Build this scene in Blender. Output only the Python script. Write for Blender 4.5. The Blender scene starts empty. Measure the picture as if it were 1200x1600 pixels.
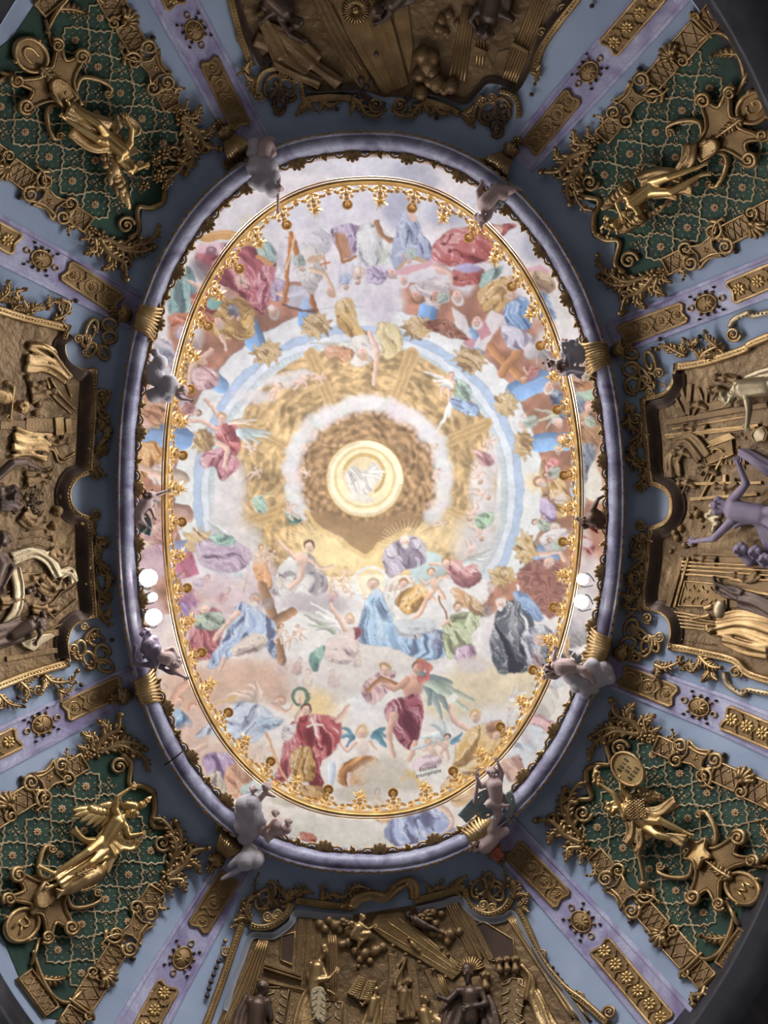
import bpy, bmesh, math, random
import numpy as np
from mathutils import Vector

random.seed(7)
RNG = np.random.default_rng(7)
SC = bpy.context.scene
COL = SC.collection
PI = math.pi
EYE = 1.6                      # height of the lens above the nave floor
F = 1000.0                     # focal length in pixels of the 1200 x 1600 frame
PXM = 0.0105                   # metres to one relief unit on the vault

# ------------------------------------------------------------------ camera
cam_d = bpy.data.cameras.new('camera')
cam = bpy.data.objects.new('camera', cam_d)
COL.objects.link(cam)
cam.location = (0, 0, EYE)
cam.rotation_euler = (PI, 0, 0)          # straight up, picture bottom = +Y
cam_d.sensor_fit = 'VERTICAL'
cam_d.sensor_height = 36.0
cam_d.lens = 36.0 * F / 1600.0
cam_d.clip_end = 200
SC.camera = cam

# ------------------------------------------------------------------ world, light, exposure
SC.view_settings.view_transform = 'Standard'
SC.view_settings.look = 'None'
SC.view_settings.gamma = 1.0
SC.view_settings.use_curve_mapping = False
SC.view_settings.exposure = 0.38
world = bpy.data.worlds.new('world')
SC.world = world
world.use_nodes = True
world.node_tree.nodes['Background'].inputs[0].default_value = (0.55, 0.65, 0.85, 1)
world.node_tree.nodes['Background'].inputs[1].default_value = 0.3

XC, YC = -0.24, -0.18          # axis of the oval
def oval_n(x):
    """the oval is a little squarer than an ellipse, more so on its left half"""
    return np.where(np.asarray(x) < 0, 2.42, 2.14)
def oval_pt(t, A, B):
    c, s = math.cos(t), math.sin(t); e = 2.0/float(oval_n(c))
    return A*math.copysign(abs(c)**e, c), B*math.copysign(abs(s)**e, s)
def oval_nrm(x, y, A, B):
    n = float(oval_n(x))
    v = np.array([math.copysign(abs(x/A)**(n-1)/A, x), math.copysign(abs(y/B)**(n-1)/B, y)])
    return v/np.linalg.norm(v)
def oval_ring(N, A, B, off=0.0):
    """N params evenly spaced along the oval"""
    t = np.linspace(0, 2*PI, 4001); P = np.array([oval_pt(a, A, B) for a in t])
    L = np.concatenate([[0], np.cumsum(np.linalg.norm(np.diff(P, axis=0), axis=1))])
    return np.interp((np.arange(N)+off)*L[-1]/N, L, t)
def area_light(name, loc, target, sx, sy, power, color):
    d = bpy.data.lights.new(name, 'AREA')
    d.shape = 'RECTANGLE'; d.size = sx; d.size_y = sy
    d.energy = power; d.color = color
    o = bpy.data.objects.new(name, d); COL.objects.link(o)
    o.location = loc
    v = Vector(target) - Vector(loc)
    o.rotation_euler = v.to_track_quat('-Z', 'Y').to_euler()
    return o
# daylight through the hidden windows of the upper drum (weaker on the side towards the picture bottom)
NDW = 10
DRUM_A, DRUM_B = 6.95, 10.05
for k in range(NDW):
    t = 2*PI*(k+0.5)/NDW
    ox, oy = oval_pt(t, DRUM_A-0.25, DRUM_B-0.25); wx, wy = XC+ox, YC+oy
    area_light('drum_window_daylight', (wx, wy, EYE+13.7), (XC, YC, EYE+10.2), 2.2, 2.0, 252-182*math.sin(t)-12*math.cos(t), (0.95, 0.975, 1.0)).data.spread = math.radians(120)
# daylight through the nave windows below the vault (outside the frame)
NAVE_A, NAVE_B = 6.9, 9.9
NAVEWIN = [(-90, 24), (-40, 8), (220, 8), (20, 4), (160, 4), (60, 2), (120, 2)]   # angle, power
for a, pw in NAVEWIN:
    t = math.radians(a)
    ox, oy = oval_pt(t, NAVE_A-0.2, NAVE_B-0.2); wx, wy = XC+ox, YC+oy
    area_light('nave_window_daylight', (wx, wy, EYE+4.2), (XC-1.2*math.cos(t), YC-3.0*math.sin(t), EYE+9.0), 1.8, 3.4, pw, (0.95, 0.95, 0.94))

# ------------------------------------------------------------------ materials
MATS = {}
def nodes_of(m):
    m.use_nodes = True
    nt = m.node_tree
    return nt, nt.nodes['Principled BSDF']
def ramp(nt, stops):
    r = nt.nodes.new('ShaderNodeValToRGB')
    el = r.color_ramp.elements
    while len(el) < len(stops): el.new(0.5)
    for e, (p, c) in zip(el, stops):
        e.position = p; e.color = (*c, 1)
    return r
def srgb(c):
    c = np.asarray(c, float)
    return np.where(c <= 0.04045, c/12.92, ((c+0.055)/1.055)**2.4)
def S3(r, g, b):
    return tuple(float(x) for x in srgb(np.array([r, g, b])/255.0))
def noise_mat(name, stops, scale=3.0, detail=4.0, rough=0.6, metal=0.0, bump=0.0, bscale=40.0, distort=0.0, spec=0.5):
    m = bpy.data.materials.new(name)
    nt, b = nodes_of(m)
    tc = nt.nodes.new('ShaderNodeTexCoord')
    n = nt.nodes.new('ShaderNodeTexNoise')
    n.inputs['Scale'].default_value = scale
    n.inputs['Detail'].default_value = detail
    n.inputs['Distortion'].default_value = distort
    nt.links.new(tc.outputs['Object'], n.inputs['Vector'])
    r = ramp(nt, stops)
    nt.links.new(n.outputs['Fac'], r.inputs['Fac'])
    nt.links.new(r.outputs['Color'], b.inputs['Base Color'])
    b.inputs['Roughness'].default_value = rough
    b.inputs['Metallic'].default_value = metal
    b.inputs['Specular IOR Level'].default_value = spec
    if bump:
        n2 = nt.nodes.new('ShaderNodeTexNoise')
        n2.inputs['Scale'].default_value = bscale
        n2.inputs['Detail'].default_value = 3
        nt.links.new(tc.outputs['Object'], n2.inputs['Vector'])
        bp = nt.nodes.new('ShaderNodeBump')
        bp.inputs['Strength'].default_value = bump
        bp.inputs['Distance'].default_value = 0.02
        nt.links.new(n2.outputs['Fac'], bp.inputs['Height'])
        nt.links.new(bp.outputs['Normal'], b.inputs['Normal'])
    MATS[name] = m
    return m
noise_mat('gold', [(0.3, S3(124, 96, 62)), (0.55, S3(164, 133, 90)), (0.8, S3(200, 170, 124))], 2.2, 5, 0.34, 0.72, 0.3, 45)
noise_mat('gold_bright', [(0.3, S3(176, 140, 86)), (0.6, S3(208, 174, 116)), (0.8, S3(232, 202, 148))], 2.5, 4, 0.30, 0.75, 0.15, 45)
noise_mat('gold_crown', [(0.3, S3(164, 124, 68)), (0.6, S3(198, 158, 94)), (0.8, S3(226, 190, 124))], 4, 3, 0.36, 0.6, 0.0, 45)
noise_mat('gold_matte', [(0.3, S3(196, 154, 84)), (0.6, S3(220, 180, 106)), (0.8, S3(236, 200, 130))], 4, 3, 0.5, 0.2)
noise_mat('gold_brown', [(0.28, S3(96, 72, 46)), (0.55, S3(126, 98, 64)), (0.8, S3(156, 126, 86))], 1.4, 5, 0.46, 0.45, 0.45, 30)
noise_mat('gold_field', [(0.28, S3(104, 78, 48)), (0.55, S3(136, 106, 66)), (0.8, S3(164, 132, 88))], 3.0, 5, 0.46, 0.5, 0.45, 55)
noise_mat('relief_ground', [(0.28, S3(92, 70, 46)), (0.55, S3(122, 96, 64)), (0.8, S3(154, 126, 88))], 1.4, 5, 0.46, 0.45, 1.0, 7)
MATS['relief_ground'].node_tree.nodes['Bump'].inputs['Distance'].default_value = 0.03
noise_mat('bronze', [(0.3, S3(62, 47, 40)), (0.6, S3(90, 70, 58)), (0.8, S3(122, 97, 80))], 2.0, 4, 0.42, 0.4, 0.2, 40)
noise_mat('gilt_silver', [(0.3, S3(150, 132, 104)), (0.6, S3(186, 166, 134)), (0.8, S3(212, 194, 162))], 2.0, 4, 0.4, 0.55, 0.2, 40)
noise_mat('plaster_blue', [(0.25, S3(140, 153, 176)), (0.55, S3(156, 169, 192)), (0.8, S3(172, 184, 204))], 0.8, 6, 0.85, 0, 0.08, 20, 0.4)
noise_mat('plaster_white', [(0.3, S3(220, 218, 212)), (0.7, S3(238, 236, 230))], 0.7, 4, 0.9)
noise_mat('moulding_grey', [(0.3, S3(128, 130, 136)), (0.7, S3(158, 160, 168))], 1.5, 5, 0.6, 0, 0.05, 20)
noise_mat('stucco_grey', [(0.3, S3(168, 160, 166)), (0.7, S3(196, 188, 192))], 1.5, 4, 0.7, 0, 0.1, 25)
noise_mat('stucco_skin', [(0.3, S3(176, 148, 146)), (0.7, S3(206, 178, 172))], 2.0, 4, 0.6, 0, 0.1, 25)
noise_mat('stucco_lilac', [(0.3, S3(118, 104, 124)), (0.7, S3(152, 136, 156))], 2.0, 4, 0.55, 0, 0.15, 25)
noise_mat('hair_brown', [(0.3, S3(92, 66, 54)), (0.7, S3(126, 94, 76))], 6, 4, 0.6)
noise_mat('cloth_green', [(0.3, S3(128, 140, 138)), (0.7, S3(160, 172, 168))], 3, 4, 0.6)
noise_mat('cloth_red', [(0.3, S3(150, 70, 50)), (0.7, S3(190, 100, 72))], 3, 4, 0.6)
noise_mat('damask_green', [(0.25, S3(24, 44, 36)), (0.5, S3(34, 64, 50)), (0.8, S3(46, 84, 62))], 2.6, 6, 0.75, 0, 0.12, 60)
noise_mat('damask_gold', [(0.3, S3(150, 130, 98)), (0.7, S3(182, 162, 126))], 3, 4, 0.5, 0.4)
noise_mat('rosette_rust', [(0.3, S3(170, 130, 96)), (0.7, S3(206, 172, 132))], 3, 4, 0.6, 0.2)
noise_mat('stone_dark', [(0.3, S3(40, 40, 46)), (0.55, S3(60, 58, 64)), (0.8, S3(92, 86, 90))], 1.2, 6, 0.45, 0, 0.05, 30, 0.8)
noise_mat('lead_black', [(0.3, S3(24, 22, 22)), (0.7, S3(40, 36, 34))], 4, 2, 0.5, 0.6)
noise_mat('letter_ink', [(0.3, S3(50, 40, 26)), (0.7, S3(70, 56, 36))], 4, 2, 0.6)
noise_mat('floor_stone', [(0.3, S3(76, 68, 60)), (0.7, S3(100, 90, 78))], 1.0, 5, 0.5)
noise_mat('wall_marble', [(0.3, S3(84, 70, 58)), (0.7, S3(112, 94, 76))], 1.0, 6, 0.5, 0, 0, 20, 1.0)

def marble_mat(name, light, mid, dark, scale=1.1):
    m = bpy.data.materials.new(name)
    nt, b = nodes_of(m)
    tc = nt.nodes.new('ShaderNodeTexCoord')
    n1 = nt.nodes.new('ShaderNodeTexNoise'); n1.inputs['Scale'].default_value = scale; n1.inputs['Detail'].default_value = 7
    n1.inputs['Distortion'].default_value = 1.6
    n2 = nt.nodes.new('ShaderNodeTexNoise'); n2.inputs['Scale'].default_value = scale*3.1; n2.inputs['Detail'].default_value = 5
    n2.inputs['Distortion'].default_value = 2.5
    for n in (n1, n2): nt.links.new(tc.outputs['Object'], n.inputs['Vector'])
    r1 = ramp(nt, [(0.30, dark), (0.46, mid), (0.62, light), (0.8, mid)])
    r2 = ramp(nt, [(0.44, (0, 0, 0)), (0.5, (1, 1, 1)), (0.56, (0, 0, 0))])
    nt.links.new(n1.outputs['Fac'], r1.inputs['Fac'])
    nt.links.new(n2.outputs['Fac'], r2.inputs['Fac'])
    mx = nt.nodes.new('ShaderNodeMixRGB'); mx.blend_type = 'MIX'
    ml = nt.nodes.new('ShaderNodeMath'); ml.operation = 'MULTIPLY'; ml.inputs[1].default_value = 0.35
    nt.links.new(r2.outputs['Color'], ml.inputs[0])
    nt.links.new(ml.outputs[0], mx.inputs['Fac'])
    nt.links.new(r1.outputs['Color'], mx.inputs['Color1'])
    mx.inputs['Color2'].default_value = (*dark, 1)
    nt.links.new(mx.outputs['Color'], b.inputs['Base Color'])
    b.inputs['Roughness'].default_value = 0.42
    MATS[name] = m
marble_mat('marble_lilac', S3(186, 184, 206), S3(158, 150, 182), S3(118, 104, 142))
marble_mat('marble_rim', S3(160, 160, 178), S3(130, 125, 148), S3(92, 84, 108), 1.6)

def emit_mat(name, col, strength):
    m = bpy.data.materials.new(name)
    nt, b = nodes_of(m)
    b.inputs['Base Color'].default_value = (*col, 1)
    b.inputs['Emission Color'].default_value = (*col, 1)
    b.inputs['Emission Strength'].default_value = strength
    MATS[name] = m
emit_mat('lamp_glow', (1.0, 0.93, 0.84), 60.0)
emit_mat('window_glow', (0.85, 0.92, 1.0), 1.2)

# ------------------------------------------------------------------ the vault as a surface
Z0, Z1 = 9.0, 12.0
A_TOP, B_TOP, A_ADD, B_ADD = 4.72, 6.90, 1.76, 2.55
def ovalAB(z):
    u = np.clip((z-Z0)/(Z1-Z0), 0, 1)
    g = np.maximum(0, 1-u**1.38)**(1/1.38)
    return A_TOP+A_ADD*g, B_TOP+B_ADD*g
def Gf(x, y, z):
    A, B = ovalAB(z)
    n = oval_n(x-XC)
    return np.abs((x-XC)/A)**n+np.abs((y-YC)/B)**n
def Sf(p):
    """picture direction -> point and inward normal on the vault (lens height = 0)"""
    p = np.atleast_2d(np.asarray(p, float))
    dx = (p[:, 0]-600)/F; dy = (p[:, 1]-800)/F
    lo = np.full(len(p), 3.0); hi = np.full(len(p), Z1)
    inside = Gf(dx*Z1, dy*Z1, np.full(len(p), Z1)) < 1
    for _ in range(36):
        mid = 0.5*(lo+hi)
        v = Gf(dx*mid, dy*mid, mid) > 1
        hi = np.where(v, mid, hi); lo = np.where(v, lo, mid)
    z = np.where(inside, Z1, 0.5*(lo+hi))
    x = dx*z; y = dy*z
    e = 2e-3
    gx = (Gf(x+e, y, z)-Gf(x-e, y, z)); gy = (Gf(x, y+e, z)-Gf(x, y-e, z))
    zz = np.minimum(z, Z1-2*e)
    gz = (Gf(x, y, zz+e)-Gf(x, y, zz-e))
    n = -np.stack([gx, gy, gz], 1)
    n[inside] = (0, 0, -1)
    n /= np.linalg.norm(n, axis=1)[:, None]
    return np.stack([x, y, z], 1), n
def proj(P):
    return np.stack([600+F*P[:, 0]/P[:, 2], 800+F*P[:, 1]/P[:, 2]], 1)
def shift_for(c, h):
    """where on the vault the foot of something h proud must stand to be seen at c"""
    c = np.atleast_2d(np.asarray(c, float)); q = c.copy()
    for _ in range(4):
        s, n = Sf(q)
        q = q-(proj(s+n*h*PXM)-c)
    return (q-c)[0]
def to_world(V, comp=True, base=None):
    """V: n x 3 of (picture x, picture y, height above the vault)"""
    V = np.asarray(V, float)
    P = V[:, :2]
    if comp:
        c = 0.5*(P.max(0)+P.min(0)) if base is None else np.asarray(base, float)
        hm = float(V[:, 2].mean())
        P = P+shift_for(c, hm)
    s, n = Sf(P)
    W = s+n*(V[:, 2:3]*PXM)
    W[:, 2] += EYE
    return W

# ------------------------------------------------------------------ scene helpers
def tag(o, label=None, cat=None, group=None, kind=None):
    if label: o['label'] = label
    if cat: o['category'] = cat
    if group: o['group'] = group
    if kind: o['kind'] = kind
    return o
def empty(name, loc):
    o = bpy.data.objects.new(name, None); COL.objects.link(o)
    o.location = loc; o.empty_display_size = 0.2
    return o
def world_pos(o):
    v = Vector(o.location)
    while o.parent: o = o.parent; v += Vector(o.location)
    return v
def make_obj(name, W, faces, mat, parent=None, smooth=True, smooth_mask=None):
    """ONE mesh object; its origin lies in the middle of its points"""
    W = np.asarray(W, float)
    org = 0.5*(W.max(0)+W.min(0))
    me = bpy.data.meshes.new(name)
    me.from_pydata((W-org).tolist(), [], faces)
    if smooth_mask is not None:
        me.polygons.foreach_set('use_smooth', np.asarray(smooth_mask, bool))
    elif smooth:
        me.polygons.foreach_set('use_smooth', np.ones(len(me.polygons), bool))
    me.materials.append(MATS[mat])
    me.update()
    o = bpy.data.objects.new(name, me); COL.objects.link(o)
    if parent is not None:
        o.parent = parent
        o.location = Vector(org)-world_pos(parent)
    else:
        o.location = org
    return o

def cr(pts, n=8, closed=False):
    """Catmull-Rom through the points"""
    P = np.asarray(pts, float)
    N = len(P)
    if N < 3 and not closed:
        t = np.linspace(0, 1, n+1)[:, None]
        return P[0]*(1-t)+P[1]*t
    out = []
    rng = range(N) if closed else range(N-1)
    for i in rng:
        if closed:
            p0, p1, p2, p3 = P[(i-1) % N], P[i], P[(i+1) % N], P[(i+2) % N]
        else:
            p1, p2 = P[i], P[i+1]
            p0 = P[i-1] if i > 0 else 2*p1-p2
            p3 = P[i+2] if i+2 < N else 2*p2-p1
        t = np.linspace(0, 1, n, endpoint=False)[:, None]
        out.append(0.5*((2*p1)+(-p0+p2)*t+(2*p0-5*p1+4*p2-p3)*t*t+(-p0+3*p1-3*p2+p3)*t**3))
    out = np.concatenate(out)
    if not closed: out = np.vstack([out, P[-1]])
    return out
def dense(pts, step=14.0, closed=False):
    P = np.asarray(pts, float)
    if closed: P = np.vstack([P, P[0]])
    out = []
    for a, b in zip(P[:-1], P[1:]):
        n = max(1, int(np.linalg.norm(b[:2]-a[:2])/step))
        for k in range(n): out.append(a+(b-a)*k/n)
    if not closed: out.append(P[-1])
    return np.array(out)
def path_normals(P, closed=False):
    if closed:
        T = np.roll(P, -1, 0)-np.roll(P, 1, 0)
    else:
        T = np.gradient(P, axis=0)
    T = T[:, :2]
    T /= np.maximum(np.linalg.norm(T, axis=1), 1e-9)[:, None]
    return np.stack([-T[:, 1], T[:, 0]], 1)

class MB:
    """collects shapes given as picture position + height above the vault"""
    def __init__(self): self.v = []; self.f = []; self.s = []
    def add(self, V, Fc, smooth=True):
        o = len(self.v)
        self.v.extend(np.asarray(V, float).tolist())
        self.f.extend([tuple(i+o for i in f) for f in Fc])
        self.s.extend([smooth]*len(Fc))
        return self
    def build(self, name, mat, parent=None, comp=True, base=None):
        return make_obj(name, to_world(self.v, comp, base), self.f, mat, parent, True, self.s)
    # --- shapes
    def sweep(self, P, prof, closed=False, smooth=True, caps=True):
        """moulding: profile [(across, height)] carried along a path of picture points"""
        P = np.asarray(P, float)
        hh = P[:, 2] if P.shape[1] > 2 else np.zeros(len(P))
        P = P[:, :2]
        N = path_normals(P, closed)
        # mitre
        if closed:
            d1 = P-np.roll(P, 1, 0)
        else:
            d1 = np.vstack([P[1]-P[0], P[1:]-P[:-1]])
        d1 = d1/np.maximum(np.linalg.norm(d1, axis=1), 1e-9)[:, None]
        n1 = np.stack([-d1[:, 1], d1[:, 0]], 1)
        c = np.clip((N*n1).sum(1), 0.45, 1)
        N = N/c[:, None]
        m = len(prof); V = []
        for i in range(len(P)):
            for (a, h) in prof: V.append((P[i, 0]+N[i, 0]*a, P[i, 1]+N[i, 1]*a, h+hh[i]))
        Fc = []
        n = len(P)
        for i in range(n if closed else n-1):
            j = (i+1) % n
            for k in range(m-1):
                Fc.append((i*m+k, i*m+k+1, j*m+k+1, j*m+k))
        if caps and not closed:
            Fc.append(tuple(range(m))); Fc.append(tuple((n-1)*m+k for k in range(m-1, -1, -1)))
        return self.add(V, Fc, smooth)
    def tube(self, pts, r, h=None, flat=1.0, sides=7, n=5, smooth_path=True, closed=False):
        """round rod along a path; r one number or one per point; flat squeezes its height"""
        P = np.asarray(pts, float)
        if P.shape[1] == 2:
            P = np.hstack([P, np.zeros((len(P), 1))])
        R = np.full(len(P), float(r)) if np.isscalar(r) else np.asarray(r, float)
        Q = np.hstack([P, R[:, None]])
        if smooth_path and len(P) > 2: Q = cr(Q, n, closed)
        P, R = Q[:, :3], np.maximum(Q[:, 3], 0.15)
        if h is not None: P = P+np.array([0, 0, h])
        N = path_normals(P, closed)
        V = []; m = sides
        for i in range(len(P)):
            for k in range(m):
                a = 2*PI*k/m
                V.append((P[i, 0]+N[i, 0]*math.cos(a)*R[i], P[i, 1]+N[i, 1]*math.cos(a)*R[i], P[i, 2]+math.sin(a)*R[i]*flat))
        Fc = []; n_ = len(P)
        for i in range(n_ if closed else n_-1):
            j = (i+1) % n_
            for k in range(m):
                Fc.append((i*m+k, i*m+(k+1) % m, j*m+(k+1) % m, j*m+k))
        if not closed:
            Fc.append(tuple(range(m-1, -1, -1))); Fc.append(tuple((n_-1)*m+k for k in range(m)))
        return self.add(V, Fc)
    def plate(self, poly, h0, h1, bevel=1.0):
        """slab with a bevelled edge"""
        P = np.asarray(poly, float)
        a = 0.5*np.sum(P[:, 0]*np.roll(P[:, 1], -1)-np.roll(P[:, 0], -1)*P[:, 1])
        if a < 0: P = P[::-1]
        N = path_normals(P, True)
        m = len(P); I = P+N*bevel
        V = [(x, y, h0) for x, y in P]+[(x, y, h1-bevel*0.7) for x, y in P]+[(x, y, h1) for x, y in I]
        Fc = []
        for L in (0, 1):
            for k in range(m):
                Fc.append((L*m+k, L*m+(k+1) % m, (L+1)*m+(k+1) % m, (L+1)*m+k))
        if np.ptp(I, axis=0).max() > 24:          # a large top follows the curve of the vault
            self.add(V, Fc, False)
            return self.fill(I, 12.0, h1)
        Fc.append(tuple(2*m+k for k in range(m)))
        return self.add(V, Fc, False)
    def dome(self, c, rx, ry, hh, rot=0.0, h=0.0, seg=10, rings=4, full=False):
        V = []; Fc = []
        ca, sa = math.cos(rot), math.sin(rot)
        lo = -PI/2 if full else 0
        for i in range(rings):
            e = lo+(PI/2-lo)*i/rings
            for k in range(seg):
                a = 2*PI*k/seg
                x, y = rx*math.cos(e)*math.cos(a), ry*math.cos(e)*math.sin(a)
                V.append((c[0]+ca*x-sa*y, c[1]+sa*x+ca*y, h+hh*math.sin(e)))
        V.append((c[0], c[1], h+hh))
        for i in range(rings-1):
            for k in range(seg):
                Fc.append((i*seg+k, i*seg+(k+1) % seg, (i+1)*seg+(k+1) % seg, (i+1)*seg+k))
        t = len(V)-1
        for k in range(seg): Fc.append(((rings-1)*seg+k, (rings-1)*seg+(k+1) % seg, t))
        return self.add(V, Fc)
    def scroll(self, c, R, turns=1.6, a0=0.0, sgn=1, r0=None, h=2.0, flat=0.8, r_in=0.18):
        """volute: starts at radius R at angle a0, winds inward"""
        n = int(14*turns)+4
        r0 = R*0.24 if r0 is None else r0
        P = []; rr = []
        for i in range(n+1):
            u = i/n
            a = a0+sgn*2*PI*turns*u
            rad = R*(1-u)**0.9+R*r_in*u
            P.append((c[0]+rad*math.cos(a), c[1]+rad*math.sin(a), h+u*R*0.25)); rr.append(r0*(1-0.45*u))
        self.tube(P, rr, flat=flat, sides=7, smooth_path=False)
        self.dome(c, R*0.3, R*0.3, R*0.35, h=h)
        return self
    def leaf(self, pts, w, lobes=4, h=1.0, lift=6.0, curl=4.0):
        """acanthus leaf: ridged spine with lapping leaflets down both sides, tip rolled up"""
        P = cr(np.asarray(pts, float), max(4, int(18/(len(pts)-1))))
        N = path_normals(P); m = len(P); H = []
        for i in range(m):
            u = i/(m-1); H.append(h+lift*math.sin(PI*u*0.9)*0.7+curl*u*u)
        Q = np.hstack([P[:, :2], np.array(H)[:, None]])
        self.tube(Q, [w*(.34-.2*i/(m-1)) for i in range(m)], flat=.9, sides=6, smooth_path=False)
        k = max(4, lobes+2)
        for j in range(k):
            u = 0.06+0.86*j/(k-1); i = min(m-2, int(u*(m-1)))
            d = unit(P[i+1, :2]-P[i, :2]); ln = w*(.95-.45*u)*(.75+.35*math.sin(PI*min(1, u+.15)))
            for s in (-1, 1):
                dr = unit(N[i]*s*.85+d*.75)
                c = P[i, :2]+dr*ln*.55
                self.dome(c, ln*.62, ln*.27, ln*.42, math.atan2(dr[1], dr[0]), H[i]-w*.12, 7, 3)
        self.dome(P[-1, :2], w*.32, w*.32, w*.5, 0, H[-1], 7, 3)
        return self
    def shell(self, c, ang, R, n=7, spread=2.6, h=1.0, hh=5.0):
        """fan of ribs, opening towards ang"""
        for k in range(n):
            a = ang+spread*(k/(n-1)-0.5)
            L = R*(0.82+0.18*math.cos((k/(n-1)-0.5)*PI))
            x1 = (c[0]+L*math.cos(a), c[1]+L*math.sin(a))
            wid = R*spread/n*0.55
            self.tube([(c[0], c[1], h+hh*0.4), ((c[0]+x1[0])/2, (c[1]+x1[1])/2, h+hh), (x1[0], x1[1], h+hh*0.5)],
                      [wid*0.35, wid*0.8, wid*0.95], flat=0.8, sides=6, n=4)
            self.dome(x1, wid, wid, wid*0.8, h=h+hh*0.5, seg=6, rings=2)
        self.dome(c, R*0.26, R*0.26, R*0.3, h=h+hh*0.3, seg=8, rings=3)
        return self
    def flower(self, c, R, n=6, h=1.0, hh=3.0, rot=0.0):
        for k in range(n):
            a = rot+2*PI*k/n
            self.dome((c[0]+R*0.58*math.cos(a), c[1]+R*0.58*math.sin(a)), R*0.44, R*0.3, hh, rot=a, h=h, seg=8, rings=3)
        self.dome(c, R*0.3, R*0.3, hh*1.3, h=h, seg=8, rings=3)
        return self
    def beads(self, pts, spacing, r, h=2.0, closed=False):
        P = dense(pts, 2.0, closed)
        L = np.concatenate([[0], np.cumsum(np.linalg.norm(np.diff(P[:, :2], axis=0), axis=1))])
        n = max(1, int(L[-1]/spacing))
        for k in range(n):
            s = (k+0.5)*L[-1]/n
            x = np.interp(s, L, P[:, 0]); y = np.interp(s, L, P[:, 1])
            self.dome((x, y), r, r, r*1.1, h=h, seg=6, rings=2)
        return self
    def grid(self, quad, nu, nv, h=0.0, fn=None):
        """patch between four picture points q00,q10,q11,q01"""
        q = np.asarray(quad, float); V = []; Fc = []
        for j in range(nv+1):
            for i in range(nu+1):
                u, v = i/nu, j/nv
                p = (q[0]*(1-u)+q[1]*u)*(1-v)+(q[3]*(1-u)+q[2]*u)*v
                V.append((p[0], p[1], h if fn is None else fn(u, v)))
        w = nu+1
        for j in range(nv):
            for i in range(nu): Fc.append((j*w+i, j*w+i+1, (j+1)*w+i+1, (j+1)*w+i))
        return self.add(V, Fc)
    def fill(self, poly, step=16.0, h=0.0):
        """surface that follows the vault inside an outline"""
        P = np.asarray(poly, float)
        bm = bmesh.new()
        vs = [bm.verts.new((x, y, 0)) for x, y in P]
        f = bm.faces.new(vs)
        lo, hi = P.min(0), P.max(0)
        for ax in (0, 1):
            k = lo[ax]+step
            while k < hi[ax]:
                co = [0, 0, 0]; co[ax] = k; no = [0, 0, 0]; no[ax] = 1
                bmesh.ops.bisect_plane(bm, geom=bm.verts[:]+bm.edges[:]+bm.faces[:], plane_co=co, plane_no=no)
                k += step
        bm.verts.index_update()
        V = [(v.co.x, v.co.y, h) for v in bm.verts]
        Fc = [tuple(v.index for v in f.verts) for f in bm.faces]
        bm.free()
        return self.add(V, Fc)

def thing(name, c, label, cat, group=None, h=0.0):
    """an Empty on the vault at picture position c"""
    e = empty(name, to_world([(c[0], c[1], h)], False)[0])
    return tag(e, label, cat, group)

# ================================================================== the room shell
def ellipse_sweep(name, prof, mat, A, B, n=160, parent=None, caps=False):
    """profile [(radial offset, height over the lens)] carried round the oval"""
    V = []; Fc = []; m = len(prof)
    for t in oval_ring(n, A, B):
        x, y = oval_pt(t, A, B); nx, ny = oval_nrm(x, y, A, B)
        for (d, z) in prof:
            V.append((XC+x+nx*d, YC+y+ny*d, z+EYE))
    for i in range(n):
        j = (i+1) % n
        for k in range(m-1): Fc.append((i*m+k, j*m+k, j*m+k+1, i*m+k+1))
    return make_obj(name, V, Fc, mat, parent)

# floor and nave wall (below the frame)
V = [(XC+x, YC+y, 0) for x, y in (oval_pt(t, NAVE_A, NAVE_B) for t in oval_ring(64, NAVE_A, NAVE_B))]
fl = make_obj('floor', V, [tuple(range(64))], 'floor_stone'); tag(fl, kind='structure')
wl = ellipse_sweep('wall_nave', [(0, -EYE), (0, 8.15)], 'wall_marble', NAVE_A, NAVE_B); tag(wl, kind='structure')

# cove of the vault
V = []; Fc = []
NT, NZ = 240, 40
RT = oval_ring(NT, A_TOP, B_TOP)
for j in range(NZ+1):
    u = j/NZ
    z = Z0+(Z1-Z0)*math.sin(u*PI/2)**1.1
    A, B = ovalAB(np.array(z))
    for t in RT:
        x, y = oval_pt(t, float(A), float(B)); V.append((XC+x, YC+y, z+EYE))
for j in range(NZ):
    for i in range(NT):
        k = (i+1) % NT
        Fc.append((j*NT+i, j*NT+k, (j+1)*NT+k, (j+1)*NT+i))
vault = make_obj('ceiling_vault', V, Fc, 'plaster_blue'); tag(vault, kind='structure')
tag(vault, 'pale blue plaster cove of the lower dome around the oval opening')

# main cornice at the foot of the cove
A9, B9 = A_TOP+A_ADD, B_TOP+B_ADD
co = ellipse_sweep('trim_1', [(0.03, 8.98), (-0.02, 8.96), (-0.02, 8.86), (-0.05, 8.80), (-0.06, 8.72), (-0.13, 8.68), (-0.15, 8.58), (-0.24, 8.52),
    (-0.26, 8.40), (-0.18, 8.36), (-0.18, 8.30), (-0.06, 8.24), (0.0, 8.16), (0.45, 8.1)], 'stone_dark', A9, B9, 200)
tag(co, 'dark stone main cornice at the foot of the cove', kind='structure')

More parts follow.
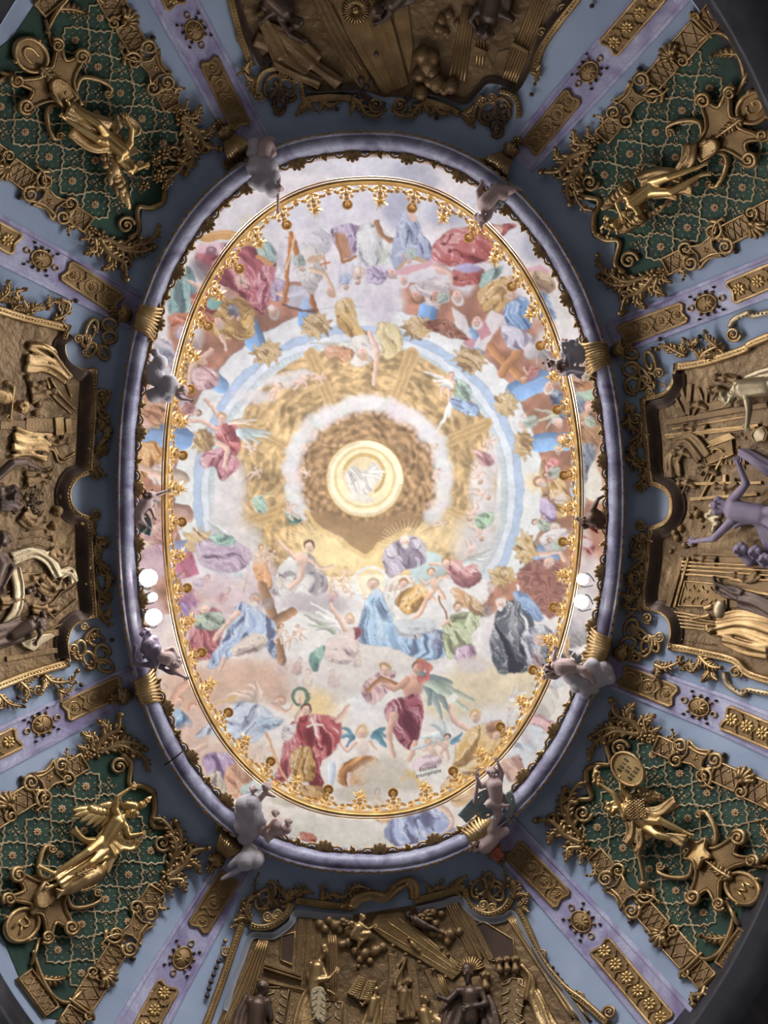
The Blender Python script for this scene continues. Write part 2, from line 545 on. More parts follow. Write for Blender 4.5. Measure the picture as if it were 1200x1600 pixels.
# rim of the oval opening
RIM_A, RIM_B = 4.645, 6.786
rim = ellipse_sweep('trim_2', [(0.12, 12.02), (0.05, 11.80), (0.0, 11.715), (-0.035, 11.72), (-0.045, 11.76), (-0.07, 11.755), (-0.12, 11.765), (-0.17, 11.80),
    (-0.205, 11.86), (-0.22, 11.94), (-0.22, 11.985), (-0.245, 11.985), (-0.245, 12.01), (-0.21, 12.03), (-0.20, 12.10), (-0.22, 12.16), (-0.18, 12.24), (0.1, 12.26), (2.4, 12.26), (3.3, 12.26)],
    'marble_rim', RIM_A, RIM_B, 220)
tag(rim, 'lilac marbled rim moulding round the oval opening', kind='structure')

# upper drum wall and flat ceiling
dw = ellipse_sweep('wall_drum', [(0, 12.24), (0, 17.56)], 'plaster_white', DRUM_A, DRUM_B); tag(dw, kind='structure')
V = [(XC+x, YC+y, 17.58+EYE) for x, y in (oval_pt(t, DRUM_A+.1, DRUM_B+.1) for t in oval_ring(96, DRUM_A, DRUM_B))]
cl = make_obj('ceiling', V, [tuple(range(96))], 'plaster_white'); tag(cl, kind='structure')

def wall_window(name, A, B, t, zc, w, hgt):
    """frame, glazing bars and bright glass set against the wall"""
    x, y = oval_pt(t, A, B); nx, ny = oval_nrm(x, y, A, B)
    tx, ty = -ny, nx
    px, py = XC+x-nx*0.06, YC+y-ny*0.06
    root = empty(name, (px, py, zc+EYE-hgt/2)); tag(root, kind='structure')
    def box(nm, u0, u1, v0, v1, d0, d1, mat):
        V = [(px+tx*u-nx*d, py+ty*u-ny*d, zc+EYE+v) for d in (d0, d1) for (u, v) in ((u0, v0), (u1, v0), (u1, v1), (u0, v1))]
        make_obj(nm, V, [(0, 1, 2, 3), (4, 7, 6, 5), (0, 4, 5, 1), (1, 5, 6, 2), (2, 6, 7, 3), (3, 7, 4, 0)], mat, root, False)
    box('pane', -w/2, w/2, -hgt/2, hgt/2, 0.0, 0.01, 'window_glow')
    for sx in (-1, 1): box('jamb', sx*w/2-0.05, sx*w/2+0.05, -hgt/2, hgt/2, 0.0, 0.06, 'moulding_grey')
    for sy in (-1, 1): box('rail', -w/2, w/2, sy*hgt/2-0.05, sy*hgt/2+0.05, 0.0, 0.06, 'moulding_grey')
    box('mullion', -0.02, 0.02, -hgt/2, hgt/2, 0.01, 0.05, 'moulding_grey')
wn = 1
for k in range(NDW):
    wall_window('window_%d' % wn, DRUM_A, DRUM_B, 2*PI*(k+0.5)/NDW, 13.7, 2.3, 2.1); wn += 1
for a, pw in NAVEWIN:
    wall_window('window_%d' % wn, NAVE_A, NAVE_B, math.radians(a), 4.2, 1.8, 3.4); wn += 1

# ================================================================== the eight ribs
# centre line from the rim outwards, half width at both ends; upper panel, cartouche, outer panel in picture points
RIBS = [
 ('beside the top relief, left', ((388, 215), (271, 0), (240, -58)), 30, 36, ((378, 200), (325, 93)), 15, (304, 48), 20, ((277, 10), (252, -40)), 17),
 ('beside the top relief, right', ((825, 235), (1010, 25), (1052, -25)), 28, 37, ((826, 234), (897, 148)), 16, (920, 112), 20, ((949, 77), (1030, -16)), 18),
 ('beside the right relief, upper', ((955, 530), (1145, 455), (1230, 421)), 27, 32, ((968, 526), (1071, 487)), 16, (1103, 474), 20, ((1140, 458), (1228, 421)), 18),
 ('beside the right relief, lower', ((958, 1050), (1125, 1114), (1230, 1160)), 25, 33, ((970, 1055), (1055, 1090)), 17, (1092, 1105), 20, ((1130, 1120), (1228, 1161)), 19),
 ('beside the bottom relief, right', ((793, 1310), (965, 1500), (1058, 1608)), 30, 40, ((800, 1325), (880, 1408)), 18, (908, 1440), 21, ((935, 1476), (1040, 1600)), 19),
 ('beside the bottom relief, left', ((368, 1352), (256, 1540), (205, 1632)), 26, 40, ((360, 1368), (308, 1452)), 17, (285, 1497), 21, ((264, 1538), (220, 1618)), 18),
 ('beside the left relief, lower', ((205, 1068), (40, 1150), (-30, 1185)), 26, 34, ((193, 1070), (101, 1113)), 16, (66, 1132), 20, ((30, 1152), (-32, 1182)), 17),
 ('beside the left relief, upper', ((208, 485), (50, 402), (-30, 360)), 28, 36, ((186, 476), (102, 421)), 17, (65, 405), 20, ((28, 383), (-36, 348)), 18)]

def unit(v):
    v = np.asarray(v, float); return v/np.linalg.norm(v)
def gilt_panel(p0, p1, hw, label, kind):
    """long gilded panel: field, moulded frame with notched ends, rinceau of rosettes and leaves"""
    p0, p1 = np.array(p0, float), np.array(p1, float)
    d = unit(p1-p0); n = np.array([-d[1], d[0]]); L = np.linalg.norm(p1-p0)
    c = (p0+p1)/2
    T = thing('gilded_plaque', c, label, 'plaque', 'gilded plaques on the ribs', 2)
    def q(a, b): return tuple(p0+d*a+n*b)
    out = [q(0, -hw*.75), q(4, -hw), q(L-4, -hw), q(L, -hw*0.7), q(L-5, 0), q(L, hw*0.7), q(L-4, hw), q(4, hw), q(0, hw*.75), q(5, 0)]
    MB().plate(dense(out, 12, True), 0, 2.5, 0.6).build('panel_field', 'gold_field', T)
    MB().sweep(dense(out, 12, True), [(-1.5, 0), (-1.8, 4), (-0.4, 5.5), (1.0, 4.2), (1.8, 5), (2.6, 2)], True).build('panel_frame', 'gold', T)
    k = max(2, int(L/26))
    for i in range(k):
        a = (i+0.5)*L/k
        if kind == 'flower':
            MB().flower(q(a, 0), hw*0.62, 8, 2.5, 3.0).build('rosette', 'gold_bright', T)
        else:
            m = MB()
            m.flower(q(a, 0), hw*0.34, 6, 2.5, 2.2)
            m.tube(cr([q(a+hw*.62*math.cos(t), hw*.62*math.sin(t)) for t in np.linspace(0, 2*PI, 9)[:-1]], 3, True), 1.0, 2.8, sides=5, closed=True, smooth_path=False)
            m.build('rosette', 'gold', T)
        if i < k-1:
            m = MB()
            for s in (-1, 1):
                m.leaf([q(a+L/k*0.5, 0), q(a+L/k*0.5-3*s, s*hw*0.4), q(a+L/k*0.5+2*s, s*hw*0.78)], 4, 2, 2.5, 2.0, 1)
            m.build('leaf', 'gold', T)
    return T
def rib_cartouche(c, r, d, label):
    """round gilded boss with a ring of curled leaves and two tie loops"""
    T = thing('rib_cartouche', c, label, 'cartouche', 'cartouches on the ribs', 2)
    c = np.array(c, float); d = unit(d); n = np.array([-d[1], d[0]]); a0 = math.atan2(d[1], d[0])
    m = MB(); m.dome(c, r*0.82, r*0.66, 6, a0, 1.0, 18, 5); m.build('boss', 'gold_field', T)
    m = MB()
    ring = [c+d*r*0.84*math.cos(t)+n*r*0.68*math.sin(t) for t in np.linspace(0, 2*PI, 25)[:-1]]
    m.tube(ring, 1.6, 2.5, closed=True, smooth_path=False, sides=6); m.build('boss_ring', 'gold', T)
    m = MB()
    for t in np.linspace(-2.2, 2.2, 7):
        m.tube([c, c+(d*math.cos(t)+n*math.sin(t))*r*0.35, c+(d*math.cos(t)+n*math.sin(t))*r*0.55], [1.0, 1.4, 0.8], 6.0, sides=5)
    m.build('star_relief', 'gold', T)
    for i in range(12):
        t = 2*PI*(i+0.5)/12
        if abs(math.cos(t)) > 0.96: continue
        p = c+d*r*1.02*math.cos(t)+n*r*0.86*math.sin(t)
        m = MB(); m.dome(p, 3.6, 2.6, 5.0, t+a0, 1.5, 8, 3)
        m.build('curl', 'bronze' if i % 2 else 'gold', T)
    for s in (-1, 1):
        p = c+d*r*1.28*s+n*2.0*s
        m = MB()
        m.tube([p+(d*5.0*math.cos(t)+n*4.0*math.sin(t)) for t in np.linspace(0, 2*PI, 13)[:-1]], 1.3, 3.0, closed=True, smooth_path=False, sides=6)
        m.build('tie_loop', 'gold', T)
        for q in (-1, 1):
            m = MB(); m.dome(c+d*r*1.0*s+n*r*0.95*q, 3.0, 2.2, 4.5, 0, 1.5, 8, 3); m.build('bud', 'bronze', T)
for i, (wh, cl_, w0, w1, pa, hwa, cc, cr_, pb, hwb) in enumerate(RIBS):
    cl_ = np.array(cl_, float); cl_[0] -= unit(cl_[1]-cl_[0])*22
    P = dense(cl_, 10)
    s = np.concatenate([[0], np.cumsum(np.linalg.norm(np.diff(P, axis=0), axis=1))]); s /= s[-1]
    N = path_normals(P)
    m = MB(); V = []; Fc = []
    prof = [(-1.0, 0.0), (-1.0, 3.5), (-0.82, 4.2), (-0.80, 2.2), (0.80, 2.2), (0.82, 4.2), (1.0, 3.5), (1.0, 0.0)]
    for k in range(len(P)):
        w = w0+(w1-w0)*s[k]
        for a, h in prof: V.append((*(P[k]+N[k]*a*w), h-1.0))
    for k in range(len(P)-1):
        for j in range(7): Fc.append((k*8+j, k*8+j+1, (k+1)*8+j+1, (k+1)*8+j))
    m.add(V, Fc, False)
    o = m.build('trim_%d' % (3+i), 'marble_lilac', None, False)
    tag(o, 'lilac marbled rib band '+wh, kind='structure')
    gilt_panel(pa[0], pa[1], hwa, 'gilded plaque nearest the oval rim on the rib '+wh, 'ring')
    gilt_panel(pb[0], pb[1], hwb, 'gilded plaque farther from the rim on the rib '+wh, 'flower')
    rib_cartouche(cc, cr_, np.array(pb[0])-np.array(pa[1]), 'round gilded cartouche between two plaques on the rib '+wh)

# ================================================================== the four green damask corner fields
def trellis(T, c, d, hl, hw, name='trellis_panel'):
    """framed lattice panel: plate, border, crossed bars, studs"""
    c = np.array(c, float); d = unit(d); n = np.array([-d[1], d[0]])
    def q(a, b): return tuple(c+d*a+n*b)
    out = [q(-hl, -hw), q(hl, -hw), q(hl, hw), q(-hl, hw)]
    o = MB().plate(dense(out, 9, True), 0, 3.5, 0.5).build(name, 'gold_brown', T)
    MB().sweep(dense(out, 9, True), [(-1.4, 0), (-1.4, 6), (0.6, 6.8), (1.6, 5.2), (1.9, 2)], True).build('border', 'gold', o)
    m = MB(); st = MB()
    k = max(1, round(hl/hw*1.1)); sx = 2*hl/k/1.0
    for i in range(-k, 2*k+1):
        for s in (-1, 1):
            # diagonal bars clipped to the panel
            x0 = -hl+i*sx/2*1.0
            pts = []
            for b in np.linspace(-hw, hw, 9):
                a = x0+s*(b+hw)*sx/(2*hw)*0.5
                if -hl <= a <= hl: pts.append(q(a, b))
            if len(pts) > 2: m.tube([pts[0], pts[len(pts)//2], pts[-1]], 0.8, 4.2, sides=4, n=2)
    if m.v: m.build('lattice_bars', 'gold', o)
    for i in range(k):
        for b in (-0.5, 0.5):
            st.dome(q(-hl+(i+0.5)*sx, b*hw), 2.1, 2.1, 1.8, 0, 3.5, 6, 2)
    tag(st.build('studs', 'gold_bright', o), kind='stuff')

LETTERS = {
 'U': [[(-.55, .8), (-.55, -.2), (-.35, -.75), (0, -.9), (.35, -.75), (.55, -.2), (.55, .8)]],
 'G': [[(.55, .55), (.3, .85), (-.2, .85), (-.55, .45), (-.6, -.2), (-.35, -.75), (.1, -.9), (.55, -.65), (.55, -.1), (.1, -.1)]],
 'R': [[(-.5, -.9), (-.5, .85)], [(-.5, .85), (.15, .85), (.5, .55), (.45, .2), (.1, 0), (-.5, 0)], [(.05, 0), (.55, -.9)]],
 'M': [[(-.75, -.85), (-.55, .85)], [(-.55, .85), (0, -.45)], [(0, -.45), (.55, .85)], [(.55, .85), (.75, -.85)]],
 'Q': [[(0, .85), (-.5, .5), (-.55, -.3), (0, -.85), (.55, -.3), (.5, .5), (0, .85)], [(.1, -.4), (.6, -1.0)]],
 'I': [[(0, -.85), (0, .85)]],
 'S': [[(.5, .6), (.1, .88), (-.4, .6), (-.3, .15), (.3, -.15), (.45, -.6), (0, -.88), (-.5, -.6)]],
 'T': [[(-.6, .85), (.6, .85)], [(0, .85), (0, -.85)]],
 'D': [[(-.5, -.85), (-.5, .85)], [(-.5, .85), (.2, .8), (.55, .2), (.5, -.4), (.1, -.85), (-.5, -.85)]],
 'E': [[(.5, .85), (-.5, .85), (-.5, -.85), (.5, -.85)], [(-.5, 0), (.35, 0)]]}
def letter(m, ch, c, up, size, r, h, squeeze=1.0):
    up = unit(up); right = np.array([-up[1], up[0]])
    for st in LETTERS[ch]:
        P = [np.array(c)+right*x*size*squeeze+up*y*size for x, y in st]
        m.tube(P, r, h, sides=6, n=4, smooth_path=len(P) > 4)

def side_ornaments(T, r, b, ctr, flip):
    """one flank of the gilded frame, from the rim corner r to the base corner b"""
    r, b = np.array(r, float), np.array(b, float)
    d = unit(b-r); L = np.linalg.norm(b-r)
    o = np.array([-d[1], d[0]])
    if np.dot(o, ctr-r) > 0: o = -o
    sg = 1 if o[0]*d[1]-o[1]*d[0] > 0 else -1
    def q(a, w=0): return tuple(r+d*a*L+o*w*1.3)
    ad, ao = math.atan2(d[1], d[0]), math.atan2(o[1], o[0])
    MB().tube([q(0.02), q(0.5), q(1.02)], 5.5, -2.5, flat=0.8, n=12).build('frame_bar', 'gold', T)
    # corner acanthus by the rim
    MB().leaf([q(0.13, 3), q(0.04, 12), q(-0.05, 12), q(-0.11, 26)], 17.6, 5, 2, 8, 10).build('acanthus_leaf', 'gold', T)
    MB().leaf([q(0.05, 0), q(-0.03, -4), q(-0.09, -12), q(-0.13, -26)], 17.6, 5, 2, 7, 6).build('acanthus_leaf', 'gold', T)
    MB().scroll(q(-0.05, 10), 11.7, 1.3, ao, -sg, 3.4, 4).build('scroll', 'gold', T)
    MB().dome(q(-0.10, 24), 6, 5, 8, 0, 2, 9, 4).build('bud', 'gold', T)
    for a_, w_, b2, w2 in ((0.10, 0, -0.06, -20), (0.06, 4, 0.0, 26), (0.14, 6, 0.12, 24), (0.02, -6, -0.10, -40)):
        MB().leaf([q(a_, w_), q((a_+b2)/2-.03, (w_+w2)/2+4), q(b2, w2), q(b2+.02, w2*1.25)], 13, 5, 3, 8, 6).build('acanthus_leaf', 'gold', T)
    # fruit and flower cluster
    m = MB(); m.flower(q(0.12, 1), 11, 5, 3, 5); m.build('flower', 'gold', T)
    m = MB(); m.flower(q(0.175, 3), 9, 5, 3, 5, 0.5); m.build('flower', 'gold', T)
    MB().leaf([q(0.2, 4), q(0.165, 12), q(0.2, 20)], 9.6, 4, 2, 5, 5).build('leaf', 'gold', T)
    trellis(T, q(0.26, 0), d, 0.052*L, 13.5)
    MB().leaf([q(0.24, 8), q(0.28, 16), q(0.26, 24)], 8.0, 4, 2, 4, 5).build('leaf', 'gold', T)
    MB().scroll(q(0.335, 10), 13.0, 1.5, ao+PI, sg, 3.4, 4).build('scroll', 'gold', T)
    MB().scroll(q(0.345, -8), 13.0, 1.4, ao, -sg, 3.1, 4).build('scroll', 'gold', T)
    # square with hollow sides, standing out of the flank
    c = np.array(q(0.43, 4)); hs = 20.0; P = []
    cor = [c+d*hs*x+o*hs*y for x, y in ((-1, -.8), (1, -.8), (1, 1.1), (-1, 1.1))]
    for i in range(4):
        a_, b_ = cor[i], cor[(i+1) % 4]; mid = (a_+b_)/2; mid = mid+(c-mid)*0.34
        P += [tuple(a_), tuple((a_+mid)/2*0.96+c*0.04), tuple(mid), tuple((b_+mid)/2*0.96+c*0.04)]
    sq = MB().plate(P, 0, 5, 0.8).build('hollow_square', 'gold_brown', T)
    MB().sweep(np.array(P), [(-1.4, 2), (-1.4, 7), (0.6, 8), (1.6, 5)], True).build('border', 'gold', sq)
    m = MB(); m.flower(tuple(c+o*1.0), 5.5, 4, 5, 2.2, ad); m.build('quatrefoil', 'gold_bright', sq)
    MB().tube([q(0.36, 16), q(0.39, 13), q(0.45, 12), q(0.5, 16), q(0.52, 22)], [1.2, 2.4, 2.6, 2.2, 1.0], 5, sides=6).build('volute_band', 'gold', T)
    MB().scroll(q(0.515, -12), 15.6, 1.6, ao+PI, -sg, 3.6, 4).build('scroll', 'gold', T)
    MB().leaf([q(0.54, 2), q(0.5, -6), q(0.545, -18), q(0.6, -20)], 9.6, 4, 3, 5, 4).build('leaf', 'gold', T)
    MB().scroll(q(0.535, 12), 13.0, 1.6, ao+PI, -sg, 3.6, 4).build('scroll', 'gold', T)
    trellis(T, q(0.63, 0), d, 0.075*L, 16.2)
    MB().dome(q(0.565, 22), 4.5, 4.5, 6, 0, 2, 8, 3).build('bud', 'bronze', T)
    m = MB(); m.shell(q(0.715, 2), ao, 22, 6, 2.2, 3, 6); m.build('shell', 'gold', T)
    MB().scroll(q(0.735, -10), 10.4, 1.4, ao, sg, 2.9, 4).build('scroll', 'gold', T)
    trellis(T, q(0.83, 0), d, 0.075*L, 18.9)
    MB().tube([q(0.915, -18), q(0.92, 0), q(0.925, 18)], 3.4, 6, flat=0.8).build('strap', 'gold', T)
    MB().scroll(q(0.935, 15), 9.1, 1.4, ao, -sg, 2.6, 5).build('scroll', 'gold', T)
    trellis(T, q(0.99, 0), d, 0.05*L, 17.6)
    MB().leaf([q(1.02, 6), q(1.06, 16), q(1.04, 26), q(1.09, 32)], 11.2, 4, 2, 6, 6).build('leaf', 'gold', T)
    MB().dome(q(1.06, 28), 5, 5, 7, 0, 2, 8, 3).build('bud', 'bronze', T)

CORNERS = {   # rim end towards the side relief, rim end towards the top or bottom relief, the same at the base
 'TL': ((190, 390), (300, 222), (-60, 205), (150, -40)),
 'TR': ((985, 445), (895, 265), (1250, 308), (1115, 22)),
 'BL': ((180, 1160), (280, 1335), (-50, 1302), (112, 1595)),
 'BR': ((970, 1137), (885, 1285), (1232, 1258), (1098, 1525))}
CORNER_TXT = {'TL': ('upper left', 'U'), 'TR': ('upper right', 'G'), 'BL': ('lower left', 'R'), 'BR': ('lower right', 'M')}
def corner_frame(key):
    q = [np.array(p, float) for p in CORNERS[key]]
    rm, bmid = (q[0]+q[1])/2, (q[2]+q[3])/2
    ax = unit(bmid-rm); LA = np.linalg.norm(bmid-rm)
    def L(a, b):
        return tuple((q[0]*(1-b)/2+q[1]*(1+b)/2)*(1-a)+(q[2]*(1-b)/2+q[3]*(1+b)/2)*a)
    return q, rm, bmid, ax, LA, L
def corner_field(key):
    q, rm, bmid, ax, LA, L = corner_frame(key)
    pos, ltr = CORNER_TXT[key]
    T = thing('damask_cartouche', L(0.5, 0), 'green and gold damask field in a gilded scrollwork frame, %s, with letter %s medallion' % (pos, ltr), 'cartouche', 'green corner fields')
    ctr = np.array(L(0.5, 0))
    out = [L(0.02, -0.98), L(-0.03, -0.6), L(0.03, -0.3), L(-0.04, 0), L(0.03, 0.3), L(-0.03, 0.6), L(0.02, 0.98)]
    out += [L(a, 1.0) for a in np.linspace(0.15, 1.0, 8)]
    out += [L(1.13, 0.75), L(1.15, 0.4), L(1.12, 0), L(1.15, -0.4), L(1.13, -0.75)]
    out += [L(a, -1.0) for a in np.linspace(1.0, 0.15, 8)]
    m = MB(); m.fill(out, 14, 1.2); m.build('green_ground', 'damask_green', T, False)
    # damask: wavy cells with a rosette in each, sprigs between
    lat = MB(); spr = MB()
    pr = np.array([-ax[1], ax[0]])
    cell = 50.0
    for i in range(-1, 8):
        for j in range(-5, 6):
            p = rm+ax*(4+i*cell*0.99*(1+0.012*i))+pr*(j*cell+15*(1 if key in ('BR', 'TL') else -1))*(0.93+0.022*i)
            # position in the field
            a = np.dot(p-rm, ax)/LA
            half = (np.linalg.norm(q[1]-q[0])/2)*(1-a)+(np.linalg.norm(q[3]-q[2])/2)*a
            b = np.dot(p-(rm+ax*a*LA), pr)/half
            if 0.045+0.03*abs(b) < a < 1.02 and abs(b) < 0.93:
                pts = []
                for t in np.linspace(0, 2*PI, 41)[:-1]:
                    rr = 22.5*(1+0.11*math.cos(4*t))*(1+0.09*math.cos(12*t))
                    pp = p+ax*rr*math.cos(t)+pr*rr*math.sin(t)
                    pts.append(pp)
                lat.sweep(np.array(pts), [(-1.6, 1.2), (-1.1, 3.0), (1.1, 3.0), (1.6, 1.2)], True)
                if abs(b) < 0.84 and a < 0.97:
                    mm = MB(); mm.flower(p, 7.0, 8, 1.5, 1.6); ro = mm.build('rosette', 'rosette_rust', T)
                    mm = MB(); mm.dome(p, 2.2, 2.2, 2.2, 0, 2.6, 8, 3); mm.build('rosette_eye', 'gold', ro)
                for t in np.arange(8)*PI/4+PI/8:
                    e = p+(ax*math.cos(t)+pr*math.sin(t))*13.5
                    spr.dome(e, 2.4, 1.0, 1.0, math.atan2(ax[1], ax[0])+t, 1.3, 6, 2)
            p2 = p+ax*cell*0.5+pr*cell*0.5
            a = np.dot(p2-rm, ax)/LA
            half = (np.linalg.norm(q[1]-q[0])/2)*(1-a)+(np.linalg.norm(q[3]-q[2])/2)*a
            b = np.dot(p2-(rm+ax*a*LA), pr)/half
            if 0.03 < a < 1.02 and abs(b) < 0.9:
                for t in np.arange(4)*PI/2+PI/4:
                    u = ax*math.cos(t)+pr*math.sin(t); w = np.array([-u[1], u[0]])
                    spr.tube([p2+u*2, p2+u*7+w*3.5, p2+u*13, p2+u*9-w*3], 0.75, 1.9, sides=4, n=3)
                    spr.dome(p2+u*5, 3.0, 1.6, 1.2, math.atan2(u[1], u[0]), 1.3, 6, 2)
    tag(lat.build('damask_lattice', 'damask_gold', T, False), kind='stuff')
    tag(spr.build('damask_sprigs', 'damask_gold', T, False), kind='stuff')
    side_ornaments(T, q[0], q[2], ctr, -1)
    side_ornaments(T, q[1], q[3], ctr, 1)
    # valance along the rim
    for s in (-1, 1):
        MB().tube([L(0.0, s*0.8), L(-0.02, s*0.6), L(0.05, s*0.35), L(-0.01, s*0.2), L(-0.05, 0)], [6, 5, 4.4, 5, 5.5], 3).build('valance_bar', 'gold', T)
        MB().scroll(L(0.05, s*0.66), 14, 1.5, 0, s, 3.4, 4).build('scroll', 'gold', T)
    # base: trellis bands and scroll brackets either side of the medallion
    for s in (-1, 1):
        c0, c1 = np.array(L(1.11, s*0.3)), np.array(L(1.07, s*0.82))
        trellis(T, (c0+c1)/2, c1-c0, np.linalg.norm(c1-c0)*0.42, 13)
        MB().tube([L(0.86, s*0.92), L(0.97, s*0.86), L(1.03, s*0.68), L(1.03, s*0.45), L(1.0, s*0.25)], [3, 4, 4, 4, 3], 4, flat=0.9).build('base_band', 'gold', T)
        MB().leaf([L(1.03, s*0.5), L(0.97, s*0.62), L(0.9, s*0.7)], 12, 4, 3, 7, 4).build('acanthus_leaf', 'gold', T)
        MB().tube([L(0.93, s*0.22), L(1.05, s*0.33)], 3.2, 5, n=6).build('strap', 'gold', T)
    # medallion with its letter
    mc = np.array(L(0.985, 0)); up = -ax; rt = np.array([-up[1], up[0]])
    def mq(x, y): return tuple(mc+rt*x+up*y)
    disc = [mq(21*math.cos(t), 27*math.sin(t)) for t in np.linspace(0, 2*PI, 33)[:-1]]
    md = MB().plate(disc, 0, 6, 1.0).build('medallion', 'gold_field', T)
    MB().tube([mq(23*math.cos(t), 29*math.sin(t)) for t in np.linspace(0, 2*PI, 33)[:-1]], 4.2, 6, closed=True, smooth_path=False, sides=8).build('medallion_ring', 'gold', md)
    m = MB(); letter(m, ltr, mc, up, 14.5, 2.0, 7); m.build('letter', 'gold_bright', md)
    for s in (-1, 1):
        m = MB(); m.dome(mq(s*25, -8), 4, 4, 6, 0, 7, 8, 3); m.build('boss', 'gold_bright', md)
    # bracket the angel stands on
    def b(al, pe): return tuple(rm+ax*LA*al+pr*pe)
    P = []
    cor = [b(0.62, -6), b(0.62, 6), b(0.8, 62), b(0.93, 44), b(0.88, 0), b(0.93, -44), b(0.8, -62)]
    for i in range(7):
        a_, c_ = np.array(cor[i]), np.array(cor[(i+1) % 7]); mid = (a_+c_)/2; mid = mid+(np.array(b(0.79, 0))-mid)*0.36
        P += [tuple(a_), tuple(mid)]
    br = MB().plate(cr(P, 4, True), 1, 10, 2.5).build('bracket', 'gold_field', T)
    MB().sweep(cr(P, 4, True), [(-1.5, 2), (-1.5, 11), (1, 14), (3.5, 12.5), (4.5, 9)], True).build('bracket_edge', 'gold', br)
    MB().leaf([b(0.9, 0), b(0.82, 1), b(0.72, 0)], 13, 5, 10, 6, 3).build('acanthus_leaf', 'gold', br)
    for s in (-1, 1):
        MB().scroll(b(0.8, s*58), 13, 1.7, math.atan2(ax[1], ax[0])+PI, -s, 4.0, 12).build('volute', 'gold', br)
        MB().scroll(b(0.93, s*42), 11, 1.6, math.atan2(ax[1], ax[0]), s, 3.4, 12).build('volute', 'gold', br)
        MB().tube([b(0.68, s*12), b(0.72, s*34), b(0.66, s*52), b(0.58, s*60), b(0.55, s*48)], [2.5, 4, 4.2, 3.5, 2], 8, flat=0.9).build('c_scroll', 'gold', T)
        MB().scroll(b(0.565, s*50), 7, 1.4, 0, s, 2.4, 8).build('scroll', 'gold', T)
    return T
for key in CORNERS: corner_field(key)

# ================================================================== sculpture tools
PENDING = []
def capsule_mesh(a, ra, b, rb, seg=10):
    """tapered capsule between two points in space"""
    a, b = np.asarray(a, float), np.asarray(b, float)
    d = b-a; L = np.linalg.norm(d)
    d = d/L if L > 1e-6 else np.array([0, 0, 1.0])
    t = np.array([1.0, 0, 0]) if abs(d[0]) < 0.8 else np.array([0, 1.0, 0])
    x = np.cross(d, t); x /= np.linalg.norm(x); y = np.cross(d, x)
    rings = []
    for e in (-78, -54, -30, -8): rings.append((a+d*ra*math.sin(math.radians(e)), ra*math.cos(math.radians(e))))
    for e in (8, 30, 54, 78): rings.append((b+d*rb*math.sin(math.radians(e)), rb*math.cos(math.radians(e))))
    V = [a-d*ra]
    for c, r in rings:
        for k in range(seg):
            w = 2*PI*k/seg
            V.append(c+x*math.cos(w)*r+y*math.sin(w)*r)
    V.append(b+d*rb)
    Fc = [(0, 1+(k+1) % seg, 1+k) for k in range(seg)]
    for i in range(len(rings)-1):
        o = 1+i*seg
        for k in range(seg): Fc.append((o+k, o+(k+1) % seg, o+seg+(k+1) % seg, o+seg+k))
    o = 1+(len(rings)-1)*seg; t_ = len(V)-1
    for k in range(seg): Fc.append((o+k, o+(k+1) % seg, t_))
    return V, Fc
